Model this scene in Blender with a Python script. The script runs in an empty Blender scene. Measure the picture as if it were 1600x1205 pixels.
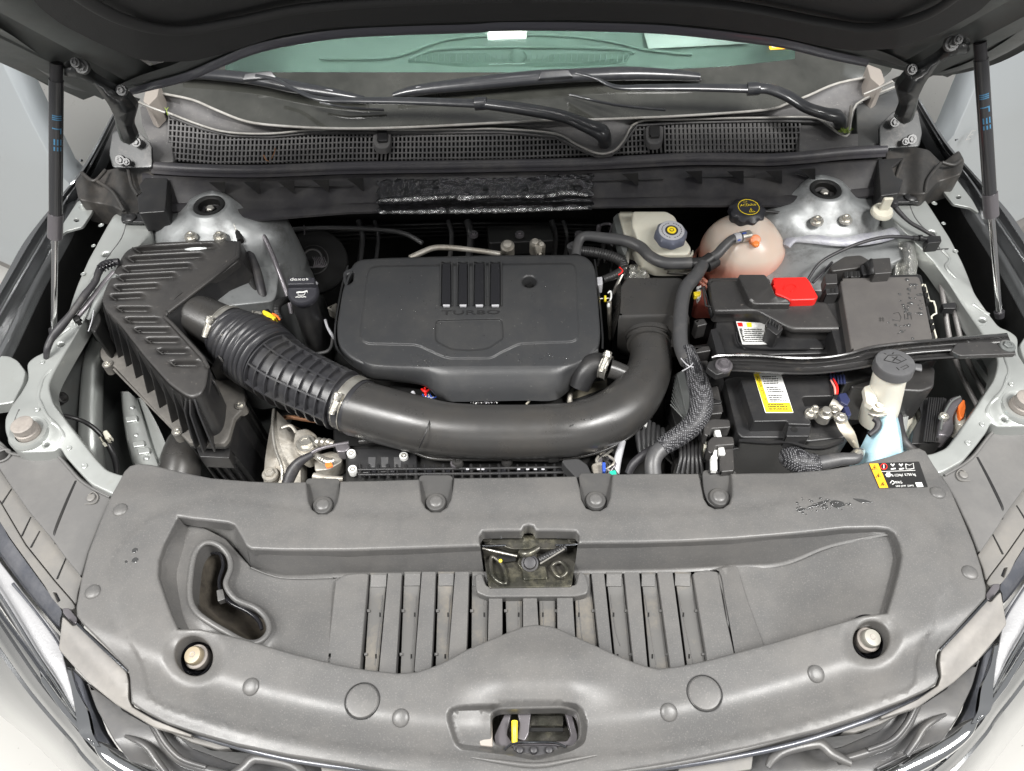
import bpy, bmesh, math, random
from math import radians, sin, cos, pi, hypot, atan2
from mathutils import Vector, Matrix, noise
from mathutils.geometry import delaunay_2d_cdt
random.seed(7)
S = bpy.context.scene
COL = S.collection
# ---------------------------------------------------------------- camera
FPX = 1200.0; PITCH = radians(52); ROLL = radians(1.5); H = 0.98
cam = bpy.data.cameras.new('camera'); camo = bpy.data.objects.new('camera', cam); COL.objects.link(camo)
cam.sensor_width = 36; cam.lens = 36*FPX/1600; cam.clip_end = 200; cam.clip_start = 0.02
_R = Matrix.Rotation(pi/2-PITCH, 4, 'X') @ Matrix.Rotation(-ROLL, 4, 'Z')
camo.matrix_world = Matrix.Translation((0, 0, H)) @ _R
S.camera = camo
# ---------------------------------------------------------------- world
w = bpy.data.worlds.new('World'); S.world = w; w.use_nodes = True
bg = w.node_tree.nodes['Background']; bg.inputs[0].default_value = (0.97, 0.985, 1.0, 1); bg.inputs[1].default_value = 0.27
# ---------------------------------------------------------------- ceiling lamps of the service bay and an added front fill
def area(name, loc, aim, sx, sy, power, col=(1, 0.985, 0.96)):
    l = bpy.data.lights.new(name, 'AREA'); l.shape = 'RECTANGLE'; l.size = sx; l.size_y = sy; l.energy = power; l.color = col
    o = bpy.data.objects.new(name, l); COL.objects.link(o); o.location = loc
    o.rotation_euler = (Vector(aim)-Vector(loc)).to_track_quat('-Z', 'Y').to_euler()
    return o
area('ceiling_lamp', (-1.25, -0.15, 2.6), (0, 0.35, 0), 0.9, 0.35, 96)
area('ceiling_lamp', (1.3, -0.15, 2.6), (0, 0.35, 0), 0.9, 0.35, 96)
area('ceiling_lamp', (-2.2, -0.25, 2.3), (-0.1, 0.5, 0), 0.5, 1.5, 62)
area('ceiling_lamp', (2.2, -0.25, 2.3), (0.1, 0.5, 0), 0.5, 1.5, 62)
area('ceiling_lamp', (0.0, 1.62, 2.6), (0.0, 1.62, 0), 0.30, 0.08, 4)
area('front_fill', (0.0, -2.3, 2.0), (0, 0.6, 0), 2.2, 0.3, 10)  # added fill without a real fixture, lifts the front-facing surfaces
S.view_settings.view_transform = 'Standard'; S.view_settings.look = 'None'; S.view_settings.gamma = 1; S.view_settings.exposure = 0.12
S.view_settings.use_curve_mapping = False
S.cycles.max_bounces = 8

# ---------------------------------------------------------------- geometry helpers
# points of an outline are given on the photograph's own 1600x1205 grid together with the real height z (metres)
# of the surface they lie on; P() turns them into world metres
_r3 = _R.to_3x3(); CP = Vector((0, 0, H))
def ray(u, v): return _r3 @ Vector(((u-800)/FPX, (602.5-v)/FPX, -1))
def P(u, v, z):
    d = ray(u, v); return CP + d*((z-H)/d.z)
def PY(u, v, y):
    d = ray(u, v); return CP + d*(y/d.y)
def PP(u, v, p, n):
    d = ray(u, v); n = Vector(n); return CP + d*((Vector(p)-CP).dot(n)/d.dot(n))
X0 = 0.019
def mirp(p): return Vector((2*X0-p[0], p[1], p[2]))
_W = camo.matrix_world.inverted()
def UV(p):
    q = _W @ Vector(p); return (800+FPX*q.x/-q.z, 602.5-FPX*q.y/-q.z)
def zs(p, z): return p[2] if len(p) > 2 else (z(p[0], p[1]) if callable(z) else z)
def rnd(pts, r, k=4, closed=True):
    out = []; n = len(pts)
    for i, p in enumerate(pts):
        if not closed and i in (0, n-1): out.append(tuple(p)); continue
        a = Vector(pts[i-1]); b = Vector(p); c = Vector(pts[(i+1) % n])
        la = (a-b).length; lc = (c-b).length
        ra = min(r, la*.48); rc = min(r, lc*.48)
        s = b+(a-b)/max(la, 1e-6)*ra; e = b+(c-b)/max(lc, 1e-6)*rc
        for j in range(k+1):
            t = j/k; out.append(tuple(s*(1-t)**2 + b*2*t*(1-t) + e*t*t))
    return out
def cr(pts, n=6, closed=False):
    P_ = [Vector(p) for p in pts]; m = len(P_); out = []
    rng = m if closed else m-1
    for i in range(rng):
        if closed: a, b, c, d = P_[i-1], P_[i], P_[(i+1) % m], P_[(i+2) % m]
        else: a, b, c, d = P_[max(i-1, 0)], P_[i], P_[i+1], P_[min(i+2, m-1)]
        for j in range(n):
            t = j/n
            out.append(0.5*((2*b)+(c-a)*t+(2*a-5*b+4*c-d)*t*t+(3*b-a-3*c+d)*t**3))
    if not closed: out.append(P_[-1])
    return [tuple(p) for p in out]
def dens(pts, step):
    out = []; n = len(pts)
    for i in range(n):
        a = Vector(pts[i]); b = Vector(pts[(i+1) % n]); L = (b-a).length
        if L < 1e-4: continue
        k = max(1, int(L/step))
        for j in range(k): out.append(tuple(a+(b-a)*j/k))
    return out
def area2(p): return sum(p[i-1][0]*p[i][1]-p[i][0]*p[i-1][1] for i in range(len(p)))
def offs(pts, d):
    """grow a closed loop by d px (d<0 shrinks)"""
    s = 1 if area2(pts) > 0 else -1; n = len(pts); out = []
    for i in range(n):
        a = Vector(pts[i-1][:2]); b = Vector(pts[i][:2]); c = Vector(pts[(i+1) % n][:2])
        t1 = (b-a); t2 = (c-b)
        if t1.length < 1e-6: t1 = t2
        if t2.length < 1e-6: t2 = t1
        t1 = t1.normalized(); t2 = t2.normalized()
        n1 = Vector((t1.y, -t1.x))*s; n2 = Vector((t2.y, -t2.x))*s
        m = n1+n2
        if m.length < 1e-3: m = n1
        m.normalize(); k = min(1/max(m.dot(n1), 0.4), 1.8)
        q = b+m*d*k
        out.append((q.x, q.y)+tuple(pts[i][2:]))
    return out
def inside(x, y, poly):
    c = False; n = len(poly); j = n-1
    for i in range(n):
        yi = poly[i][1]; yj = poly[j][1]
        if (yi > y) != (yj > y) and x < (poly[j][0]-poly[i][0])*(y-yi)/(yj-yi)+poly[i][0]: c = not c
        j = i
    return c
def sdist(x, y, poly):
    best = 1e9; n = len(poly)
    for i in range(n):
        ax, ay = poly[i-1][:2]; bx, by = poly[i][:2]
        dx = bx-ax; dy = by-ay; L = dx*dx+dy*dy
        t = 0 if L == 0 else max(0, min(1, ((x-ax)*dx+(y-ay)*dy)/L))
        d = (x-ax-t*dx)**2+(y-ay-t*dy)**2
        if d < best: best = d
    best = math.sqrt(best)
    return best if inside(x, y, poly) else -best
def sstep(a, b, x):
    t = max(0, min(1, (x-a)/(b-a))); return t*t*(3-2*t)

# ---------------------------------------------------------------- linking, naming
def tag(o, label, cat, group=None, kind=None):
    if label: o['label'] = label
    if cat: o['category'] = cat
    if group: o['group'] = group
    if kind: o['kind'] = kind
    return o
def thing(name, loc, label, cat, group=None):
    o = bpy.data.objects.new(name, None); COL.objects.link(o); o.empty_display_size = .05
    o.location = loc if not isinstance(loc, tuple) or len(loc) == 3 else loc
    return tag(o, label, cat, group)
def link(name, me, parent=None, loc=None, rot=None):
    o = bpy.data.objects.new(name, me); COL.objects.link(o)
    M = Matrix.Translation(loc) if loc is not None else Matrix.Identity(4)
    if rot is not None: M = M @ rot
    if parent is not None:
        o.parent = parent
        root = parent; T = Vector(parent.location)
        if parent.parent is not None: T = Vector((0, 0, 0)); o.matrix_parent_inverse = gm(parent).inverted()
        else: o.matrix_parent_inverse = parent.matrix_basis.inverted() if parent.type != 'EMPTY' else Matrix.Translation(parent.location).inverted()
    o.matrix_basis = M
    return o
def gm(o):
    if o.parent is None:
        return o.matrix_basis if o.type != 'EMPTY' else Matrix.Translation(o.location)
    return gm(o.parent) @ o.matrix_parent_inverse @ o.matrix_basis
def finish(bm, name, m, parent=None, ang=38, weld=True, wn=True, loc=None, rot=None, flip=False):
    if weld: bmesh.ops.remove_doubles(bm, verts=bm.verts, dist=1e-6)
    bmesh.ops.recalc_face_normals(bm, faces=bm.faces)
    me = bpy.data.meshes.new(name); bm.to_mesh(me); bm.free()
    me.materials.append(m)
    for p in me.polygons: p.use_smooth = True
    me.set_sharp_from_angle(angle=radians(ang))
    o = link(name, me, parent, loc, rot)
    if wn:
        md = o.modifiers.new('wn', 'WEIGHTED_NORMAL'); md.keep_sharp = True
    return o
def bevel(bm, off, seg=2, ang=30):
    bmesh.ops.remove_doubles(bm, verts=bm.verts, dist=1e-6)
    bmesh.ops.recalc_face_normals(bm, faces=bm.faces)
    ed = [e for e in bm.edges if len(e.link_faces) == 2 and e.calc_face_angle(0) > radians(ang)]
    if ed: bmesh.ops.bevel(bm, geom=ed, offset=off, segments=seg, profile=.5, affect='EDGES', clamp_overlap=True)
def mirror_bm(bm):
    for v in bm.verts: v.co = mirp(v.co)
    bmesh.ops.reverse_faces(bm, faces=bm.faces)

EXTRA = []
def sheet_bm(outer, z=0.0, holes=(), step=None, rim=3, drop=0.02, hdrop=None, fr=None, dstep=None, k=3, bottom=False, PF=None, taper=0):
    """top skin over an outline (with holes), rounded edges and skirts going down"""
    PF = PF or P
    bm = bmesh.new()
    ds = dstep or (step or 14)
    outer = dens(outer, ds); holes = [dens(h, ds*.7) for h in holes]
    loops = [outer]+holes
    pts = []; edges = []
    rim_h = [offs(h, rim) for h in holes]; rim_o = offs(outer, -rim)
    zz = {}
    for L in [rim_o]+rim_h:
        s = len(pts)
        for i, p in enumerate(L): pts.append(Vector(p[:2])); edges.append((s+i, s+(i+1) % len(L)))
    hsh = {}
    for p in EXTRA: hsh.setdefault((int(p[0]//6), int(p[1]//6)), []).append(p)
    def nearx(x, y):
        a, b = int(x//6), int(y//6)
        return any(abs(p[0]-x)+abs(p[1]-y) < 5 for i in (-1, 0, 1) for j in (-1, 0, 1) for p in hsh.get((a+i, b+j), ()))
    if step:
        us = [p[0] for p in outer]; vs = [p[1] for p in outer]
        y = min(vs); r = 0
        while y < max(vs):
            x = min(us)+(r % 2)*step/2
            while x < max(us):
                d = sdist(x, y, rim_o)
                if d > step*.4 and not (hsh and nearx(x, y)) and all(sdist(x, y, h) < -step*.4 for h in rim_h): pts.append(Vector((x, y)))
                x += step
            y += step*.87; r += 1
    V, E_, F_, ov, oe, of = delaunay_2d_cdt(pts, edges, [], 0, 1e-4)
    # heights: loop points may carry their own z
    zl = {}
    for L in [rim_o]+rim_h:
        for p in L:
            if len(p) > 2: zl[(round(p[0], 2), round(p[1], 2))] = p[2]
    def zat(x, y):
        if (round(x, 2), round(y, 2)) in zl: return zl[(round(x, 2), round(y, 2))]
        if callable(z): return z(x, y)
        return z
    bv = [bm.verts.new(PF(v.x, v.y, zat(v.x, v.y))) for v in V]
    for f in F_:
        cx = sum(V[i].x for i in f)/len(f); cy = sum(V[i].y for i in f)/len(f)
        if inside(cx, cy, rim_o) and not any(inside(cx, cy, h) for h in rim_h):
            try: bm.faces.new([bv[i] for i in f])
            except ValueError: pass
    frm = (fr if fr is not None else rim*0.001)
    def skirt(base, outd, dr):
        # base: rim loop ; outd: sign of growth toward the edge
        rows = []
        for j in range(k+1):
            a = pi/2*j/k
            L = offs(base, outd*rim*sin(a)) if j else base
            rows.append([PF(p[0], p[1], (zl.get((round(b[0], 2), round(b[1], 2))) if len(b) > 2 else zat(b[0], b[1]))) - Vector((0, 0, frm*(1-cos(a)))) for p, b in zip(L, base)])
        if dr > 0:
            c = sum(rows[-1], Vector())/len(rows[-1])
            rows.append([p+Vector(((p.x-c.x)*taper, (p.y-c.y)*taper, -dr)) for p in rows[-1]])
        vr = [[bm.verts.new(p) for p in r] for r in rows]
        for a, b in zip(vr, vr[1:]):
            for i in range(len(a)):
                j = (i+1) % len(a)
                try: bm.faces.new((a[i], a[j], b[j], b[i]))
                except ValueError: pass
        return vr[-1]
    last = skirt(rim_o, 1, drop)
    if bottom and drop > 0:
        try: bm.faces.new(last)
        except ValueError: pass
    for h in rim_h: skirt(h, -1, hdrop if hdrop is not None else drop)
    return bm
def sheet(name, m, parent, outer, z=0.0, ang=50, **kw):
    return finish(sheet_bm(outer, z, **kw), name, m, parent, ang)
def tube_bm(pts, r=.01, seg=12, n=6, caps=True, corr=None, world=False, closed=False, flat=1.0, bm=None):
    """pts (u,v,z[,r]); corr=(period m, amplitude)"""
    bm = bm or bmesh.new()
    q = []
    for p in pts:
        w_ = Vector(p[:3]) if world else P(p[0], p[1], p[2])
        q.append((w_.x, w_.y, w_.z, p[3] if len(p) > 3 else r))
    c = [Vector(x) for x in cr(q, n, closed)] if len(q) > 2 else None
    if c is None:
        a, b = Vector(q[0]), Vector(q[1]); c = [a.lerp(b, i/n) for i in range(n+1)]
    if corr:
        L = 0; d = [c[0]]; fine = corr[0]/8; out = [c[0]]; acc = 0
        for a, b in zip(c, c[1:]):
            l = (b.xyz-a.xyz).length; k = max(1, int(l/fine))
            for i in range(1, k+1): out.append(a.lerp(b, i/k))
        L = 0; res = []
        for i, p in enumerate(out):
            if i: L += (p.xyz-out[i-1].xyz).length
            p = p.copy(); p.w += corr[1]*math.copysign(abs(sin(pi*L/corr[0]))**.7, 1); res.append(p)
        c = res
    up = Vector((0, 0, 1)); rings = []; prev = None
    for i, p in enumerate(c):
        if closed: t = c[(i+1) % len(c)].xyz-c[i-1].xyz
        else: t = c[min(i+1, len(c)-1)].xyz-c[max(i-1, 0)].xyz
        if t.length < 1e-9: t = Vector((1, 0, 0))
        t.normalize()
        if prev is None: a = t.cross(up if abs(t.z) < .9 else Vector((0, 1, 0))).normalized()
        else: a = (prev-t*prev.dot(t)).normalized()
        prev = a; b = t.cross(a)
        rings.append([bm.verts.new(p.xyz+(a*cos(2*pi*j/seg)+b*sin(2*pi*j/seg)*flat)*p.w) for j in range(seg)])
    m_ = len(rings)
    for i in range(m_ if closed else m_-1):
        A, B_ = rings[i], rings[(i+1) % m_]
        for j in range(seg): bm.faces.new((A[j], A[(j+1) % seg], B_[(j+1) % seg], B_[j]))
    if caps and not closed:
        bm.faces.new(rings[0][::-1]); bm.faces.new(rings[-1])
    return bm
def tube(name, m, parent, pts, r=.01, ang=60, **kw):
    return finish(tube_bm(pts, r, **kw), name, m, parent, ang, wn=False)
def loft_bm(rows, n=None, closed=False, world=False, k=5, bm=None):
    bm = bm or bmesh.new(); vr = []
    for r in rows:
        r = cr(r, k, closed) if n else r
        vr.append([bm.verts.new(Vector(p) if world else P(*p)) for p in r])
    for a, b in zip(vr, vr[1:]):
        L = len(a)
        for i in range(L if closed else L-1):
            j = (i+1) % L
            try: bm.faces.new((a[i], a[j], b[j], b[i]))
            except ValueError: pass
    return bm
def loft(name, m, parent, rows, n=None, closed=False, world=False, k=5, solid=0, ang=40, mirror=False, bev=0):
    bm = loft_bm(rows, n, closed, world, k)
    if bev: bevel(bm, bev, 2, 25)
    if mirror: mirror_bm(bm)
    o = finish(bm, name, m, parent, ang)
    if solid:
        md = o.modifiers.new('s', 'SOLIDIFY'); md.thickness = solid; md.offset = 0
    return o
def lathe_bm(prof, seg=28, star=None, bm=None, mtx=None, cap=True):
    """prof [(r,z)] top to bottom about local z ; star=(n, amp, zlo, zhi) gives lobes"""
    bm = bm or bmesh.new(); vr = []
    for r, z in prof:
        row = []
        for j in range(seg):
            a = 2*pi*j/seg; rr = r
            if star and star[2] <= z <= star[3]: rr = r*(1+star[1]*cos(star[0]*a))
            p = Vector((rr*cos(a), rr*sin(a), z)); row.append(bm.verts.new(mtx @ p if mtx else p))
        vr.append(row)
    for a, b in zip(vr, vr[1:]):
        for i in range(seg): bm.faces.new((a[i], b[i], b[(i+1) % seg], a[(i+1) % seg]))
    if cap: bm.faces.new(vr[0]); bm.faces.new(vr[-1][::-1])
    return bm
def axis_m(loc, axis=(0, 0, 1)):
    return Matrix.Translation(loc) @ Vector(axis).to_track_quat('Z', 'Y').to_matrix().to_4x4()
def lathe(name, m, parent, loc, prof, seg=28, axis=(0, 0, 1), star=None, ang=40, cap=True):
    bm = lathe_bm([(max(r, 1e-5), z) for r, z in prof], seg, star, cap=cap)
    o = finish(bm, name, m, parent, ang, loc=loc, rot=Vector(axis).to_track_quat('Z', 'Y').to_matrix().to_4x4())
    return o
def inst(name, src, parent, loc, axis=(0, 0, 1), s=1.0):
    o = link(name, src.data, parent, loc, Vector(axis).to_track_quat('Z', 'Y').to_matrix().to_4x4() @ Matrix.Scale(s, 4))
    return o
def txt_obj(name, s, m, parent, a, b, size, ex=.0004, z=None, PF=None, font_up=None):
    """text whose baseline runs from a to b (world points), letter height = size (m)"""
    cu = bpy.data.curves.new(name, 'FONT'); cu.body = s; cu.size = 1; cu.extrude = 0; cu.resolution_u = 2
    t = bpy.data.objects.new('tmp', cu); COL.objects.link(t)
    dg = bpy.context.evaluated_depsgraph_get(); me = bpy.data.meshes.new_from_object(t.evaluated_get(dg))
    bpy.data.objects.remove(t)
    me.name = name
    xs = [v.co.x for v in me.vertices]; ys = [v.co.y for v in me.vertices]
    x0, x1, y0, y1 = min(xs), max(xs), 0, 0.7
    X = (b-a); L = X.length; X = X.normalized(); N = font_up or Vector((0, 0, 1)); Y = N.cross(X).normalized()
    for v in me.vertices:
        v.co = a + X*((v.co.x-x0)/(x1-x0)*L) + Y*((v.co.y)/.7*size) + N*ex
    me.materials.append(m)
    return link(name, me, parent)

# ---------------------------------------------------------------- materials
def mat(name, col, rough=.5, metal=0, bump=None, var=None, spec=.5, coat=0, dust=None, trans=0, alpha=1, sss=0, speck=None, aniso=None, rvar=0.0):
    m = bpy.data.materials.new(name); m.use_nodes = True; nt = m.node_tree; N = nt.nodes; L = nt.links
    b = N['Principled BSDF']; b.inputs['Base Color'].default_value = (*col, 1); b.inputs['Roughness'].default_value = rough
    b.inputs['Metallic'].default_value = metal; b.inputs['Specular IOR Level'].default_value = spec; b.inputs['Coat Weight'].default_value = coat
    b.inputs['Coat Roughness'].default_value = .12
    b.inputs['Transmission Weight'].default_value = trans; b.inputs['Alpha'].default_value = alpha
    if sss: b.inputs['Subsurface Weight'].default_value = sss; b.inputs['Subsurface Radius'].default_value = (.02, .015, .012); b.inputs['Subsurface Scale'].default_value = .5
    tc = N.new('ShaderNodeTexCoord'); src = None
    def nz(scale, det=3, rough_=.6):
        n = N.new('ShaderNodeTexNoise'); n.inputs['Scale'].default_value = scale; n.inputs['Detail'].default_value = det; n.inputs['Roughness'].default_value = rough_
        L.new(tc.outputs['Object'], n.inputs['Vector']); return n.outputs['Fac']
    def ramp(f, a, b_):
        r = N.new('ShaderNodeMapRange'); r.inputs['From Min'].default_value = a; r.inputs['From Max'].default_value = b_; L.new(f, r.inputs['Value']); return r.outputs[0]
    def mix(f, A, B_):
        x = N.new('ShaderNodeMix'); x.data_type = 'RGBA'; L.new(f, x.inputs['Factor'])
        if isinstance(A, tuple): x.inputs['A'].default_value = (*A, 1)
        else: L.new(A, x.inputs['A'])
        x.inputs['B'].default_value = (*B_, 1); return x.outputs['Result']
    cur = tuple(col)
    if var: cur = mix(ramp(nz(var[0], 4), .35, .65), cur, var[1])
    if dust:   # (colour, scale, lo, hi)
        cur = mix(ramp(nz(dust[1], 8, .75), dust[2], dust[3]), cur, dust[0])
    if speck:  # small specks (colour, scale, lo, hi)
        cur = mix(ramp(nz(speck[1], 2, .5), speck[2], speck[3]), cur, speck[0])
    if not isinstance(cur, tuple): L.new(cur, b.inputs['Base Color'])
    if rvar:
        r = N.new('ShaderNodeMapRange'); L.new(nz(14, 6, .7), r.inputs['Value']); r.inputs['From Min'].default_value = .3; r.inputs['From Max'].default_value = .7
        r.inputs['To Min'].default_value = rough-rvar; r.inputs['To Max'].default_value = rough+rvar; L.new(r.outputs[0], b.inputs['Roughness'])
    if bump:
        bp = N.new('ShaderNodeBump'); bp.inputs['Strength'].default_value = bump[1]; bp.inputs['Distance'].default_value = bump[2] if len(bump) > 2 else .0006
        L.new(nz(bump[0], 3), bp.inputs['Height']); L.new(bp.outputs[0], b.inputs['Normal'])
    return m
M = {}
M['cover'] = mat('grained grey plastic', (.088, .087, .086), .4, bump=(900, .3, .0004), dust=((.125, .12, .114), 5, .42, .72), speck=((.135, .13, .125), 520, .56, .72), rvar=.08)
M['bk'] = mat('bulkhead plastic', (.022, .021, .024), .45, bump=(900, .3, .0003), dust=((.07, .066, .062), 10, .42, .8), rvar=.08)
M['blk'] = mat('satin black plastic', (.018, .018, .019), .4, bump=(1100, .3, .0003), dust=((.035, .033, .031), 14, .45, .8), rvar=.07)
M['engine'] = mat('charcoal moulded plastic', (.034, .035, .037), .37, bump=(1400, .35, .0003), dust=((.054, .053, .051), 11, .45, .8), speck=((.09, .09, .085), 210, .7, .76), rvar=.06)
M['airbox'] = mat('dusty charcoal plastic', (.03, .029, .029), .4, bump=(1000, .3, .0003), dust=((.05, .047, .044), 10, .4, .75), speck=((.11, .1, .09), 180, .7, .76), rvar=.06)
M['flange'] = mat('dusty brown grey plastic', (.095, .09, .083), .62, bump=(1000, .3, .0003), dust=((.15, .14, .126), 20, .4, .7))
M['lidm'] = mat('fuse lid plastic', (.075, .07, .068), .42, bump=(1000, .3, .0003), dust=((.1, .094, .088), 10, .4, .75), rvar=.05)  # lighter than the box plastic: the light on the lid is in the colour
M['duct'] = mat('blow moulded black plastic', (.036, .035, .034), .31, bump=(700, .25, .0003), dust=((.05, .046, .041), 12, .45, .8), rvar=.08)
M['rubber'] = mat('black rubber', (.024, .023, .026), .5, bump=(500, .25, .0004), dust=((.08, .075, .068), 18, .5, .8), rvar=.08)
M['seal'] = mat('cowl seal rubber', (.05, .048, .055), .45, bump=(600, .2, .0003), dust=((.1, .095, .09), 16, .45, .8), rvar=.06)
M['cowl'] = mat('weathered cowl plastic', (.1, .098, .1), .6, bump=(900, .3, .0004), dust=((.16, .155, .15), 12, .4, .75), speck=((.22, .21, .2), 220, .66, .74))
M['trim'] = mat('pale edge trim', (.36, .35, .33), .5, dust=((.22, .21, .19), 25, .4, .7))
M['dark'] = mat('dark plastic', (.009, .009, .009), .5, bump=(300, .3, .0005), dust=((.026, .024, .021), 12, .5, .8))
M['void'] = mat('deep gap shade', (.007, .007, .007), .8, spec=.3)  # near-black colour stands in for the shade of deep gaps and recesses
M['gloss'] = mat('gloss black', (.012, .012, .014), .12, dust=((.05, .05, .05), 30, .6, .85))
M['paint'] = mat('silver grey paint', (.43, .445, .43), .34, .5, bump=(60, .08, .0006), coat=.4, var=(5, (.36, .375, .362)), dust=((.34, .33, .3), 22, .58, .85), rvar=.08)
M['paintd'] = mat('shade darkened bay paint', (.15, .16, .157), .5, .3, bump=(40, .1, .0008), var=(6, (.12, .125, .122)), dust=((.14, .13, .12), 18, .5, .85), rvar=.1)  # darker copy of the bay paint, the wheelhouse shade is in its colour
M['body'] = mat('glossy silver body paint', (.17, .175, .18), .24, .65, coat=.8, bump=(900, .02, .0002), dust=((.5, .5, .48), 40, .7, .9))
M['doorp'] = mat('silver blue door paint', (.40, .43, .45), .35, .3, coat=.6)
M['tower'] = mat('strut tower steel', (.34, .35, .352), .46, .5, bump=(30, .3, .0025), var=(9, (.25, .26, .262)), dust=((.1, .095, .09), 20, .5, .8), rvar=.1)
M['sealer'] = mat('brushed seam sealer', (.36, .365, .38), .5, .3, bump=(260, .6, .0012), var=(60, (.28, .28, .32)))
M['steel'] = mat('zinc plated steel', (.6, .58, .53), .35, .85, bump=(120, .2, .0006), dust=((.3, .27, .22), 60, .5, .8), rvar=.12)
M['alu'] = mat('cast aluminium', (.42, .4, .36), .5, .55, bump=(140, .5, .0015), dust=((.2, .17, .13), 22, .4, .75), rvar=.1)
M['chrome'] = mat('chrome', (.8, .81, .82), .08, 1)
M['chromed'] = mat('dark chrome', (.32, .33, .35), .15, 1)
M['white'] = mat('off white plastic', (.6, .58, .49), .4, sss=.15, bump=(80, .1, .0004), dust=((.5, .47, .38), 20, .5, .85))
M['liner'] = mat('hood insulation', (.026, .026, .027), .75, bump=(500, .5, .0006))
M['red'] = mat('red plastic', (.72, .018, .014), .4, bump=(500, .1, .0003))
M['orange'] = mat('orange stain', (.85, .18, .03), .5)
M['yellow'] = mat('yellow print', (.9, .68, .02), .5)
M['amber'] = mat('amber print', (.95, .45, .02), .5)
M['wprint'] = mat('white print', (.75, .75, .73), .5)
M['kprint'] = mat('black print', (.02, .02, .02), .5)
M['gprint'] = mat('grey print', (.42, .42, .44), .5)
M['bprint'] = mat('blue print', (.05, .17, .3), .5)
M['ylw'] = mat('yellow plastic', (.85, .65, .03), .4)
M['blue'] = mat('blue plastic', (.03, .08, .4), .4)
M['green'] = mat('teal plastic', (.02, .4, .28), .4)
M['tank'] = mat('cloudy coolant tank plastic', (.64, .46, .36), .28, sss=.5, var=(5, (.6, .52, .45)), bump=(30, .1, .001))
M['washer'] = mat('pale blue washer tank plastic', (.5, .74, .84), .3, sss=.3)
M['foil'] = mat('crinkled black foil', (.06, .06, .065), .13, .8, bump=(110, .9, .0025), var=(60, (.03, .03, .03)))
M['foils'] = mat('crinkled silver foil', (.7, .7, .67), .25, .85, bump=(160, 1.0, .004), dust=((.3, .29, .26), 40, .5, .8))
M['brace'] = mat('glossy dark brace paint', (.035, .034, .034), .16, .2, coat=.6, bump=(26, .25, .002), dust=((.14, .12, .09), 22, .56, .85), rvar=.06)
M['floor'] = mat('pale garage floor', (.62, .61, .58), .55, dust=((.45, .43, .38), 12, .6, .8), speck=((.2, .19, .16), 60, .72, .75))
M['lens'] = mat('headlight lens', (.55, .57, .6), .1, .3, coat=1)
M['wet'] = mat('water on plastic', (.04, .04, .04), .1, coat=1, spec=.8)
M['beige'] = mat('beige dusty panel', (.3, .27, .24), .55, .1, bump=(300, .1, .0003), dust=((.28, .25, .23), 12, .4, .8))
M['rod'] = mat('polished rod', (.75, .74, .74), .12, 1)
M['braid'] = None
def braid():
    m = mat('braided sleeve', (.03, .03, .034), .45); nt = m.node_tree; N = nt.nodes; L = nt.links; b = N['Principled BSDF']
    tc = N.new('ShaderNodeTexCoord'); ck = N.new('ShaderNodeTexVoronoi'); ck.inputs['Scale'].default_value = 330; ck.inputs['Randomness'].default_value = .25
    L.new(tc.outputs['Object'], ck.inputs['Vector'])
    r = N.new('ShaderNodeMapRange'); r.inputs['From Min'].default_value = .25; r.inputs['From Max'].default_value = .5; r.inputs['To Min'].default_value = 0; r.inputs['To Max'].default_value = 1
    L.new(ck.outputs['Distance'], r.inputs['Value'])
    x = N.new('ShaderNodeMix'); x.data_type = 'RGBA'; x.inputs['A'].default_value = (.2, .2, .21, 1); x.inputs['B'].default_value = (.015, .015, .017, 1)
    L.new(r.outputs[0], x.inputs['Factor']); L.new(x.outputs['Result'], b.inputs['Base Color'])
    bp = N.new('ShaderNodeBump'); bp.inputs['Distance'].default_value = .001; bp.invert = True; L.new(r.outputs[0], bp.inputs['Height']); L.new(bp.outputs[0], b.inputs['Normal'])
    return m
M['braid'] = braid()
def fluidm():
    m = M['tank']; nt = m.node_tree; N = nt.nodes; L = nt.links; b = N['Principled BSDF']
    g = N.new('ShaderNodeNewGeometry'); s = N.new('ShaderNodeSeparateXYZ'); L.new(g.outputs['Position'], s.inputs[0])
    r = N.new('ShaderNodeMapRange'); r.inputs['From Min'].default_value = -.012; r.inputs['From Max'].default_value = .018; L.new(s.outputs['Z'], r.inputs['Value'])
    x = N.new('ShaderNodeMix'); x.data_type = 'RGBA'; x.inputs['A'].default_value = (.62, .27, .2, 1); L.new(r.outputs[0], x.inputs['Factor'])
    old = b.inputs['Base Color'].links[0].from_socket; L.new(old, x.inputs['B']); L.new(x.outputs['Result'], b.inputs['Base Color'])
fluidm()
def glassm():
    m = mat('green tinted windscreen glass', (.70, .83, .785), .03, trans=1); m.node_tree.nodes['Principled BSDF'].inputs['IOR'].default_value = 1.45
    return m
M['glass'] = glassm()
# shared small hardware
def hexbolt(name, parent, u, v, z, r=.008, h=.006, axis=(0, 0, 1), m=None, washer=True, world=None):
    loc = world if world is not None else P(u, v, z)
    bm = bmesh.new()
    hx = [(1e-5, h), (r*.85, h), (r, h-.0012), (r, .0015)]
    vr = []
    bm = lathe_bm([(r*.5, h-.0015), (r*.55, h), (r*.86, h), (r, h*.8), (r, .001)], 6)
    if washer: lathe_bm([(1e-5, .0022), (r*1.45, .0022), (r*1.55, .001), (r*1.55, -.004)], 20, bm=bm)
    else: lathe_bm([(r*1.2, .001), (r*1.2, -.004)], 16, bm=bm)
    return finish(bm, name, m or M['steel'], parent, 30, loc=loc, rot=Vector(axis).to_track_quat('Z', 'Y').to_matrix().to_4x4())
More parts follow.
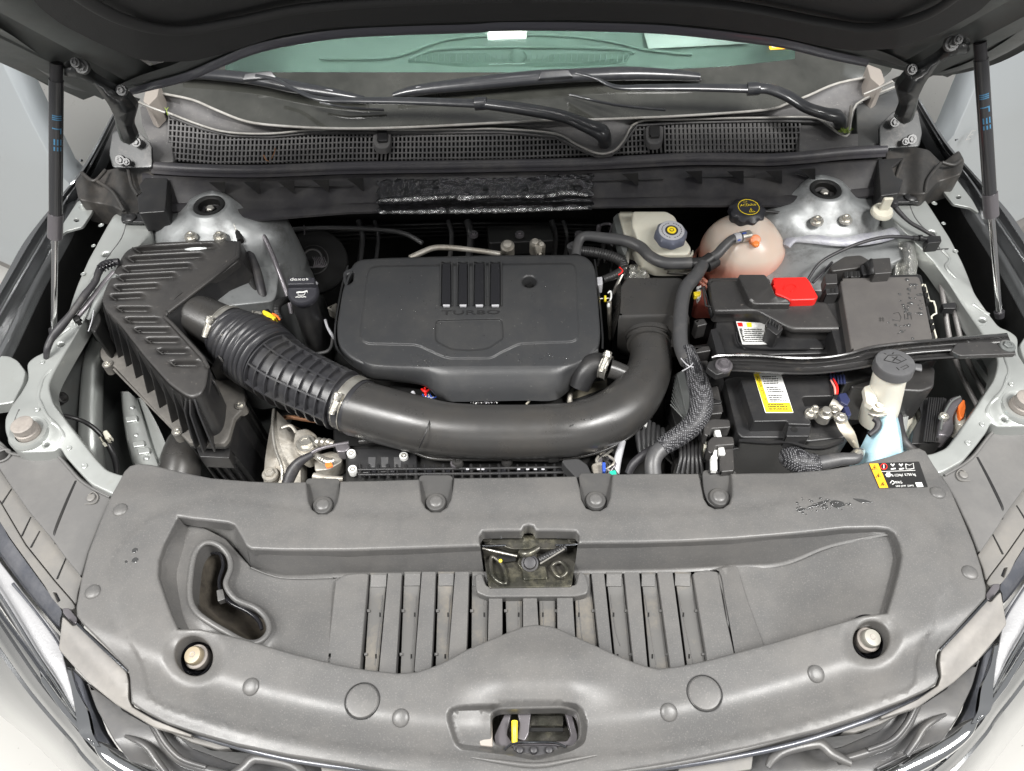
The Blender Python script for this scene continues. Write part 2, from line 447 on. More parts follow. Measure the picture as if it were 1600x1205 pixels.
# ================================================================ ground
bm = bmesh.new(); s = 14
for a in ((-s, -s), (s, -s), (s, s), (-s, s)): bm.verts.new((a[0], a[1], -1.0))
bm.faces.new(bm.verts); floor = finish(bm, 'garage_floor', M['floor'], wn=False); tag(floor, None, None, kind='structure')

# ================================================================ car bodywork
car = thing('car', (X0, 0.9, -1.0), 'silver grey car with its hood raised, seen from the front', 'car')
def both(fn):
    fn(False); fn(True)
def fin2(bm, name, m, parent, mir, ang=40, **k):
    if mir: mirror_bm(bm)
    return finish(bm, name, m, parent, ang, **k)

# undertray and firewall (dark background of the bay)
bm = bmesh.new()
for a in ((-.72, .28), (.76, .28), (.76, 1.5), (-.72, 1.5)): bm.verts.new((a[0], a[1], -.62))
bm.faces.new(bm.verts)
finish(bm, 'undertray', M['void'], car, wn=False)
bm = bmesh.new()
bmesh.ops.create_cube(bm, size=1, matrix=Matrix.Translation((X0, 1.34, -.29)) @ Matrix.Diagonal((1.5, .03, .66, 1)))
bevel(bm, .01); finish(bm, 'firewall', M['void'], car)

# ---- fender top, folded inner flange
FO = [(176, 178, .12), (135, 253, .09), (95, 306, .06), (62, 346, .045), (34, 384, .035), (0, 445, .02), (-60, 545, 0), (-120, 640, -.02), (-160, 760, -.05)]
FR = [(180, 183, .115), (142, 260, .085), (114, 295, .055), (94, 325, .045), (72, 365, .035), (25, 445, .02), (-35, 550, 0), (-90, 640, -.02), (-125, 760, -.05)]
FI = [(184, 188, .11), (148, 265, .07), (124, 312, .04), (100, 362, .03), (86, 388, .02), (55, 445, .005), (3, 552, -.01), (-50, 640, -.03), (-80, 760, -.05)]
def lerp3(A, B, t, dz=0): return [tuple(a[i]+(b[i]-a[i])*t for i in range(2))+((a[2]+(b[2]-a[2])*t)+dz,) for a, b in zip(A, B)]
def fender(mir):
    def W(row): return [P(*p) for p in row]
    o = W(FO)
    rows = [[p+Vector((-.06, 0, -.75)) for p in o], [p+Vector((-.035, 0, -.2)) for p in o], [p+Vector((-.006, 0, -.02)) for p in o], o,
            W(lerp3(FO, FR, .35, .002)), W(lerp3(FO, FR, .5, -.008)), W(lerp3(FO, FR, .85, -.009)), W(lerp3(FO, FR, .97, .004)), W(lerp3(FR, FI, .08, .004)),
            W(lerp3(FR, FI, .2, -.010)), W(lerp3(FR, FI, .75, -.011)), W(lerp3(FR, FI, .82, 0)), W(FI)]
    rows.append([p+Vector((.003, 0, -.006)) for p in rows[-1]]); rows.append([p+Vector((.003, 0, -.016)) for p in rows[-1]])
    inner = [[tuple(p+Vector((.0035, 0, -.012))) for p in rows[-2]], [tuple(p+Vector((-.012, 0, -.20))) for p in rows[-2]]]
    rows = [[tuple(q) for q in r] for r in rows]
    bm = loft_bm(rows, n=1, world=True, k=5)
    f = fin2(bm, 'fender', M['body'] , car, mir, 34)
    fin2(loft_bm(inner, n=1, world=True, k=5), 'fender_inside', M['void'], f, mir)  # black layer paints the gutter's shade over body-coloured metal
    # bracket plate with hole and bolt
    out = rnd([(122, 313), (150, 314), (143, 333), (129, 354), (103, 361), (88, 372), (98, 350)], 4)
    hole = [(119.5+4.2*cos(a*pi/6), 344+2.6*sin(a*pi/6)) for a in range(12)]
    fin2(sheet_bm(out, .05, [hole], rim=1, drop=.004), 'fender_bracket', M['paint'], f, mir)
    w_ = P(133, 320, .052)
    hexbolt('bolt', f, 0, 0, 0, .008, .006, world=mirp(w_) if mir else w_, m=M['paint'])
    # front bracket beside the rail
    out = rnd([(-60, 552), (14, 556), (27, 563), (40, 580), (36, 598), (20, 629), (0, 632), (-60, 640)], 5)
    fin2(sheet_bm(out, -.012, rim=2, drop=.02), 'fender_bracket', M['paint'], f, mir)
    # dark gutter bottom between fender and rail
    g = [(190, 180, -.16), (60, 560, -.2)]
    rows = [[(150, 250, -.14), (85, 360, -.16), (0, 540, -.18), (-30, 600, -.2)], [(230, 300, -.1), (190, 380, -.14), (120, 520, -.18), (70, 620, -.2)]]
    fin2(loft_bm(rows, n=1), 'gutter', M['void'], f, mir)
    w_ = P(72, 488, -.15); w_ = mirp(w_) if mir else w_
    lathe('plug', M['ylw'], f, w_, [(.004, .002), (.006, 0), (.006, -.01)], 14)
both(fender)

# ---- inner rail (upper load path) with gusset
RAIL = [(178, 333), (164, 357), (137, 406), (120, 445), (112, 468), (104, 495), (86, 525), (70, 549), (54, 556), (41, 567), (44, 592), (33, 612), (17, 634), (7, 653), (7, 673), (17, 700), (33, 707), (85, 705),
        (93, 697), (100, 711), (120, 734), (141, 756), (176, 773), (215, 775), (215, 742), (189, 742), (166, 734), (149, 716), (116, 673), (93, 643), (83, 630), (78, 613), (76, 600), (81, 587), (87, 575), (106, 542), (125, 510), (144, 475), (166, 440), (200, 400), (236, 362), (236, 337), (205, 330)]
M['gask0'] = mat('dull bolt', (.2, .2, .2), .4, .7)
def railz(u, v):
    z = .05*sstep(560, 340, v)-.012*sstep(640, 720, v)
    z += .006*sstep(26, 6, abs(hypot(u-45, v-672)-26))      # dish round the bump stop
    # raised bead along the middle
    return z
def ell(u, v, a, b, n=14, rot=0): return [(u+a*cos(2*pi*i/n)*cos(rot)-b*sin(2*pi*i/n)*sin(rot), v+a*cos(2*pi*i/n)*sin(rot)+b*sin(2*pi*i/n)*cos(rot)) for i in range(n)]
def rail(mir):
    out = rnd(RAIL, 7, 3)
    holes = [ell(95, 538, 5.5, 3, rot=-.2), ell(72, 694, 4.5, 3, rot=-.4), ell(165, 397, 6, 3.2, rot=-.3)]
    bm = sheet_bm(out, railz, holes, step=9, rim=3.5, drop=.03, hdrop=.01)
    r = fin2(bm, 'inner_rail', M['paint'], car, mir, 40)
    # inner vertical wall of the rail
    top = [(190, 744), (166, 735), (149, 717), (116, 674), (93, 644), (83, 631), (78, 613), (77, 600), (82, 587), (88, 575), (107, 542), (126, 510), (145, 475), (167, 440), (200, 400), (236, 362)]
    rows = []
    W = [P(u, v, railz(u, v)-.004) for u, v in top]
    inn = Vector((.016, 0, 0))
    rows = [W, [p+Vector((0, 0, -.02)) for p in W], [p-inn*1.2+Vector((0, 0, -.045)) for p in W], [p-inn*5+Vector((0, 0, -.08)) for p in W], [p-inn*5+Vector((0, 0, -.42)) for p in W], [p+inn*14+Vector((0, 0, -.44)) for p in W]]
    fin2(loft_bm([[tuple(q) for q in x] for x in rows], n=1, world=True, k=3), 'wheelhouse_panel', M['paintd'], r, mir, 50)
    # seam sealer beads
    for pts in ([(79, 577, .0), (68, 590, 0), (62, 605, 0), (60, 620, 0), (63, 632, 0), (72, 648, 0), (82, 660, 0)], [(82, 660, 0), (92, 668, 0), (99, 682, 0), (92, 694, -.004)], [(150, 425, .04), (140, 440, .036), (146, 452, .036), (132, 470, .03)], [(108, 512, .02), (98, 520, .016), (84, 530, .012)]):
        bm = tube_bm([(a, b, railz(a, b)+.0005, .0022 if i % 2 else .0034) for i, (a, b, c) in enumerate(pts)], n=5, seg=8, flat=.5)
        fin2(bm, 'seam_sealer', M['paint'], r, mir, 60)
    for u, v, rr in ((158, 352, .005), (146, 384, .004), (130, 428, .0045), (66, 566, .004), (58, 640, .004), (108, 700, .004), (132, 728, .0045), (196, 344, .005)):
        p = P(u, v, railz(u, v)+.001); p = mirp(p) if mir else p
        lathe('spot_weld', M['paint'], r, p, [(1e-4, -.001), (rr*.5, -.0006), (rr*.8, .0006), (rr, .0002)], 14)
    for pts in ([(200, 340), (190, 372), (168, 402), (150, 430)], [(30, 640), (22, 664), (28, 688), (44, 700)]):
        bm = tube_bm([(a, b, railz(a, b)-.0002, .0012) for a, b in pts], n=5, seg=6)
        fin2(bm, 'panel_seam', M['gask0'], r, mir, 60)
    # hood bump stop
    w_ = P(45, 676, .002); w_ = mirp(w_) if mir else w_
    lathe('rubber_stop', M['flangeb'], r, w_, [(.013, .024), (.0165, .022), (.0165, .012), (.0145, .010), (.018, .008), (.0185, 0), (.0185, -.006)], 28)
    lathe('stop_seat', M['paint'], r, w_, [(.020, .001), (.0285, .0035), (.031, -.001), (.031, -.006)], 28, cap=False)
M['flangeb'] = mat('worn brown grey rubber', (.2, .18, .165), .6, dust=((.3, .27, .24), 40, .4, .7))
both(rail)

# ---- strut towers
def tower(mir):
    c = P(327, 322, .075)
    # dome built as rings, deformed by shoulders
    bm = bmesh.new(); seg = 48; rows = []
    prof = [(.025, -.004), (.027, .000), (.031, .003), (.040, .002), (.046, -.008), (.062, -.017), (.085, -.025), (.105, -.034), (.118, -.046), (.126, -.065), (.133, -.10), (.15, -.2), (.17, -.42)]
    for r, z in prof:
        row = []
        for j in range(seg):
            a = 2*pi*j/seg
            rr = (r if r < .1 else .1+(r-.1)*.6 if not mir else .098+(r-.1)*.6)*(1+.10*sstep(.05, .12, r)*cos(2*a+.6)+.05*sstep(.05, .1, r)*cos(3*a))
            zz = z + (.013*math.exp(-((r-.082)/.03)**2)*max(0, cos(3*a+pi/2))**2) - .004*cos(5*a)*sstep(.05, .1, r)*(r < .13)
            row.append((c.x+rr*cos(a)*1.05, c.y+rr*sin(a)*.92, c.z+zz+rr*.06*sin(a)))
        rows.append(row)
    bm = loft_bm(rows, closed=True, world=True)
    t = fin2(bm, 'strut_tower', M['tower'], car, mir, 60)
    w_ = mirp(c) if mir else c
    lathe('strut_mount', M['dark'], t, w_+Vector((0, 0, -.002)), [(.019, -.012), (.020, .003), (.0235, .0055), (.0275, .0055), (.029, .002), (.029, -.006)], 36, cap=False)
    lathe('strut_mount', M['void'], t, w_+Vector((0, 0, -.012)), [(.008, .006), (.010, .004), (.012, .000), (.024, -.002), (.026, -.02)], 24)
    lathe('nut', M['steel'], t, w_+Vector((0, 0, -.010)), [(.006, .008), (.008, .006), (.008, 0)], 6)
    for a, rr in ((-1.9, .075), (-1.2, .078), (2.4, .08), (.4, .08)):
        p = c+Vector((rr*cos(a), rr*sin(a)*.92, -.016)); p = mirp(p) if mir else p
        hexbolt('stud', t, 0, 0, 0, .0075, .008, world=p)
    # flat apron joining tower and rail
    out = rnd([(212, 335), (250, 336), (300, 345), (400, 355), (440, 400), (430, 470), (330, 480), (200, 430), (190, 380)], 12)
    fin2(sheet_bm(out, lambda u, v: .018-.035*sstep(330, 450, u), step=20, rim=3, drop=.3), 'apron', M['tower'], t, mir)
both(tower)
# seam sealer band round the right tower and its paper-white cap
t = bpy.data.objects['strut_tower.001']
tube('seam_sealer', M['sealer'], t, [(1228, 385, .02, .008), (1240, 372, .026, .011), (1270, 371, .03, .014), (1310, 375, .03, .014), (1350, 374, .03, .013), (1390, 366, .03, .012), (1425, 350, .035, .009)], seg=12, n=8, flat=.4)
fo = sheet('heat_foil', M['foils'], t, rnd([(1403, 376), (1440, 380), (1436, 400), (1432, 432), (1398, 432), (1400, 405)], 4), lambda u, v: .03+.012*sin(u*.2)-.02*sstep(380, 432, v), step=6, rim=2, drop=.05)
w_ = P(1378, 331, .075)
tw = thing('test_plug', w_, 'chalky white wing nut cap standing on the right strut tower', 'cap')
lathe('flange_disc', M['white'], tw, w_, [(.008, .006), (.017, .005), (.0195, .001), (.0195, -.003), (.015, -.006)], 32, axis=(0, -.12, 1))
bm = bmesh.new(); bmesh.ops.create_cube(bm, size=1, matrix=Matrix.Translation(w_+Vector((.001, 0, .018))) @ Matrix.Diagonal((.017, .007, .026, 1))); bevel(bm, .0025, 3)
finish(bm, 'grip', M['white'], tw)

# ---- windscreen, dash behind it
bmw = [(225, 120), (250, 146), (300, 158), (340, 176), (380, 191), (430, 198), (530, 202), (660, 200), (820, 197), (1000, 192), (1130, 187), (1200, 178), (1260, 158), (1305, 140), (1380, 118), (1400, 90)]
Wp = Vector((0, 1.33, .115)); Wn = Vector((0, -sin(radians(30)), cos(radians(30))))
def WS(u, v, off=0.0):
    return PP(u, v, Wp+Wn*off+Vector((0, .16*((u-812)/560.)**2, 0)), Wn)
rows = []
for k in range(7):
    rows.append([tuple(WS(u, v, -.006)+Vector((0, .8*cos(radians(30)), .8*sin(radians(30))))*k/6-Vector((0, 0, .0))) for u, v in bmw])
glass = loft('windscreen', M['glass'], car, rows, n=1, world=True, k=3, ang=70)
md = glass.modifiers.new('s', 'SOLIDIFY'); md.thickness = .004; md.offset = -1
# black ceramic band at the foot of the glass
rows = []
for k in range(2): rows.append([tuple(WS(u, v, .0008)+Vector((0, (.0 if k == 0 else 0), 0))) for u, v in bmw])
up_ = [(225, 112), (260, 113), (330, 114), (380, 114), (440, 113), (530, 113), (660, 113), (820, 113), (1000, 110), (1130, 104), (1200, 97), (1260, 90), (1300, 84), (1340, 80), (1380, 76), (1400, 74)]
rows = [[tuple(WS(u, v+4, .0008)) for u, v in bmw], [tuple(WS(a[0], a[1], .0008)) for a in up_]]
rows.insert(1, [tuple((Vector(a)+Vector(b))/2) for a, b in zip(rows[0], rows[1])])
M['frit'] = mat('black ceramic band', (.022, .023, .02), .08, spec=.9, coat=1, dust=((.062, .062, .056), 3, .35, .7))  # broad grey mottle stands in for the ceiling's reflection
fr_ = loft('ceramic_band', M['frit'], glass, rows, n=1, world=True, k=3, ang=70)
M['frit2'] = mat('black ceramic side band', (.03, .032, .03), .13)
for x0, x1, tl in ((180, 352, 60), (1242, 1440, 0)):
    loft('ceramic_band', M['frit'], glass, [[tuple(WS(x0+(x1-x0)*i/8, v, .001)) for i in range(9)] for v in (125 if x0 < 800 else 100, 70, 20, -20)], n=1, world=True, k=2, ang=70)
# dashboard
M['dash'] = mat('grey green dashboard', (.34, .4, .37), .6, bump=(200, .1, .0004), var=(3, (.28, .34, .31)))
dz_ = .10
def D(u, v, z=0): return PP(u, v, (0, 0, .05-.11*((u-812)/430.)**2+z), (0, -.06, 1))
rows = [[tuple(D(u, v, zz)) for u in range(300, 1340, 52)] for v, zz in ((122, -.03), (118, 0), (112, .004), (96, .004), (70, .006), (45, .01), (20, .01))]
dash = loft('dashboard', M['dash'], car, rows, world=True, ang=60)
M['dashd'] = mat('dash grille', (.24, .3, .27), .6)
o = sheet('demister_grille', M['dashd'], dash, rnd([(635, 95), (650, 84), (760, 83), (775, 92), (850, 92), (862, 84), (970, 83), (986, 78), (980, 92), (900, 97), (720, 99)], 3), rim=1, drop=.004, PF=lambda u, v, z: D(u, v, .009))
for u in range(650, 975, 9):
    tube('vane', M['dash'], dash, [tuple(D(u, 86, .012))[:3]+(.0012,), tuple(D(u-1, 96, .012))[:3]+(.0012,)], world=True, seg=4, n=1)
lathe('light_sensor', M['dashd'], dash, D(809, 88, .012), [(.004, .014), (.013, .010), (.018, 0), (.019, -.006)], 24)
ridge = [tuple(D(u, v, .012))+(.003,) for u, v in ((640, 93), (665, 82), (700, 76), (810, 74), (920, 75), (975, 78), (990, 84))]
tube('dash_ridge', M['dash'], dash, ridge, world=True, seg=8)
tube('dash_ridge', M['dash'], dash, [tuple(D(u, v, .012))+(.003,) for u, v in ((500, 92), (610, 90), (700, 62), (810, 55), (920, 60), (1010, 78), (1080, 86))], world=True, seg=8)
bm = bmesh.new()
for a in ((-.85, 1.34), (.88, 1.34), (.88, 2.8), (-.85, 2.8)): bm.verts.new((a[0], a[1], -.12))
bm.faces.new(bm.verts); finish(bm, 'cabin_floor', M['dark'], car, wn=False)
# sheet of paper and the inspection sticker seen through the glass
M['paper'] = mat('white paper', (.92, .92, .9), .6)
bm = bmesh.new(); bm.faces.new([bm.verts.new(D(u, v, .018)) for u, v in ((1002, 40), (1150, 40), (1170, 69), (1013, 77))])
pp = finish(bm, 'paper_sheet', M['paper'], wn=False); tag(pp, 'white sheet of paper lying on the dashboard behind the windscreen', 'paper')
md = pp.modifiers.new('s', 'SOLIDIFY'); md.thickness = .0008
bm = bmesh.new(); bm.faces.new([bm.verts.new(WS(u, v, .002)) for u, v in ((1199, 62), (1236, 68), (1240, 76), (1203, 78))])
st = finish(bm, 'sticker', M['amber'], wn=False); tag(st, 'small orange and white sticker in the corner of the windscreen', 'sticker')
bm = bmesh.new(); bm.faces.new([bm.verts.new(WS(u, v, .0024)) for u, v in ((1203, 63), (1225, 67), (1228, 74), (1206, 74))])
finish(bm, 'sticker_panel', M['wprint'], st, wn=False)

# ---- hood: outer frame, insulation liner, rear rolled edge
def crown(u): return .075*max(0, 1-((u-812)/590.)**2)
HN = Vector((0, cos(radians(45)), sin(radians(45)))) 
HN = Vector((0, 1, 1)).normalized()
def HD(u, v, off=0.0):
    c = crown(max(220, min(1405, u)))
    return PP(u, v, Vector((0, 1.2, .27+c))-HN*off, HN)
edge = [(-260, -180), (-120, 10), (-40, 62), (20, 100), (75, 134), (120, 146), (160, 149), (205, 140), (250, 130), (300, 117), (350, 96), (400, 76), (460, 62), (540, 51), (640, 46), (740, 43), (780, 40), (880, 40), (1000, 43), (1070, 48), (1150, 57), (1220, 67), (1290, 84), (1350, 96), (1400, 108), (1440, 116), (1480, 118), (1530, 108), (1575, 92), (1640, 55), (1720, -10), (1860, -200)]
ROWH = []
e0 = [HD(u, v) for u, v in edge]
n_ = len(e0)
def inward(k):   # move toward the hood's middle/front in its own plane
    fwd = Vector((0, -.7071, .7071)); r = []
    for i, p in enumerate(e0):
        s_ = sstep(3, 9, i)*sstep(n_-4, n_-10, i)
        side = -1 if p.x < X0 else 1
        r.append(p+fwd*k*(.35+.65*s_)+Vector((-side*k*(1-s_)*.9, 0, 0)))
    return r
hoodcol = []
lay = [(0, .0), (.004, -.006), (.010, -.009), (.018, -.006), (.024, 0.0), (.05, .006), (.075, .006)]
rows = [[tuple(p-HN*o*-1) for p in inward(k)] for k, o in lay]
# back (outer skin)
outer_skin = [tuple(p+HN*.02) for p in inward(.03)]
rows = [outer_skin, [tuple(p+HN*.012) for p in inward(.006)]]+[[tuple(p+HN*-o) for p in inward(k)] for k, o in lay]
hood = loft('hood', M['hoodp'] if 'hoodp' in M else M['paintd'], car, rows, n=1, world=True, k=4, ang=60)
# rolled dark rear edge strip
M['hedge'] = mat('dark satin edge', (.10, .10, .12), .33, coat=.3)
mid = [i for i in range(7, n_-7)]
rows = [[tuple(inward(k)[i]-HN*o) for i in range(7, n_-8)] for k, o in ((-.0005, -.004), (.002, .006), (.009, .011), (.018, .010), (.026, .004))]
loft('hood_rear_edge', M['hedge'], hood, rows, n=1, world=True, k=4, ang=60)
# outer skin closing the top
def HW(x, t, off): return Vector((x, 1.2-.7071*t, .27+.7071*t))+HN*off
rows = [[tuple(p+HN*.024) for p in inward(k)] for k in (.02, .1, .3, .6, .95)]
loft('hood_skin', M['body'], hood, rows, n=1, world=True, k=2, solid=.003, ang=60)
# painted inner frame bands at both sides (stepped pressings) and the black liner
def frame(mir):
    s = -1
    def Q(x, t, o): 
        p = HW(X0-x, t, .085*(1-(x/.74)**2)+o); return tuple(p)
    ts = (-.01, .05, .12, .22, .4, .7, 1.0)
    rows = [[Q(x+dx, t, o) for t, dx in zip([ts[0]+.09*(.74-x)/.17]+[t+.05*(.74-x)/.17 for t in ts[1:]], (0, .0, .0, 0, 0, -.01, -.03))] for x, o in ((.74, .004), (.735, -.006), (.70, -.010), (.69, -.022), (.66, -.026), (.65, -.014), (.625, -.012), (.615, -.028), (.585, -.03), (.57, -.018))]
    fin2(loft_bm(rows, n=1, world=True, k=4), 'hood_frame', M['paintd'], hood, mir, 40)
both(frame)
lin = rnd([(-40, -160), (20, -40), (62, 12), (95, 38), (150, 66), (210, 92), (250, 97), (300, 96), (350, 84), (400, 68), (450, 52), (520, 43), (620, 38), (740, 34), (880, 31), (1000, 34), (1070, 38), (1150, 48), (1220, 58), (1290, 74), (1340, 80), (1400, 76), (1470, 52), (1530, 18), (1580, -30), (1640, -160)], 12)
def lz(u, v): return 0
bm = sheet_bm(lin, 0, rim=6, drop=0, step=26, fr=0, PF=lambda u, v, z: HD(u, v, .024+.012*sstep(0, 1, 1)*(0.5+.5*sin(min(max((v-30+abs(u-810)*-.03)/22., -1.57), 1.57)))))
finish(bm, 'insulation_liner', M['liner'], hood, 60)
for u, v in ((430, 18), (1180, 14)):
    pass
bm = tube_bm([tuple(HD(u, v, .036))+(.009,) for u, v in ((70, -60), (120, -10), (190, 30), (270, 48), (360, 36), (470, 14), (620, 2), (800, -4))], world=True, seg=10, n=8, flat=.6)
finish(bm, 'liner_bead', M['liner'], hood, 60)
bm = tube_bm([tuple(HD(u, v, .036))+(.009,) for u, v in ((830, -4), (1000, -2), (1150, 10), (1280, 34), (1360, 44), (1440, 26), (1500, -10), (1550, -60))], world=True, seg=10, n=8, flat=.6)
finish(bm, 'liner_bead', M['liner'], hood, 60)

# ---- hood hinges
def hinge(mir):
    def Wt(u, v, y): 
        return PY(u, v, y)
    arm = rnd([(96, 101), (103, 94), (116, 92), (135, 98), (148, 112), (175, 128), (202, 141), (217, 160), (209, 189), (217, 208), (204, 220), (192, 214), (181, 182), (168, 155), (148, 126), (125, 114), (101, 112)], 5)
    h = fin2(sheet_bm(arm, 0, rim=1.5, drop=.0, k=2, PF=lambda u, v, z: PP(u, v, (0, 1.06, .387), (0, .894, .447))), 'hood_hinge', M['hinge'], car, mir, 50)
    h.modifiers.new('s', 'SOLIDIFY').thickness = .01
    low = rnd([(175, 205), (197, 200), (215, 205), (237, 225), (238, 262), (176, 262), (170, 240)], 5)
    k = fin2(sheet_bm(low, 0, rim=1.5, drop=.0, k=2, PF=lambda u, v, z: PP(u, v, (0, 1.23, .1), (0, -.6, .8))), 'hinge_base', M['hinge'], h, mir, 50)
    k.modifiers.new('s', 'SOLIDIFY').thickness = .012
    fl = [(181, 175), (186, 200), (192, 218), (204, 221), (214, 211)]
    bm = tube_bm([tuple(PP(u, v, (0, 1.055, .387), (0, .894, .447)))+(.004,) for u, v in fl], world=True, n=5, seg=8)
    fin2(bm, 'hinge_flange', M['paintd'], h, mir, 60)
    for u, v, r in ((128, 104, .009), (190, 141, .007), (118, 98, .006), (213, 222, .008), (188, 250, .008), (198, 253, .006)):
        p = PP(u, v, (0, 1.052, .387), (0, .894, .447)) if v < 180 else PP(u, v, (0, 1.215, .105), (0, -.6, .8))
        p = mirp(p) if mir else p
        hexbolt('bolt', h, 0, 0, 0, r*.75, .005, axis=(0, -.8, .6), world=p, m=M['gask0'])
    # windscreen pillar foot, small triangular flange
    tri = [(201, 148), (219, 154), (200, 164)]
    q = fin2(sheet_bm(tri, 0, rim=.8, drop=0, PF=lambda u, v, z: PP(u, v, (0, 1.10, .387), (0, .894, .447))), 'pillar_flange', M['paint'], h, mir)
    q.modifiers.new('s', 'SOLIDIFY').thickness = .004
    pil = rnd([(228, 138), (250, 128), (246, 150), (232, 164), (223, 158)], 3)
    fin2(sheet_bm(pil, .15, rim=1.5, drop=.05), 'pillar_foot', M['beige'], h, mir)
    bm = tube_bm([(212, 158, .17, .003), (236, 168, .15, .002), (258, 176, .14, .002)], seg=6)
    fin2(bm, 'flange_lip', M['trim'], h, mir)
M['hinge'] = mat('dark painted hinge steel', (.035, .037, .038), .38, .1, coat=.2, dust=((.15, .14, .13), 30, .5, .8))
both(hinge)

# ---- opened front doors
def door(mir):
    A = Vector((-.93, 1.46, 0)); B = Vector((-1.95, 2.02, 0)); t = (B-A).normalized(); nn = Vector((t.y, -t.x, 0))
    if nn.y > 0: nn = -nn
    prof = [(.42, -.03), (.33, -.004), (.30, 0), (.1, .014), (-.02, .02), (-.05, .012), (-.25, .004), (-.42, 0), (-.47, .012), (-.52, .012), (-.545, -.01), (-.56, -.04)]
    rows = []
    for z, o in prof:
        rows.append([tuple(A+t*s_+nn*o+Vector((0, 0, z))) for s_ in (0, .006, .02, .3, .6, .9, 1.15)])
    bm = loft_bm(rows, world=True); d = fin2(bm, 'door', M['doorp'], car, mir, 25)
    md = d.modifiers.new('s', 'SOLIDIFY'); md.thickness = .05; md.offset = 1 if not mir else -1
    rows = [[tuple(A+t*s_+nn*o+Vector((0, 0, z))) for s_ in (-.01, .3, .6, .9, 1.15)] for z, o in ((-.54, -.04), (-.57, .01), (-.66, .01), (-.70, -.03))]
    fin2(loft_bm(rows, world=True), 'sill_moulding', M['sill'], d, mir)
    # chrome letters on the door, only partly in view
    def at(s_, z): 
        p = A+t*s_+nn*.022+Vector((0, 0, z)); return mirp(p) if mir else p
    if mir:
        def PD(u, v):
            a = mirp(A); tt = Vector((-t.x, t.y, 0)); n2 = Vector((-nn.x, nn.y, 0)); return PP(u, v, a+n2*.024, n2)
        a = PD(1507, 219); b = PD(1515, 217); h_ = (PD(1507, 219)-PD(1509, 208)).length
        n2 = Vector((-nn.x, nn.y, 0))
        txt_obj('letter', 'E', M['chrome'], d, a, b, h_*1.05, .002, font_up=n2)
        txt_obj('letter', 'Q', M['chrome'], d, PD(1524, 214), PD(1533, 211), h_*1.05, .002, font_up=n2)
        tube('letter', M['chrome'], d, [tuple(PD(1493, 219))+(.002,), tuple(PD(1496, 218))+(.002,)], world=True, seg=6, n=1)
    else:
        def PD(u, v): return PP(u, v, A+nn*.024, nn)
        tube('letter', M['chrome'], d, [tuple(PD(u, v))+(.0026,) for u, v in ((104, 243), (107, 246), (111, 252), (117, 253))], world=True, seg=6)
        tube('letter', M['chrome'], d, [tuple(PD(u, v))+(.003,) for u, v in ((125, 250), (128, 251))], world=True, seg=6, n=1)
M['sill'] = mat('grey sill plastic', (.22, .21, .2), .6)
both(door)
# ================================================================ cowl (plastic panel under the windscreen)
cw = thing('windscreen_cowl', P(800, 240, .09), 'weathered grey plastic cowl panel with air grille below the windscreen', 'cowl panel')
UP = [(238, 142), (252, 146), (300, 156), (340, 173), (385, 190), (440, 197), (530, 201), (640, 199), (797, 191), (850, 188), (928, 187), (1002, 184), (1070, 181), (1195, 172), (1230, 162), (1262, 150), (1310, 130), (1378, 117)]
LO = [(216, 165), (240, 170), (262, 176), (314, 196), (358, 207), (422, 209), (486, 203), (540, 202), (640, 203), (720, 202), (787, 202), (867, 209), (901, 226), (935, 240), (959, 236), (975, 219), (996, 191), (1060, 187), (1195, 184), (1276, 185), (1310, 208), (1326, 209), (1338, 163), (1397, 136)]
# band between glass edge and grille lip
def resample(pts, n):
    L = [0]
    for a, b in zip(pts, pts[1:]): L.append(L[-1]+hypot(b[0]-a[0], b[1]-a[1]))
    out = []
    for i in range(n):
        d = L[-1]*i/(n-1); k = 0
        while k < len(L)-2 and L[k+1] < d: k += 1
        t = (d-L[k])/max(L[k+1]-L[k], 1e-9)
        out.append(tuple(a+(b-a)*t for a, b in zip(pts[k], pts[k+1])))
    return out
def matchx(pts, xs):
    out = []
    for x in xs:
        for a, b in zip(pts, pts[1:]):
            if a[0] <= x <= b[0]:
                t = (x-a[0])/max(b[0]-a[0], 1e-9); out.append((x, a[1]+(b[1]-a[1])*t)); break
        else: out.append((x, pts[0][1] if x < pts[0][0] else pts[-1][1]))
    return out
xs = list(range(240, 1376, 8))
u_ = matchx(UP, xs); l_ = matchx(LO, xs)
def row(A, B, t, z0): return [(a[0]+(b[0]-a[0])*t, a[1]+(b[1]-a[1])*t, z0) for a, b in zip(A, B)]
rows = [row(u_, l_, -.02, .105), row(u_, l_, 0, .128), row(u_, l_, .04, .130), row(u_, l_, .1, .124), row(u_, l_, .35, .112), row(u_, l_, .7, .108), row(u_, l_, .92, .112), row(u_, l_, .97, .119), row(u_, l_, 1.0, .119), row(u_, l_, 1.02, .10)]
loft('upper_panel', M['cowl'], cw, rows, world=False, n=None, ang=70)
tube('edge_trim', M['trim'], cw, [(a, b, .131) for a, b in UP], .0026, n=4, seg=8)
tube('edge_trim', M['trim'], cw, [(a, b, .118) for a, b in LO[2:]], .0022, n=4, seg=8)
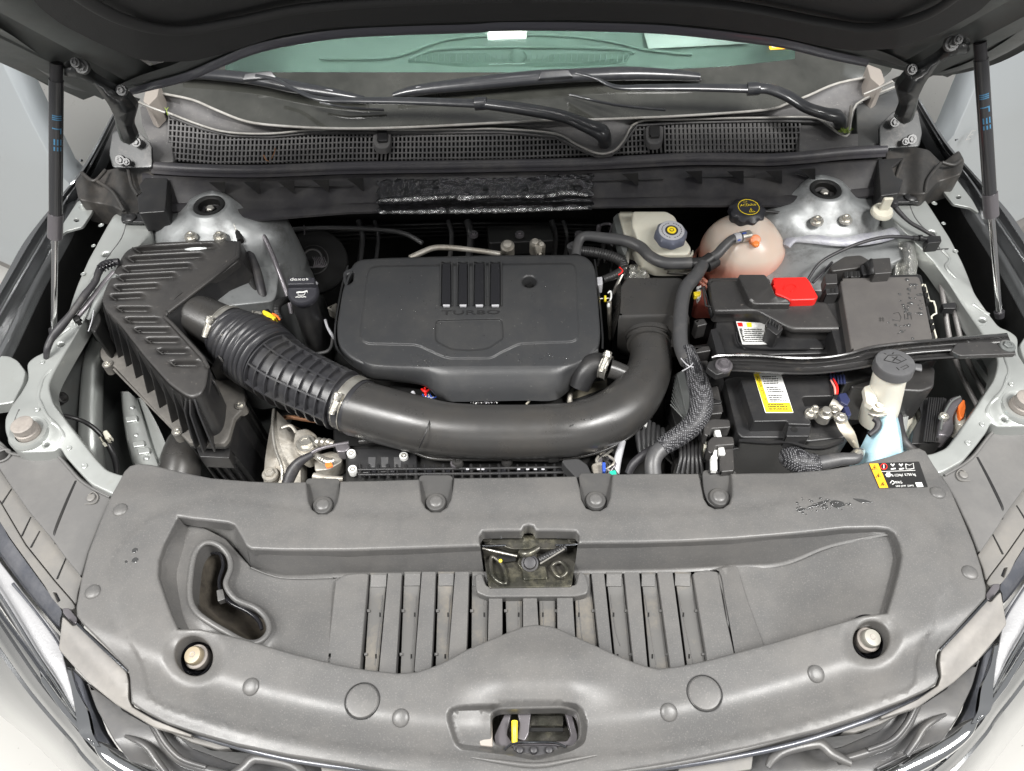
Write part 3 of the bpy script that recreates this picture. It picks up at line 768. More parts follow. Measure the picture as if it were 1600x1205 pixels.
# grille: backing shadow sheet and a lattice of real bars
GB = [(270, 250), (337, 256), (430, 255), (540, 251), (660, 250), (800, 248), (880, 245), (935, 243), (1036, 238), (1060, 238), (1246, 236)]
GL = [(263, 180)]+[(a, b+4) for a, b in LO[3:20]]
def gtop(u): return matchx(GL, [u])[0][1]
def gbot(u): return matchx(GB, [u])[0][1]
def gz(u, v): 
    a, b = gtop(u), gbot(u); t = (v-a)/max(b-a, 1); return .108-.02*t
xs = [264+i*6.4 for i in range(int((1252-264)/6.4)+1)]
bm = bmesh.new()
def bar(bm, p, q, w):
    a, b = P(*p), P(*q); d = (b-a)
    if d.length < 1e-5: return
    d.normalize(); n = Vector((0, -.35, .94)); s = d.cross(n).normalized()*w; h = n*w*1.6
    vs = [bm.verts.new(x) for x in (a-s, a+s, b+s, b-s, a-s-h, a+s-h, b+s-h, b-s-h)]
    for f in ((0, 1, 2, 3), (0, 4, 5, 1), (1, 5, 6, 2), (2, 6, 7, 3), (3, 7, 4, 0)): bm.faces.new([vs[i] for i in f])
dense = lambda u: 1050 < u < 1220
for x in xs:
    if 585 < x < 610 or 1010 < x < 1036: 
        a = gtop(x)+26
    else: a = gtop(x)
    b = gbot(x)
    if b-a > 3:
        bar(bm, (x, a, gz(x, a)), (x+(x-800)*.006, b, gz(x, b)), .0016 if not dense(x) else .0024)
for k in range(8):
    seg_ = None
    for x0, x1 in zip(xs, xs[1:]):
        if (585 < x0 < 608 or 1010 < x0 < 1034): continue
        y0 = gbot(x0)-3-k*8.6; y1 = gbot(x1)-3-k*8.6
        if y0 > gtop(x0)-2 and y1 > gtop(x1)-2: bar(bm, (x0, y0, gz(x0, y0)+.0004), (x1, y1, gz(x1, y1)+.0004), .0013)
g_ = finish(bm, 'grille_lattice', M['cowl'], cw, 30, weld=False, wn=False); g_['kind'] = 'stuff'
xs2 = list(range(236, 1290, 10))
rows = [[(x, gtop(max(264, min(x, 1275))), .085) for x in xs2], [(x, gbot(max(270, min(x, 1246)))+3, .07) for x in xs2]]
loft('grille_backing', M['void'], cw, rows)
# fringe under the grille lip
rows = [[(x, gtop(max(264, min(x, 1275)))-1, .112) for x in xs2[3:]], [(x, gtop(max(264, min(x, 1275)))+2, .111) for x in xs2[3:]], [(x, gtop(max(264, min(x, 1275)))+4, .105) for x in xs2[3:]]]
loft('grille_lip', M['cowl'], cw, rows)
# solid ends of the cowl
sheet('end_panel', M['cowl'], cw, rnd([(218, 164), (262, 177), (266, 215), (272, 252), (236, 254), (236, 226), (222, 195)], 4), .095, rim=2, drop=.03)
sheet('end_panel', M['cowl'], cw, rnd([(1250, 186), (1278, 186), (1310, 210), (1342, 208), (1342, 234), (1248, 238)], 4), .1, rim=2, drop=.03)
M['gut'] = mat('scuttle plastic', (.06, .062, .064), .5, dust=((.11, .108, .1), 9, .4, .8))
sheet('end_panel', M['gut'], cw, rnd([(1338, 164), (1400, 137), (1408, 160), (1384, 222), (1340, 232)], 4), .1, rim=2, drop=.03)
tube('gap_filler', M['flange'], cw, [(1330, 166, .125, .003), (1328, 185, .122, .003), (1324, 205, .118, .003)], seg=8)
for u, v in ((597, 211), (1023, 204)):
    t_ = sheet('tab_surround', M['cowl'], cw, rnd([(u-14, v-8), (u+14, v-8), (u+13, v+14), (u+7, v+20), (u-8, v+20), (u-14, v+13)], 5), .112, rim=2, drop=.012)
    sheet('clip_tab', M['cowlc'] if 'cowlc' in M else M['blk'], cw, rnd([(u-8, v-9), (u+8, v-9), (u+8, v+8), (u-8, v+9)], 2), .118, rim=1.5, drop=.01)
# dry twigs and a green weed caught in the grille
for pts in ([(430, 232, .12, .0012), (428, 240, .13, .001), (424, 248, .12, .0008)], [(412, 243, .115, .0016), (416, 250, .118, .0012), (420, 252, .115, .0008)]):
    o = tube('dry_twig', mat('dry twig', (.3, .14, .06), .7), None, pts, seg=5); tag(o, 'thin dry twig caught upright in the cowl grille' if pts[0][0] == 430 else 'short reddish dry twig lying against the lower edge of the cowl grille', 'twig')
gw = mat('green weed', (.22, .3, .05), .7)
bm = bmesh.new()
for pts in ([(262, 180, .13, .001), (260, 172, .138, .0008), (257, 168, .14, .0005)], [(260, 172, .138, .0008), (263, 168, .14, .0005)]): tube_bm(pts, seg=5, bm=bm)
o = finish(bm, 'weed_sprig', gw, wn=False); tag(o, 'tiny green weed sprig at the left end of the cowl', 'weed')
bm = bmesh.new()
for i in range(26):
    u = 1313+random.random()*18; v = 203+random.random()*6; tube_bm([(u, v, .124, .001), (u+random.uniform(-4, 4), v-random.random()*8, .132, .0006)], seg=4, bm=bm, n=2)
o = finish(bm, 'moss_tuft', gw, wn=False); tag(o, 'green moss tuft in the right wiper hollow of the cowl', 'moss')

# ---- bulkhead cover with rubber seal
bk = thing('bulkhead_cover', P(800, 300, .06), 'long black plastic bulkhead cover with a rubber seal along its top', 'bulkhead cover')
SE = [(236, 263), (300, 267), (400, 269), (540, 264), (680, 262), (800, 260), (900, 258), (990, 254), (1070, 250), (1150, 250), (1200, 251), (1260, 247), (1320, 241), (1384, 237)]
tube('rubber_seal', M['seal'], bk, [(u, v-3, .095) for u, v in SE], .0095, n=6, seg=14)
rows = [[(u, v-9, .092) for u, v in SE], [(u, v+2, .104) for u, v in SE], [(u, v+6, .099) for u, v in SE]]
loft('seal_lip', M['seal'], bk, [[(u, v+3, .093) for u, v in SE], [(u, v+8, .094) for u, v in SE], [(u, v+9, .088) for u, v in SE]], n=1)
BT = [(225, 274), (330, 279), (440, 278), (560, 273), (590, 274), (760, 272), (922, 268), (1070, 262), (1200, 262), (1300, 256), (1414, 250)]
BB = [(215, 335), (290, 333), (405, 346), (540, 335), (600, 333), (760, 330), (921, 326), (1070, 324), (1218, 324), (1330, 312), (1414, 303)]
def bz(u, t): return (.088-.03*t)
xs = list(range(222, 1412, 14))
t_ = matchx(BT, xs); b_ = matchx(BB, xs)
rows = [[(a[0], a[1]+(b[1]-a[1])*s_, z) for a, b in zip(t_, b_)] for s_, z in ((-.06, .085), (0, .088), (.5, .070), (.72, .062), (.76, .066), (.95, .062), (1.0, .058), (1.0, .03))]
loft('panel', M['bk'] if 'bk' in M else M['blk'], bk, rows, ang=50)
# gussets under the seal
for u in list(range(340, 570, 54))+[985, 1085, 1150, 1210, 1262]:
    v = matchx(BT, [u])[0][1]+6
    bm = bmesh.new()
    a = [P(u-14, v, .092), P(u+12, v-1, .092), P(u+12, v+20, .074), P(u+12, v-1, .106), P(u-14, v, .104)]
    vs = [bm.verts.new(x) for x in a]; bm.faces.new((vs[0], vs[1], vs[2])); bm.faces.new((vs[4], vs[3], vs[2])); bm.faces.new((vs[1], vs[3], vs[2])); bm.faces.new((vs[0], vs[4], vs[2]))
    finish(bm, 'gusset', M['blk'], bk, 20, wn=False)
    hexb = lathe('rivet', M['gprint'], bk, P(u-2, v+1, .097), [(.0012, .0012), (.0016, 0), (.0016, -.003)], 8)
# moulded ribs on the panel
for pts in ([(438, 292), (550, 291)], [(922, 283), (1036, 280)], [(1074, 277), (1180, 276)], [(1225, 268), (1260, 276)]):
    tube('moulded_line', M['blk'], bk, [(u, v, .080) for u, v in pts], .0014, n=4, seg=8)
M['foil3'] = mat('painted foil glint', (.6, .6, .6), .15, .9, bump=(240, 1, .004), var=(70, (.05, .05, .05)))  # bright tone paints the glints along the black foil's folds
# black foil patch
xs = [590+i*6 for i in range(57)]
rows = []
for k in range(14):
    t = k/13
    rows.append([(x+3*sin(k*1.9), 275+(332-275)*t-(x-590)*.012+1.0*noise.noise(Vector((x*.05, k*.3, 3))), .086-.022*t+.0016*noise.noise(Vector((x*.12, k*.9, 0)))+(.005 if k in (9, 10) else 0)) for x in xs])
loft('foil_patch', M['foil'], bk, rows, ang=25)
tube('foil_fold', M['foil3'], bk, [(592, 314, .081, .002), (640, 312, .083, .0035), (700, 309, .083, .003), (730, 310, .083, .0045), (760, 308, .083, .002), (850, 307, .082, .0025), (880, 302, .083, .0035), (918, 305, .081, .002)], n=8, seg=7, corr=(.009, .0016))
tube('foil_fold', M['foil3'], bk, [(592, 332, .07, .002), (760, 330, .071, .0035), (918, 325, .07, .002)], n=10, seg=7, corr=(.017, .0018))
def wing(pts, nm, bands):
    w_ = sheet('rubber_wing', M['rubberd'], bk, rnd(pts, 5), lambda u, v: .085-.02*sstep(260, 330, v)+.006*sin(u*.11), step=8, rim=3, drop=.05)
    return w_
M['rubberd'] = mat('dusty rubber flap', (.03, .029, .028), .5, bump=(220, .3, .0006), dust=((.075, .066, .058), 16, .45, .75))
wing([(116, 284), (128, 268), (148, 281), (160, 266), (202, 257), (240, 257), (242, 274), (217, 304), (219, 336), (196, 332), (175, 321), (122, 311)], 'l', 0)
wing([(1384, 230), (1418, 226), (1452, 233), (1472, 254), (1499, 233), (1508, 250), (1503, 271), (1465, 284), (1448, 302), (1414, 303), (1384, 300)], 'r', 0)
for pts in ([(150, 282, .09), (176, 300, .088), (194, 330, .075)], [(200, 262, .095), (206, 290, .085), (216, 306, .08)], [(128, 270, .092), (147, 283, .092), (165, 266, .095)], [(1410, 252, .09), (1400, 280, .085), (1398, 300, .08)], [(1470, 255, .092), (1450, 280, .088), (1446, 300, .08)], [(1472, 254, .094), (1490, 258, .092), (1502, 250, .093)]):
    tube('wing_fold', M['rubberd'], bk, pts, .0035, n=5, seg=8)
sheet('end_box', M['blk'], bk, rnd([(226, 277), (262, 278), (258, 330), (216, 333), (214, 306), (222, 300), (216, 290)], 3), .092, rim=2, drop=.04)
sheet('end_box', M['blk'], bk, rnd([(1372, 248), (1414, 246), (1394, 262), (1400, 276), (1412, 280), (1405, 302), (1376, 306)], 3), .092, rim=2, drop=.04)
# fixing tongues with push clips, left and right
for (u, v) in ((203, 340), (1423, 308)):
    sheet('fixing_tongue', M['blk'], bk, rnd([(u-14, v-7), (u+32*(1 if u < 800 else -1), v-7), (u+32*(1 if u < 800 else -1), v+7), (u-14, v+6)] if u < 800 else [(u-34, v-6), (u+16, v-6), (u+14, v+7), (u-34, v+8)], 3), .062, rim=1.5, drop=.004)
    lathe('push_clip', M['blk'], bk, P(u, v, .064), [(.003, .003), (.005, .004), (.009, .003), (.0115, .001), (.0115, -.004)], 20)

# ---- wipers
def wiper(label, blade, arm, head, joint, cl):
    w0 = thing('wiper', P(*head[-1][:3]), label, 'wiper', 'windscreen wipers')
    # blade: flat aerofoil spine plus rubber
    b_ = tube_bm([tuple(WS(u, v, .022))+(r*1.35,) for u, v, r in blade], world=True, n=6, seg=12, flat=.8)
    finish(b_, 'blade_spoiler', M['wip'], w0, 60)
    b_ = tube_bm([tuple(WS(u+2, v+5, .008))+(.0035,) for u, v, r in blade], world=True, n=6, seg=8)
    finish(b_, 'blade_rubber', M['rubber'], w0, 60)
    b_ = tube_bm([tuple(WS(u, v-4, .03))+(.0013,) for u, v, r in blade[1:-1]], world=True, n=6, seg=6)
    finish(b_, 'blade_highlight', M['gprint'], w0, 60)  # thin grey line paints the highlight along the black blade
    u, v = cl
    bm = bmesh.new(); 
    a = [WS(u-24, v+7, .026), WS(u-20, v-5, .03), WS(u+22, v-9, .03), WS(u+30, v+3, .026)]
    n2 = Wn*.012
    vs = [bm.verts.new(x) for x in a]+[bm.verts.new(x+n2) for x in a]
    for f in ((0, 1, 2, 3), (4, 5, 6, 7), (0, 1, 5, 4), (1, 2, 6, 5), (2, 3, 7, 6), (3, 0, 4, 7)): bm.faces.new([vs[i] for i in f])
    bevel(bm, .0025, 2); finish(bm, 'blade_clip', M['wip'], w0)
    b_ = tube_bm([(u_, v_, z, r) for u_, v_, z, r in arm], n=6, seg=12, flat=.6)
    finish(b_, 'arm', M['wip'], w0, 60)
    b_ = tube_bm(head, n=7, seg=16, flat=.75)
    finish(b_, 'arm_head', M['wip'], w0, 60)
    u_, v_, z, r = joint
    lathe('joint', M['wip'], w0, P(u_, v_, z), [(r*.5, r*1.0), (r*.9, r*.9), (r, r*.6), (r, -r)], 20, axis=(1, -.1, .1))
    return w0
M['wip'] = mat('wiper satin black', (.022, .023, .026), .3, coat=.3, dust=((.06, .06, .06), 30, .5, .85))
w1 = wiper('left wiper, its crank head nearer the middle of the car',
    [(270, 118, .004), (330, 117, .009), (400, 124, .010), (460, 136, .010), (520, 146, .008), (568, 154, .004)],
    [(400, 118, .185, .004), (430, 124, .185, .004), (460, 140, .18, .0045), (500, 155, .175, .006), (560, 157, .17, .008), (640, 158, .168, .0095), (750, 162, .166, .011)],
    [(752, 162, .166, .0115), (800, 168, .165, .013), (850, 176, .163, .0135), (885, 184, .16, .0135), (915, 196, .156, .015), (938, 206, .150, .018), (944, 214, .135, .018), (945, 222, .11, .017)], (752, 162, .166, .012), (405, 124))
w2 = wiper('right wiper, its crank head at the right end of the cowl',
    [(614, 149, .004), (650, 141, .008), (740, 131, .011), (830, 122, .012), (900, 118, .011), (980, 115, .011), (1050, 117, .009), (1093, 120, .006)],
    [(900, 114, .2, .004), (930, 122, .198, .004), (962, 136, .19, .006), (1010, 137, .185, .008), (1090, 137, .18, .0095), (1178, 139, .176, .011)],
    [(1178, 139, .176, .0115), (1200, 139, .176, .012), (1230, 150, .172, .0125), (1260, 168, .165, .0125), (1290, 178, .158, .0135), (1308, 182, .15, .0155), (1312, 190, .135, .0155), (1313, 196, .12, .014)], (1178, 139, .176, .012), (865, 122))
tube('strut_wire', M['wip'], w2, [(890, 148, .15), (960, 164, .15), (1040, 172, .15)], .0025, n=3, seg=6)
tube('strut_wire', M['wip'], w1, [(500, 160, .14), (540, 168, .135), (600, 172, .13)], .0025, n=3, seg=6)

# ---- gas struts
def gas(label, top, mid, low, end, tx):
    g = thing('gas_strut', Vector(end), label, 'gas strut', 'gas struts holding the hood')
    a, b, c, d = map(Vector, (top, mid, low, end))
    fin = lambda nm, m, p, q, r0, r1, **k: finish(tube_bm([tuple(p)+(r0,), tuple(q)+(r1,)], world=True, n=2, seg=20), nm, m, g, 50)
    fin('end_fitting', M['rubber'], a, a.lerp(b, .13), .0085, .0085)
    fin('cylinder', M['gasb'], a.lerp(b, .1), b, .0098, .0098)
    fin('collar', M['gask'], b.lerp(a, .02), c, .0112, .0112)
    fin('rod', M['rod'], c, d, .0048, .0048)
    fin('ball_socket', M['rubber'], d, d+(c-d).normalized()*.012, .007, .0085)
    # blue print wrapped on the cylinder
    ax = (b-a).normalized(); toC = (CP-a.lerp(b, .4)); toC -= ax*toC.dot(ax); toC.normalize(); sd = ax.cross(toC)
    for t0, n_, kind in ((.30, 3, 'bar'), (.38, 1, 'L'), (.45, 3, 'blk'), (.5, 2, 'blk')):
        for i in range(n_):
            bm = bmesh.new(); p = a.lerp(b, t0+i*.012)
            for k in range(6):
                an = -.75+1.3*k/6; 
                q0 = p+(toC*cos(an)+sd*sin(an))*.0101; q1 = p+(toC*cos(an+.2)+sd*sin(an+.2))*.0101
                if kind == 'blk' and k % 2: continue
                hh = ax*(.0016 if kind == 'bar' else .0035)
                if kind == 'L': hh = ax*(.009 if k < 1 else .0016)
                bm.faces.new([bm.verts.new(x) for x in (q0, q1, q1+hh, q0+hh)])
            finish(bm, 'printed_mark', M['bprint'], g, wn=False)
    return g
M['gasb'] = mat('gas strut black paint', (.03, .03, .032), .22, coat=.6)
M['gask'] = mat('gas strut lower sleeve', (.16, .15, .16), .3, .5)
topL = PP(88, 98, (0, 1.06, .387), (0, .894, .447)); topR = PP(1531, 66, (0, 1.06, .387), (0, .894, .447))
def ptY(u, v, y): return PY(u, v, y)
gas('black gas strut at the left side, holding up the hood', topL, PP(87, 338, topL.lerp(P(85, 520, -.02), .55), (0, -.8, .6)), PP(86, 371, topL.lerp(P(85, 520, -.02), .63), (0, -.8, .6)), P(84, 524, -.02), 0)
gas('black gas strut at the right side, holding up the hood', topR, PP(1547, 306, topR.lerp(P(1560, 495, -.02), .55), (0, -.8, .6)), PP(1549, 337, topR.lerp(P(1560, 495, -.02), .63), (0, -.8, .6)), P(1562, 496, -.02), 0)
# ================================================================ engine cover
ec = thing('engine_cover', P(735, 480, 0), 'charcoal plastic engine cover with four raised bars and a shield-shaped recess', 'engine cover')
def ez(u, v): return .03-.012*sstep(400, 575, v)*1.0-.010*sstep(560, 545, 1)*0
OUT = rnd([(556, 404), (600, 401), (760, 397), (912, 396), (930, 412), (935, 470), (939, 525), (934, 546), (905, 570), (880, 575), (700, 576), (612, 575), (575, 572), (548, 560), (528, 540), (525, 510), (535, 450), (545, 422)], 16, 5)
recess = rnd([(681, 501), (784, 499), (787, 529), (762, 545), (737, 548), (705, 546), (680, 533)], 6)
panel = rnd([(583, 417), (612, 416), (895, 412), (900, 420), (904, 528), (896, 534), (812, 537), (782, 551), (768, 560), (700, 560), (682, 553), (652, 539), (572, 537), (562, 528), (568, 480), (575, 424)], 8, 4)
def ez2(u, v):
    s_ = sdist(u, v, panel)
    rs = sdist(u, v, recess)
    return ez(u, v)+.0032*sstep(-2.2, 2.2, s_)-.0028*sstep(-4, -1.0, s_)*sstep(5, 2, -s_ if s_ < 0 else 0)*0-.0045*sstep(-1.5, 1.5, rs)
hole = ell(827, 439, 11, 8.5, 20)
lifthole = rnd([(541, 428), (552, 424), (551, 438), (543, 444)], 3)
# extra rows of points right at the creases make them crisp
def sheet_crease(name, m, parent, outer, zf, creases, step, holes=(), **kw):
    bm = sheet_bm(outer, zf, holes=holes, step=step, **kw); return finish(bm, name, m, parent, 50)
_old = sheet_bm
def crease_pts(loops, w_=(-2.4, -.8, .8, 2.4)):
    r = []
    for L in loops:
        L = dens(L, 5)
        for d in w_: r += [p[:2] for p in offs(L, d)]
    return r
EXTRA = []
_cdt = delaunay_2d_cdt
def delaunay_2d_cdt(pts, edges, faces, t, eps):
    return _cdt(pts+[Vector(p) for p in EXTRA], edges, faces, t, eps)
EXTRA = crease_pts([panel, recess])
sheet('top_shell', M['engine'], ec, OUT, ez2, step=12, holes=[hole, lifthole], rim=5, drop=.02, hdrop=.02, ang=60)
EXTRA = []
# front skirt flowing down from the top shell
sk0 = [(560, 560), (580, 571), (612, 574), (660, 575), (700, 575), (760, 575), (820, 575), (870, 574), (890, 572), (912, 562), (934, 546)]
sk1 = [(566, 582), (582, 590), (612, 593), (655, 597), (690, 612), (760, 612), (820, 611), (866, 610), (892, 592), (914, 580), (938, 566)]
sk2 = [(572, 590), (588, 594), (620, 597), (664, 604), (694, 626), (760, 627), (820, 626), (868, 625), (896, 604), (918, 590), (944, 574)]
rows = [[(u, v-1, .019) for u, v in sk0], [(a[0]+(b[0]-a[0])*.35, a[1]+(b[1]-a[1])*.35, .014) for a, b in zip(sk0, sk1)], [(u, v, -.008) for u, v in sk1], [(u, v, -.022) for u, v in sk2], [(u, v-2, -.05) for u, v in sk2]]
loft('front_skirt', M['engine'], ec, rows, n=1, k=4, ang=60)
# side skirts
for pts in ([(545, 415), (535, 450), (525, 510), (528, 545), (550, 566)], [(928, 405), (934, 450), (940, 520), (940, 545)]):
    s_ = -1 if pts[0][0] < 700 else 1
    rows = [[(u, v, ez(u, v)-.006) for u, v in pts], [(u+s_*2, v, ez(u, v)-.012) for u, v in pts], [(u+s_*3, v+1, -.06) for u, v in pts]]
    loft('side_skirt', M['engine'], ec, rows, n=1, ang=60)
for (a, b) in ((691, 704), (717, 730), (742, 756), (767, 781)):
    o = sheet('raised_bar', M['gloss'], ec, rnd([(a, 411), (b, 411), (b, 477), (a-1, 477)], 2), lambda u, v: ez(u, v)+.0085, step=None, rim=1.6, drop=.008)
    tube('bar_rim', M['engine'], ec, [(a-3, 478, ez(a, 478)+.004), (a-2, 410, ez(a, 410)+.005), (b+2, 410, ez(b, 410)+.005), (b+2.5, 478, ez(b, 478)+.004)], .0016, n=1, seg=6)
    sheet('bar_foot', M['gprint'], ec, rnd([(a+1, 475.5), (b-1, 475.5), (b-1, 478), (a+1, 478)], .5), ez(a, 478)+.0088, rim=.6, drop=.003)
txt_obj('turbo_lettering', 'TURBO', M['engine2'] if 'engine2' in M else M['blk'], ec, P(690, 492, ez(700, 492)+.0035), P(781, 491, ez(700, 492)+.0035), .0095, .0012)
o = bpy.data.objects['turbo_lettering']; md = o.modifiers.new('s', 'SOLIDIFY'); md.thickness = .0015
lathe('bolt_well', M['void'], ec, P(827, 441, .01), [(.004, .004), (.006, .003), (.013, .0), (.016, -.01)], 20)
# tiny water drops and scuffs on the cover
def droplets(name, parent, spots, z, m=None, s=.0016, label=None):
    bm = bmesh.new()
    for u, v in spots:
        p = P(u, v, z(u, v) if callable(z) else z); r = s*random.uniform(.5, 1.4)
        lathe_bm([(1e-5, r*.45), (r*.5, r*.4), (r*.85, r*.22), (r, 0)], 8, bm=bm, mtx=Matrix.Translation(p) @ Matrix.Rotation(random.random()*6, 4, 'Z') @ Matrix.Diagonal((1, random.uniform(.7, 1.4), 1, 1)))
    o = finish(bm, name, m or M['water'], parent, 60, wn=False); o['kind'] = 'stuff'; return o
M['water'] = mat('water drops', (.3, .3, .3), .05, trans=.85); M['water'].node_tree.nodes['Principled BSDF'].inputs['IOR'].default_value = 1.33
random.seed(3)
sp = [(random.gauss(668, 16), random.gauss(566, 5)) for i in range(40)]+[(random.uniform(810, 890), random.uniform(552, 568)) for i in range(22)]+[(random.uniform(565, 900), random.uniform(425, 560)) for i in range(40)]
droplets('water_drops', ec, sp, lambda u, v: ez2(u, v)+.0004, s=.0011)

# ================================================================ air filter box
ab = thing('air_filter_box', P(270, 560, -.1), 'charcoal plastic air filter box with ribbed lid at the left', 'air filter box')
LID = rnd([(210, 384), (250, 377), (330, 374), (374, 375), (378, 388), (373, 406), (262, 490), (257, 494), (266, 504), (318, 560), (326, 572), (322, 600), (314, 615), (300, 621), (288, 617), (262, 598), (225, 556), (190, 510), (162, 480), (158, 466), (166, 444), (192, 396), (200, 388)], 6, 4)
def lz_(u, v): return .055-.00004*(v-380)
# slots of the lid: long upper ones and short lower ones; (left, right, v at left, slope)
SL = []
for i, (x0, x1, y) in enumerate([(208, 332, 393), (198, 314, 407.5), (190, 296, 423), (182, 272, 437), (176, 246, 452.5), (170, 222, 467), (180, 232, 485), (193, 246, 502), (207, 262, 518), (225, 278, 534), (243, 292, 551), (263, 308, 570)]):
    SL.append((x0, x1, y, i))
slots = []
for x0, x1, y, i in SL:
    s_ = -.055 if i < 6 else 0
    h_ = 5.2
    slots.append(([(x0, y-5), (x0+13, y-6+0), (x1-2, y-6+(x1-x0)*s_), (x1+8, y-6+(x1-x0)*s_), (x1, y+4+(x1-x0)*s_), (x0+10, y+3.5)], i))
def lz2(u, v):
    z = lz_(u, v)
    for L, i in slots:
        x0, x1 = L[0][0], L[3][0]
        if x0-2 < u < x1+2:
            yc = L[0][1]+5+(u-x0)*(-.055 if i < 6 else 0)
            d = v-yc
            if -9 < d < 7:
                sx = sstep(x0, x0+12, u+d*-1.0)*sstep(x1+1, x1-9, u)
                # sloping ramp that falls toward the front then steps back up
                z -= .013*sx*sstep(-8, 2, d)*sstep(4.2, 3.0, d)
    return z
ex = []
for L, i in slots:
    x0, x1 = L[0][0], L[3][0]
    n_ = int((x1-x0)/4)
    for k in range(n_+1):
        u = x0+(x1-x0)*k/n_; yc = L[0][1]+5+(u-x0)*(-.055 if i < 6 else 0)
        for d in (-8, -5, -2, 0.5, 2.0, 3.1, 4.2): ex.append((u, yc+d))
EXTRA = [p for p in ex if sdist(p[0], p[1], offs(LID, -3)) > 1]
lid = sheet('lid', M['airbox'], ab, LID, lz2, step=9, rim=4, drop=.012, ang=60, taper=.02)
EXTRA = []
for L, i in slots:   # bright scored edge at each slot's left end
    x0 = L[0][0]; y = L[0][1]
    tube('slot_edge', M['airbox'], lid, [(x0-1, y-1, lz_(x0, y)+.001), (x0+12, y+7.5, lz_(x0, y)+.0005)], .0011, n=2, seg=6)
# ridge along the lid's right fold
tube('lid_ridge', M['airbox'], lid, [(374, 379, .054, .003), (372, 402, .054, .004), (330, 436, .054, .0045), (262, 488, .054, .0045)], n=1, seg=10)
tube('lid_ridge', M['airbox'], lid, [(258, 496, .054, .003), (268, 505, .054, .003), (318, 560, .054, .003), (325, 574, .054, .003)], n=1, seg=10)
# body of the lid falling to the flange
Wl = lambda pts: [P(*p) for p in pts]
topL_ = [(160, 470, .045), (166, 484, .045), (190, 512, .045), (225, 557, .045), (262, 600, .045), (288, 619, .045), (300, 623, .045), (315, 617, .045), (323, 602, .045), (327, 574, .045)]
botL_ = [(167, 540, -.09), (174, 552, -.09), (205, 588, -.09), (240, 622, -.09), (272, 652, -.09), (297, 672, -.09), (318, 680, -.09), (338, 668, -.09), (348, 646, -.09), (352, 622, -.09)]
# real vertical drop with slight flare
A_ = Wl(topL_); B_ = []
cx = sum((p for p in A_), Vector())/len(A_)
for p in A_: B_.append(Vector((p.x+(p.x-cx.x)*.03-.003, p.y-.006, -.054)))
rows = [[tuple(p) for p in A_], [tuple(p.lerp(q, .08)+Vector((0, 0, .0))) for p, q in zip(A_, B_)], [tuple(p) for p in B_]]
loft('lid_side', M['dark2'] if 'dark2' in M else M['blk'], ab, rows, n=1, world=True, k=4, ang=60)
# fins down the side
fa = cr([tuple(p) for p in A_], 4); fb = cr([tuple(p) for p in B_], 4)
for i in range(1, 27, 2):
    p = Vector(fa[i]); q = Vector(fb[i]); t = (Vector(fa[i+1])-Vector(fa[i-1])).normalized(); n = Vector((t.y, -t.x, 0)).normalized()
    if n.dot(p-cx) < 0: n = -n
    big = .006 if i < 20 else .014
    if i > 22: big = .017
    bm = bmesh.new()
    o_ = [p+n*.002, p+n*big+Vector((0, 0, -.018)), q+n*(big+.012), q]
    th = t*.0013
    vs = [bm.verts.new(x-th) for x in o_]+[bm.verts.new(x+th) for x in o_]
    for f in ((0, 1, 2, 3), (7, 6, 5, 4), (0, 4, 5, 1), (1, 5, 6, 2), (2, 6, 7, 3)): bm.faces.new([vs[j] for j in f])
    finish(bm, 'fin', M['blk'], ab, 30, wn=False)
# right hand fins below the outlet
for (u0, v0, u1, v1) in ((341, 556, 362, 600), (330, 592, 352, 640), (318, 612, 344, 668)):
    a = P(u0, v0, .03); b = P(u0+8, v0+10, .02); c = P(u1, v1, -.07)
    bm = bmesh.new(); th = Vector((.0015, .001, 0)); vs = [bm.verts.new(x-th) for x in (a, b, c, c+Vector((-.02, -.0, 0)), a+Vector((-.02, 0, -.03)))]+[bm.verts.new(x+th) for x in (a, b, c, c+Vector((-.02, 0, 0)), a+Vector((-.02, 0, -.03)))]
    bm.faces.new(vs[:5]); bm.faces.new(vs[9:4:-1])
    for j in range(5): bm.faces.new((vs[j], vs[(j+1) % 5], vs[5+(j+1) % 5], vs[5+j]))
    finish(bm, 'fin', M['blk'], ab, 30, wn=False)
    tube('fin_edge', M['airbox'], ab, [(u0, v0, .031, .001), (u0+8, v0+10, .022, .0014), (u1-2, v1-3, -.06, .001)], n=4, seg=6)
# parting flange
FLG = [(166, 528), (156, 548), (157, 558), (166, 570), (178, 572), (272, 672), (284, 680), (296, 692), (350, 693), (357, 684), (366, 652), (378, 640), (383, 618), (376, 600), (340, 560), (250, 500), (190, 500)]
fl = sheet('parting_flange', M['flange'], ab, rnd(FLG, 3), -.05, rim=2, drop=.008)
fl2 = sheet('parting_flange', M['blk'], ab, rnd([(x+0, y) for x, y in offs(FLG, 1)], 3), -.062, rim=2, drop=.012)
tube('flange_rib', M['flange'], fl, [(178, 577, -.055, .002), (228, 628, -.055, .002), (274, 674, -.055, .002)], n=2, seg=8)
for u, v in ((168, 569), (277, 674), (375, 633)):
    hexbolt('screw', fl, u, v, -.046, .005, .004, washer=False, m=M['steel'])
    lathe('screw_boss', M['flange'], fl, P(u, v, -.048), [(.007, .002), (.009, .001), (.009, -.02)], 18)
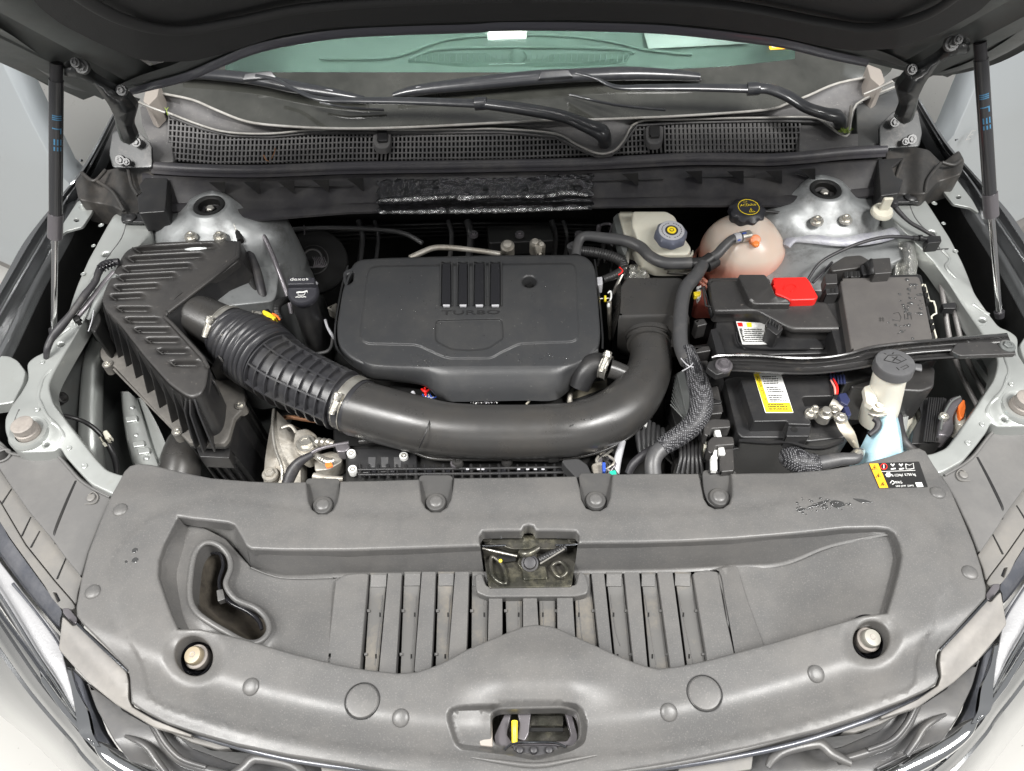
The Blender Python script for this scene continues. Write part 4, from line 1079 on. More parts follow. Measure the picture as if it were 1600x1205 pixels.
# lower housing
lo = [P(u, v, -.068) for u, v in FLG]; c = sum(lo, Vector())/len(lo)
rows = [[tuple(c+(p-c)*.97) for p in lo], [tuple(c+(p-c)*.9+Vector((.01, 0, -.05))) for p in lo], [tuple(c+(p-c)*.78+Vector((.03, .03, -.42))) for p in lo]]
loft('lower_housing', M['blk'], ab, [r+[r[0]] for r in rows], world=True, ang=30)
for k, (u, v) in enumerate(((300, 700), (315, 700), (330, 700), (345, 700), (362, 672), (372, 655), (385, 640))):
    a = P(u, v-4, -.09); b = a+Vector((.0, .03, -.36))
    finish(tube_bm([tuple(a)+(.003,), tuple(b)+(.003,)], world=True, n=1, seg=6), 'housing_rib', M['blk'], ab, 40)
sheet('housing_step', M['blk'], ab, rnd([(306, 698), (360, 700), (358, 716), (312, 714)], 2), -.1, rim=1.5, drop=.03)
# side wall of the lid by the outlet (faces the engine)
rows = [[(374, 380, .052), (373, 404, .052), (330, 438, .052), (262, 490, .052), (262, 496, .052), (320, 560, .052)], [(400, 400, .0), (404, 440, -.01), (380, 470, -.02), (310, 500, .02), (285, 520, .01), (345, 580, -.02)], [(405, 420, -.1), (410, 460, -.1), (400, 490, -.1), (380, 520, -.1), (345, 560, -.1), (375, 610, -.1)]]
loft('lid_flank', M['blk'], ab, rows, n=None, ang=30)
# outlet stub
stub = [(268, 474, .018, .033), (297, 487, .016, .0355), (326, 501, .01, .038), (358, 517, .002, .040)]
tube('outlet_stub', M['duct'], ab, stub, n=6, seg=40)
tube('stub_collar', M['duct'], ab, [(286, 482, .016, .0375), (291, 485, .016, .0375)], n=2, seg=40)
tube('reinforcing_rib', M['blk'], ab, [(352, 470, .0), (372, 462, .0), (385, 455, .0)], .0012, n=2, seg=6)

# ================================================================ bellows hose
be = thing('intake_bellows', P(450, 580, 0), 'black ribbed rubber intake bellows between the air filter box and the long duct', 'air hose')
M['bellows'] = mat('bellows rubber', (.028, .028, .031), .34, bump=(500, .15, .0003), dust=((.05, .048, .045), 14, .5, .8), rvar=.05)
path = [(358, 519, .0), (368, 528, .0), (380, 537, -.002), (394, 546, -.003), (410, 557, -.005), (424, 567, -.006)]
rad = [.041, .047, .053, .0565, .056, .0535]
tube('corrugated_section', M['bellows'], be, [p+(r,) for p, r in zip(path, rad)], n=8, seg=56, corr=(.0112, .0058), ang=80)
path2 = [(418, 563, -.006), (440, 580, -.007), (465, 594, -.008), (500, 610, -.01), (545, 630, -.012)]
rad2 = [.052, .0505, .0485, .0460, .0445]
tube('ribbed_section', M['bellows'], be, [p+(r,) for p, r in zip(path2, rad2)], n=8, seg=56, ang=80)
cc = cr([tuple(P(*p))+(r,) for p, r in zip(path2, rad2)], 16)
L = [0]
for a, b in zip(cc, cc[1:]): L.append(L[-1]+(Vector(b[:3])-Vector(a[:3])).length)
tot = L[-1]
def atL(d):
    k = 0
    while k < len(L)-2 and L[k+1] < d: k += 1
    t = (d-L[k])/max(L[k+1]-L[k], 1e-9); a = Vector(cc[k]); b = Vector(cc[k+1]); return a.lerp(b, t), (b.xyz-a.xyz).normalized()
nr = 9
for i in range(nr):
    d = .014+(tot-.028)*i/(nr-1)
    p, t = atL(d); q, _ = atL(min(d+.0026, tot))
    finish(tube_bm([tuple(p.xyz)+(p.w+.0065,), tuple(q.xyz)+(q.w+.0065,)], world=True, n=1, seg=56), 'hoop_rib', M['bellows'], be, 40)
for ang in (-1.25, -.62, .05, .75, 1.4):
    pts = []
    for i in range(14):
        p, t = atL(.014+(tot-.028)*i/13); a = t.cross(Vector((0, 0, 1))).normalized(); b = a.cross(t).normalized()
        pts.append((tuple(p.xyz+(b*cos(ang)+a*sin(ang))*(p.w+.0015)), (b*cos(ang)+a*sin(ang)), t))
    bm = bmesh.new(); prev = None
    for q, n, t in pts:
        s_ = n.cross(t).normalized()*.0014; q = Vector(q)
        cur = [bm.verts.new(x) for x in (q-s_-n*.003, q-s_+n*.0052, q+s_+n*.0052, q+s_-n*.003)]
        if prev:
            for j in range(3): bm.faces.new((prev[j], prev[j+1], cur[j+1], cur[j]))
        prev = cur
    finish(bm, 'long_rib', M['bellows'], be, 40)
def clamp(label, u, v, z, t, R, bolt_ang, wid=.012):
    c_ = thing('hose_clamp', P(u, v, z), label, 'hose clamp', 'worm drive hose clamps')
    p = P(u, v, z); t = Vector(t).normalized()
    finish(tube_bm([tuple(p-t*wid/2)+(R,), tuple(p+t*wid/2)+(R,)], world=True, n=1, seg=48, caps=False), 'band', M['steel'], c_, 40)
    for s_ in (-1, 1):
        finish(tube_bm([tuple(p+t*(s_*wid/2-.001))+(R+.001,), tuple(p+t*(s_*wid/2+.001))+(R+.001,)], world=True, n=1, seg=48, caps=False), 'band_edge', M['steel'], c_, 40)
    a = t.cross(Vector((0, 0, 1))).normalized(); b = a.cross(t).normalized()
    n = b*cos(bolt_ang)+a*sin(bolt_ang); s_ = t.cross(n).normalized()
    q = p+n*(R+.005)
    finish(tube_bm([tuple(q-s_*.016)+(.0045,), tuple(q+s_*.014)+(.0045,)], world=True, n=10, seg=16, corr=(.0022, .0009)), 'worm_screw', M['steel'], c_, 60)
    hexbolt('screw_head', c_, 0, 0, 0, .0062, .006, axis=-s_, world=q-s_*.016, washer=False)
    bm = bmesh.new(); mt = Matrix.Translation(q-n*.002) @ Matrix((s_, t, n)).transposed().to_4x4()
    bmesh.ops.create_cube(bm, size=1, matrix=mt @ Matrix.Diagonal((.016, .0125, .008, 1))); bevel(bm, .001, 1); finish(bm, 'saddle', M['steel'], c_)
    return c_
tdir = (P(545, 630, 0)-P(500, 606, 0)).normalized()
clamp('shiny worm drive clamp joining the ribbed bellows to the long black duct', 552, 632, -.012, tdir, .0475, .75, .014)
tube('clamp_seat', M['bellows'], be, [(540, 628, -.012, .0465), (563, 638, -.012, .0468)], n=2, seg=48)
tdir2 = (P(368, 524, 0)-P(330, 506, 0)).normalized()
clamp('worm drive clamp on the air filter box outlet, mostly hidden by the bellows', 355, 516, .002, tdir2, .0435, .75, .01)
tube('cuff', M['bellows'], be, [(349, 512, .002, .0425), (361, 519, .0, .0432)], n=2, seg=48)
sheet('yellow_window', M['steel'], be, rnd([(342, 521), (354, 508), (358, 512), (347, 526)], 1.5), .046, rim=1, drop=.004)

# ================================================================ long intake duct
du = thing('intake_duct', P(800, 660, 0), 'long smooth black blow moulded intake duct curving in front of the engine cover', 'air duct')
pd = [(556, 637, -.012, .046), (590, 647, -.012, .046), (640, 660, -.012, .0455), (690, 670, -.012, .043), (740, 674, -.012, .0425), (800, 675, -.012, .0425), (850, 674, -.012, .0425), (900, 670, -.012, .0425), (945, 656, -.012, .0425), (985, 628, -.012, .042), (1010, 590, -.012, .038), (1017, 558, -.012, .035), (1013, 528, -.010, .032)]
tube('duct_body', M['duct'], du, pd, n=8, seg=48, ang=80)
# moulding seam / flash along the front lower edge
seam = [(562, 690, -.05), (590, 688, -.045), (620, 691, -.045), (650, 703, -.045), (680, 712, -.045), (740, 713, -.045), (800, 713, -.045), (870, 713, -.045), (930, 703, -.045), (980, 680, -.045), (1018, 645, -.04), (1038, 605, -.03), (1045, 560, -.02)]
tube('mould_seam', M['duct'], du, seam, .0045, n=6, seg=10)
tube('mould_seam', M['duct'], du, [(u, v+5, z-.004) for u, v, z in seam[2:-2]], .0028, n=6, seg=8)
tube('joint_line', M['blk'], du, [(675, 634, .0, .001), (672, 655, .027, .001), (664, 680, .024, .001), (655, 700, .0, .001)], n=4, seg=6)
for u, v in ((715, 722), (792, 719)):
    lathe('fixing_ear', M['duct'], du, P(u, v, -.05), [(.003, .002), (.0045, .004), (.0075, .004), (.009, .001), (.009, -.006)], 18)
for u in (856, 874):
    tube('clip', M['blk'], du, [(u, 696, -.02), (u+1, 708, -.035), (u, 718, -.045)], .0025, n=3, seg=6)
sheet('clip', M['blk'], du, rnd([(855, 704), (876, 704), (874, 716), (857, 717)], 2), -.038, rim=1.5, drop=.01)
random.seed(5)
def ductz(u, v): return .0285
sp = [(random.gauss(900, 12), random.gauss(655, 4)) for i in range(18)]+[(random.uniform(760, 800), random.uniform(643, 652)) for i in range(8)]
droplets('water_spots', du, sp, .029, s=.0011)
# small breather branch with clamp
tube('breather_branch', M['duct'], du, [(985, 588, .0, .014), (965, 580, .005, .015), (952, 576, .008, .016)], n=5, seg=24)
bh = thing('breather_hose', P(935, 568, 0), 'short black elbow hose at the front right corner of the engine cover', 'hose')
tube('elbow', M['blk'], bh, [(905, 606, -.02, .017), (915, 582, .0, .019), (930, 570, .008, .02), (948, 574, .008, .0185)], n=6, seg=28)
clamp('small bright worm drive clamp on the breather elbow beside the duct', 946, 574, .008, P(985, 588, 0)-P(952, 576, 0), .0195, .5, .011)
# ---- resonator box at the right end of the duct
rb = thing('resonator_box', P(1020, 480, -.02), 'black rectangular air box between the engine cover and the battery cover', 'air box')
sheet('box_top', M['airdk'] if 'airdk' in M else M['duct'], rb, rnd([(980, 433), (1062, 433), (1072, 440), (1074, 492), (968, 494), (970, 446)], 4), lambda u, v: .02-.01*sstep(440, 490, v), rim=3, drop=.03)
rows = [[(968, 493, .011), (1000, 492, .011), (1040, 491, .011), (1075, 491, .011)], [(966, 500, .004), (1000, 499, .006), (1040, 498, .006), (1077, 497, .004)], [(964, 540, -.05), (1000, 545, -.04), (1045, 543, -.04), (1078, 540, -.05)], [(966, 555, -.12), (1000, 560, -.12), (1045, 560, -.12), (1078, 552, -.12)]]
loft('box_front', M['duct'], rb, rows, ang=50)
loft('box_side', M['duct'], rb, [[(970, 440, .018), (969, 470, .014), (967, 494, .008)], [(956, 455, -.04), (955, 485, -.04), (958, 530, -.04)], [(950, 470, -.15), (950, 500, -.15), (955, 560, -.15)]], ang=50)
tube('outlet_neck', M['duct'], rb, [(1012, 518, -.006, .036), (1013, 530, -.010, .037)], n=3, seg=36)
tube('neck_ring', M['duct'], rb, [(1013, 524, -.008, .0395), (1013, 528, -.009, .0395)], n=1, seg=36)
tube('neck_ring', M['duct'], rb, [(1014, 537, -.011, .0375), (1014, 540, -.011, .0375)], n=1, seg=36)
# ================================================================ brake fluid reservoir
br = thing('brake_fluid_reservoir', P(1035, 365, 0), 'off white brake fluid reservoir with a grey cap and yellow centre mark', 'brake fluid tank')
sheet('tank', M['white'], br, rnd([(988, 329), (1041, 329), (1055, 337), (1060, 350), (1071, 373), (1081, 387), (1076, 397), (1029, 397), (1008, 389), (996, 372), (987, 350)], 5), lambda u, v: .055-.02*sstep(345, 395, v), step=10, rim=4, drop=.05)
sheet('tank_shelf', M['white'], br, rnd([(966, 330), (990, 330), (1000, 376), (976, 368)], 3), .03, rim=2, drop=.05)
sheet('tank_flange', M['white'], br, rnd([(1003, 388), (1030, 398), (1078, 398), (1083, 389), (1084, 396), (1077, 403), (1028, 404), (1004, 395)], 2), .02, rim=1.5, drop=.02)
cpos = P(1049, 362, .072)
cap = lathe('cap', mat('blue grey cap', (.12, .13, .17), .4, bump=(300, .1)), br, cpos, [(.015, .003), (.0235, .0025), (.025, 0), (.0275, -.003), (.0285, -.014), (.026, -.018)], 64, star=(8, .035, -.02, -.001), axis=(0, -.12, 1))
ax = Vector((0, -.12, 1)).normalized()
lathe('cap_label', M['gprint'], cap, cpos+ax*.0032, [(.0085, .0002), (.0225, .0002), (.0226, -.001)], 40, axis=ax)
lathe('cap_label_centre', M['kprint'], cap, cpos+ax*.0036, [(1e-5, .0002), (.0115, .0002), (.0116, -.001)], 32, axis=ax)
lathe('cap_symbol', M['yellow'], cap, cpos+ax*.0041, [(1e-5, .0002), (.0080, .0002), (.0081, -.001)], 28, axis=ax)
tube('cap_symbol_ring', M['kprint'], cap, [tuple(cpos+ax*.0046+Vector((.0035*cos(a), .0035*sin(a), 0)))+(.0006,) for a in [i*pi/5 for i in range(10)]], world=True, closed=True, seg=6, n=2, caps=False)
for k in range(22):
    a = 2*pi*k/22
    if k % 11 == 5: continue
    q = cpos+ax*.0036+Vector((.017*cos(a), .017*sin(a)*.99, -.12*-.017*sin(a)))
    tube('cap_print', M['kprint'], cap, [tuple(q)+(.0007,), tuple(q+Vector((-.003*sin(a), .003*cos(a), .0004*cos(a))))+(.0007,)], world=True, seg=4, n=1)
sheet('bracket_plate', M['paintd'], br, rnd([(966, 331), (975, 368), (982, 385), (976, 400), (968, 380), (958, 340)], 2), .025, rim=1, drop=.03)
ms = thing('master_cylinder', P(1060, 410, -.03), 'cast metal brake master cylinder under the off white reservoir', 'master cylinder')
tube('bore', M['alu'], ms, [(1040, 418, -.01, .014), (1085, 416, -.01, .014)], n=4, seg=20)
tube('bore_sleeve', M['steel'], ms, [(1052, 402, .0, .008), (1080, 400, .0, .008)], n=8, seg=16, corr=(.006, .0012))
tube('fluid_pipe', M['steel'], ms, [(1045, 426, -.01, .003), (1075, 427, -.01, .003), (1100, 424, -.01, .003)], n=4, seg=8)
lathe('fitting', M['steel'], ms, P(1040, 418, .005), [(.003, .004), (.004, .002), (.004, -.004)], 12)

# ================================================================ coolant tank
ct = thing('coolant_tank', P(1158, 400, -.1), 'cloudy pinkish round coolant tank with a black lobed cap printed in yellow', 'coolant tank')
cc_ = P(1158, 396, -.018)
bm = bmesh.new(); bmesh.ops.create_uvsphere(bm, u_segments=48, v_segments=32, radius=1)
for v in bm.verts:
    x, y, z = v.co; k = .079
    v.co = cc_+Vector((x*k*1.0, y*k*.95, z*k*.95+(.012*math.exp(-((x-.15)**2+(y-.1)**2)/.10) if z > 0 else 0)))
finish(bm, 'tank_shell', M['tank'], ct, 80, wn=False)
tube('mould_seam', M['tank'], ct, [tuple(cc_+Vector((.083*cos(a), .079*sin(a), -.028)))+(.0035,) for a in [i*pi/16 for i in range(32)]], world=True, closed=True, n=2, seg=8, caps=False)
tube('mould_seam', M['tank'], ct, [tuple(cc_+Vector((.085*cos(a), .081*sin(a), -.036)))+(.0035,) for a in [i*pi/16 for i in range(32)]], world=True, closed=True, n=2, seg=8, caps=False)
sheet('tank_skirt', mat('coolant red plastic', (.6, .16, .12), .35, sss=.2), ct, rnd([(1098, 415), (1230, 418), (1226, 440), (1092, 440)], 10), -.065, rim=3, drop=.1)
kp = P(1169, 326, .073)
kax = Vector((0, -.10, 1)).normalized()
cp = lathe('cap', mat('black cap plastic', (.022, .022, .026), .38, bump=(700, .2, .0003)), ct, kp, [(.020, .0035), (.0225, .0025), (.0265, .0), (.0315, -.004), (.0325, -.017), (.030, -.021), (.026, -.024)], 72, star=(9, .05, -.0215, -.003), axis=kax)
def ring(name, m, parent, c, ax_, r, rt, ey=1.0, n=36):
    a_ = ax_.cross(Vector((0, 1, 0))).normalized(); b_ = ax_.cross(a_)
    return tube(name, m, parent, [tuple(c+a_*r*cos(2*pi*i/n)+b_*r*ey*sin(2*pi*i/n))+(rt,) for i in range(n)], world=True, closed=True, n=1, seg=6, caps=False)
ring('cap_print_ring', M['yellow'], cp, kp+kax*.0038, kax, .0188, .0007)
def onax(c, ax_, x, y, h): 
    a_ = Vector((1, 0, 0)); b_ = ax_.cross(a_).normalized(); return c+a_*x+b_*y+ax_*h
txt_obj('cap_print', 'ACDelco', M['yellow'], cp, onax(kp, kax, -.0145, .0015, .0038), onax(kp, kax, .0145, .0035, .0038), .0058, .0004, font_up=kax)
txt_obj('cap_print', 'USE', M['yellow'], cp, onax(kp, kax, -.0075, .0115, .0038), onax(kp, kax, .000, .0120, .0038), .0026, .0004, font_up=kax)
tri = [onax(kp, kax, x, y, .0042) for x, y in ((-.001, -.0125), (.009, -.0125), (.003, -.0035))]
tube('cap_print', M['yellow'], cp, [tuple(p)+(.0006,) for p in tri+tri[:1]], world=True, n=1, seg=5)
tube('cap_print', M['yellow'], cp, [tuple(onax(kp, kax, .003, -.006, .0042))+(.0006,), tuple(onax(kp, kax, .0035, -.0105, .0042))+(.0006,)], world=True, n=1, seg=5)
tube('cap_tether', M['blk'], ct, [(1190, 330, .062, .003), (1205, 331, .058, .003), (1220, 333, .055, .003)], n=3, seg=8)
# orange stained spout
on = P(1181, 371, .058)
lathe('spout', mat('orange spout', (.8, .25, .1), .35, sss=.2), ct, on+Vector((0, 0, -.006)), [(.006, .006), (.009, .004), (.010, -.012)], 24, axis=(0, -.6, .8))
bm = bmesh.new(); bmesh.ops.create_uvsphere(bm, u_segments=20, v_segments=12, radius=1)
for v in bm.verts: v.co = P(1180, 379, .0495)+Vector((v.co.x*.0075, v.co.y*.012, v.co.z*.006))
finish(bm, 'coolant_stain', mat('orange coolant', (.9, .24, .05), .35, sss=.2), ct, 80, wn=False)
sheet('mounting_lug', M['tower'], ct, rnd([(1222, 404), (1240, 400), (1252, 416), (1250, 426), (1222, 424)], 5), -.02, rim=2, drop=.01)
hexbolt('lug_bolt', ct, 1237, 411, -.018, .006, .006)

# ================================================================ coolant and vent hoses
def hose(name, label, pts, m=None, cat='hose', **k):
    o = tube(name, m or M['rubber'], None, pts, **k); tag(o, label, cat); return o
M['hose'] = mat('grey black hose', (.06, .06, .062), .42, bump=(400, .2, .0004), dust=((.11, .105, .1), 20, .5, .8), rvar=.06)
hv = thing('coolant_hose', P(1120, 395, .02), 'dark rubber hose on the coolant tank spout with a blue and white marked clamp', 'hose')
tube('hose_body', M['hose'], hv, [(1162, 370, .055, .0075), (1145, 374, .055, .0085), (1132, 385, .05, .009), (1120, 398, .042, .009), (1106, 406, .035, .0095), (1096, 412, .03, .0095)], n=6, seg=16)
tube('hose_clip', M['gprint'], hv, [(1147, 373, .056, .0092), (1156, 371, .056, .0092)], n=1, seg=16)
tube('hose_clip', M['steel'], hv, [(1157, 371, .056, .0098), (1171, 368, .054, .0098)], n=1, seg=16)
tube('blue_mark', M['blue'], hv, [(1160, 365, .066, .0015), (1166, 364, .066, .0015)], n=1, seg=6)
tube('blue_mark', M['blue'], hv, [(1153, 376, .064, .0015), (1157, 375, .064, .0015)], n=1, seg=6)
hj = thing('hose_joint', P(1100, 408, .02), 'black quick connector joining the coolant hoses left of the tank', 'connector')
tube('joint_body', M['blk'], hj, [(1078, 411, .03, .0095), (1098, 411, .034, .011), (1112, 402, .04, .0105)], n=4, seg=16)
tube('joint_lock', M['blk'], hj, [(1104, 416, .03, .012), (1120, 408, .03, .010)], n=2, seg=10)
hose('heater_hose', 'thick dark hose sweeping down from the hose joint past the right end of the duct', [(1098, 414, .034, .011), (1088, 430, .035, .0115), (1073, 448, .035, .012), (1066, 470, .033, .012), (1063, 505, .03, .012), (1064, 540, .028, .012), (1074, 566, .03, .012)], M['hose'], n=7, seg=18)
hose('vent_hose', 'dark smooth hose running under the brake fluid reservoir to the hose joint', [(900, 400, .02, .009), (904, 378, .03, .009), (915, 369, .035, .009), (945, 372, .035, .010), (975, 376, .035, .0105), (1000, 386, .034, .0105), (1016, 401, .033, .0105), (1040, 411, .033, .0105), (1080, 411, .033, .0105)], M['hose'], n=7, seg=18)
hose('corrugated_conduit', 'black corrugated conduit bending behind the top right corner of the engine cover', [(905, 392, .02, .008), (925, 394, .02, .0085), (950, 399, .018, .0085), (970, 408, .014, .0085), (975, 418, .01, .008)], M['blk'], n=7, seg=14, corr=(.0045, .0013))
lathe('hose_tip', M['hose'], bpy.data.objects['vent_hose'], P(896, 383, .02), [(.004, .005), (.007, .003), (.007, -.02)], 14)
pl = thing('wiring_plug', P(945, 435, 0), 'grey plug on a taped wire at the right edge of the engine cover', 'wiring plug')
tube('wire_wrap', M['blk'], pl, [(975, 420, .01, .006), (960, 430, .01, .007), (942, 437, .01, .006)], n=6, seg=12, corr=(.005, .0008))
sheet('plug_body', M['gprint2'] if 'gprint2' in M else M['gprint'], pl, rnd([(931, 433), (941, 432), (942, 444), (932, 446)], 1.5), .02, rim=1, drop=.02)
tube('red_wire', M['red'], pl, [(968, 418, .016, .0016), (973, 424, .016, .0016), (966, 430, .014, .0014)], n=3, seg=6)
pl = thing('dipstick', P(948, 465, 0), 'thin metal dipstick rod with a yellow ring between engine cover and air box', 'dipstick')
tube('rod', M['steel'], pl, [(935, 467, .0, .0018), (955, 466, .0, .0018)], n=1, seg=8)
tube('yellow_ring', M['ylw'], pl, [(944, 467, .001, .006), (947, 467, .001, .006)], n=1, seg=14)
tube('loop', M['wprint'], pl, [(950, 458, .004, .0016), (954, 455, .004, .0016), (955, 464, .004, .0016), (953, 470, .004, .0016)], n=4, seg=8)
tube('guide_tube', M['alu'], pl, [(952, 472, .0, .004), (952, 495, -.03, .004), (954, 530, -.08, .004)], n=4, seg=12)
lathe('pin', M['wprint'], pl, P(951, 476, .01), [(.0015, .002), (.0028, 0), (.0028, -.004)], 12)
hs = sheet('heat_shield', M['foils'], None, rnd([(975, 420), (985, 412), (1003, 413), (1016, 430), (1014, 438), (975, 438)], 5), lambda u, v: -.005+.006*sin(u*.5), step=5, rim=2, drop=.06)
tag(hs, 'crinkled silver heat shield peeking out behind the black resonator box', 'heat shield')
tube('bracket_strip', M['steel'], hs, [(981, 385, .02, .003), (980, 410, .012, .003), (972, 428, .0, .003), (962, 450, -.01, .003), (958, 460, -.01, .003)], n=4, seg=8, flat=.4)

# ================================================================ battery terminal cover, relay box
tc_ = thing('battery_terminal_cover', P(1200, 480, 0), 'large dark plastic cover with a raised channel over the rear battery', 'battery cover')
CO = rnd([(1108, 437), (1150, 436), (1200, 436), (1205, 462), (1232, 469), (1276, 470), (1292, 471), (1303, 490), (1316, 514), (1240, 514), (1228, 509), (1186, 486), (1176, 485), (1117, 486), (1112, 470)], 5)
def coz(u, v): return .045-.00008*(v-430)
sheet('cover_top', M['airbox'], tc_, CO, coz, step=None, rim=4, drop=.004, ang=60)
def grow(L, d): return [(p[0], p[1]) for p in offs(L, d)]
for nm, d, z0, dr in (('cover_lip', 2.2, .034, .004), ('cover_lower', 1, .028, .024), ('cover_lip', 3.0, .024, .004)):
    sheet(nm, M['airbox'], tc_, grow(CO, d), z0, rim=2, drop=dr, ang=60)
CH = [(1152, 429), (1195, 428), (1203, 436), (1212, 462), (1232, 467), (1238, 478), (1172, 478), (1176, 470), (1160, 440), (1150, 434)]
sheet('raised_channel', M['airbox'], tc_, rnd([(1152, 428), (1196, 428), (1206, 445), (1212, 461), (1231, 466), (1238, 475), (1178, 475), (1172, 470), (1158, 440)], 4), lambda u, v: .058-.006*sstep(462, 476, v), step=None, rim=3, drop=.02, ang=60)
rc = sheet('red_cover', M['red'], tc_, rnd([(1206, 433), (1260, 432), (1266, 440), (1279, 464), (1274, 468), (1236, 469), (1222, 462), (1211, 458), (1212, 450), (1206, 444), (1210, 440)], 3), lambda u, v: .056, rim=2.5, drop=.018, ang=60)
tube('embossed_symbol', M['red'], rc, [(1224, 452, .0565, .0012), (1228, 446, .0565, .0012), (1238, 444, .0565, .0012), (1244, 449, .0565, .0012), (1236, 456, .0565, .0012)], n=4, seg=6)
tube('red_edge', M['red'], rc, [(1236, 467, .053, .0022), (1276, 465, .053, .0022)], n=1, seg=8)
sheet('hinge_block', M['blk'], tc_, rnd([(1202, 496), (1210, 499), (1222, 509), (1224, 514), (1214, 524), (1198, 512)], 2), .04, rim=1.5, drop=.03)
for i in range(4): tube('hinge_tooth', M['dark'], tc_, [(1204+i*4.5, 500+i*2.6, .042, .0018), (1202+i*4.5, 506+i*2.8, .04, .0018)], n=1, seg=6)
tube('hinge_loop', M['airbox'], tc_, [(1203, 498, .043, .0014), (1197, 505, .04, .0014), (1196, 516, .03, .0014)], n=3, seg=6)
tube('hinge_loop', M['airbox'], tc_, [(1222, 508, .043, .0014), (1216, 515, .04, .0014), (1215, 528, .03, .0014)], n=3, seg=6)
rows = [[(1092, 452, .03), (1100, 448, .03), (1106, 470, .03), (1112, 488, .03)], [(1094, 452, .0), (1102, 448, .0), (1108, 480, .0), (1112, 500, .0)]]
loft('side_latch', M['blk'], tc_, rows, solid=.003)
tube('side_latch', M['airbox'], tc_, [(1098, 450, .036, .0018), (1103, 478, .033, .0018), (1112, 480, .033, .0018)], n=1, seg=6)
# rear battery
rbt = thing('rear_battery', P(1200, 540, -.1), 'glossy black battery with a white label, half hidden under the dark terminal cover', 'battery')
sheet('case', M['gloss2'] if 'gloss2' in M else M['blk'], rbt, rnd([(1120, 492), (1290, 500), (1300, 552), (1132, 556), (1118, 520)], 3), .0, rim=2, drop=.16)
sheet('case_step', M['blk'], rbt, rnd([(1146, 492), (1240, 500), (1285, 536), (1290, 545), (1164, 545), (1158, 540)], 3), .006, rim=1.5, drop=.006)
tube('case_edge', M['blk'], rbt, [(1150, 520, .008, .002), (1158, 540, .008, .002), (1200, 545, .008, .002), (1265, 545, .008, .002)], n=4, seg=6)
lb = sheet('label', M['wprint'], rbt, [(1150, 502), (1196, 505), (1202, 538), (1160, 538)], .0072, rim=.3, drop=.0003)
def rowsoftext(parent, m, a, b, n, h, z, rt=.0005, gap=(.3, 1.2)):
    """unreadably small print: short dashes along a..b"""
    bm = bmesh.new(); A = Vector(a); Bv = Vector(b); t = 0; L = (Bv-A).length; d = (Bv-A)/L; x = 0
    while x < L-1:
        w_ = min(random.uniform(2, 6), L-x); p = A+d*x; q = A+d*(x+w_)
        nn = Vector((-d.y, d.x))*h/2
        c = [p-nn, q-nn, q+nn, p+nn]
        bm.faces.new([bm.verts.new(P(k.x, k.y, z)) for k in c]); x += w_+random.uniform(*gap)
    return bm
def textblock(name, parent, m, quad, nl, z, h=.9, cols=1):
    bm = bmesh.new(); a, b, c, d = [Vector(q) for q in quad]   # tl,tr,br,bl
    for i in range(nl):
        t = (i+.5)/nl; l = a.lerp(d, t); r = b.lerp(c, t)
        r = l.lerp(r, random.uniform(.7, 1))
        b2 = rowsoftext(None, None, l, r, 1, h, z)
        me = bpy.data.meshes.new('x'); b2.to_mesh(me); bm.from_mesh(me); bpy.data.meshes.remove(me); b2.free()
    return finish(bm, name, m, parent, wn=False, weld=False)
random.seed(11)
textblock('label_print', lb, M['kprint'], [(1162, 513), (1196, 513), (1199, 535), (1165, 535)], 7, .0082, 1.3)
textblock('label_print', lb, M['kprint'], [(1155, 513), (1160, 513), (1165, 534), (1161, 534)], 9, .0082, 1.8)
sheet('label_red_mark', M['red'], lb, [(1152, 504), (1160, 504), (1161, 510), (1154, 510)], .0081, rim=.2, drop=.0002)
sheet('label_yellow_mark', M['yellow'], lb, [(1166, 504), (1174, 504), (1175, 511), (1168, 511)], .0081, rim=.2, drop=.0002)
sheet('battery_wall', M['blk'], rbt, rnd([(1110, 515), (1120, 512), (1134, 556), (1122, 560)], 2), .02, rim=1, drop=.1)
# fuse box
fb_ = thing('fuse_box', P(1390, 490, 0), 'square dark grey fuse box lid beaded with water drops at the right', 'fuse box')
FL = [(1316, 434), (1434, 431), (1438, 436), (1459, 536), (1452, 540), (1334, 549), (1330, 545), (1313, 440)]
sheet('lid', M['lidm'] if 'lidm' in M else M['airbox'], fb_, rnd(FL, 4), .055, rim=2.5, drop=.03, ang=60)
sheet('box', M['blk'], fb_, rnd([(1300, 432), (1440, 428), (1468, 560), (1320, 600), (1296, 500)], 5), .022, rim=2, drop=.14)
sheet('box_front', M['airbox'], fb_, rnd([(1320, 570), (1440, 562), (1462, 575), (1460, 605), (1440, 612), (1330, 606)], 6), .01, rim=4, drop=.08)
sheet('box_left_shelf', M['blk'], fb_, rnd([(1284, 462), (1300, 458), (1316, 470), (1334, 552), (1310, 556), (1290, 480)], 3), .035, rim=1.5, drop=.05)
sheet('tall_cover', M['airbox'], fb_, rnd([(1362, 404), (1391, 402), (1394, 426), (1367, 428)], 2), .075, rim=1.5, drop=.05)
rows = [[(1362, 404, .074), (1367, 427, .074)], [(1345, 416, .05), (1352, 432, .05)]]
loft('tall_cover_side', M['blk'], fb_, rows, solid=.003)
sheet('connector_cap', M['airbox'], fb_, rnd([(1288, 428), (1308, 427), (1309, 443), (1290, 444)], 2), .07, rim=1.5, drop=.02)
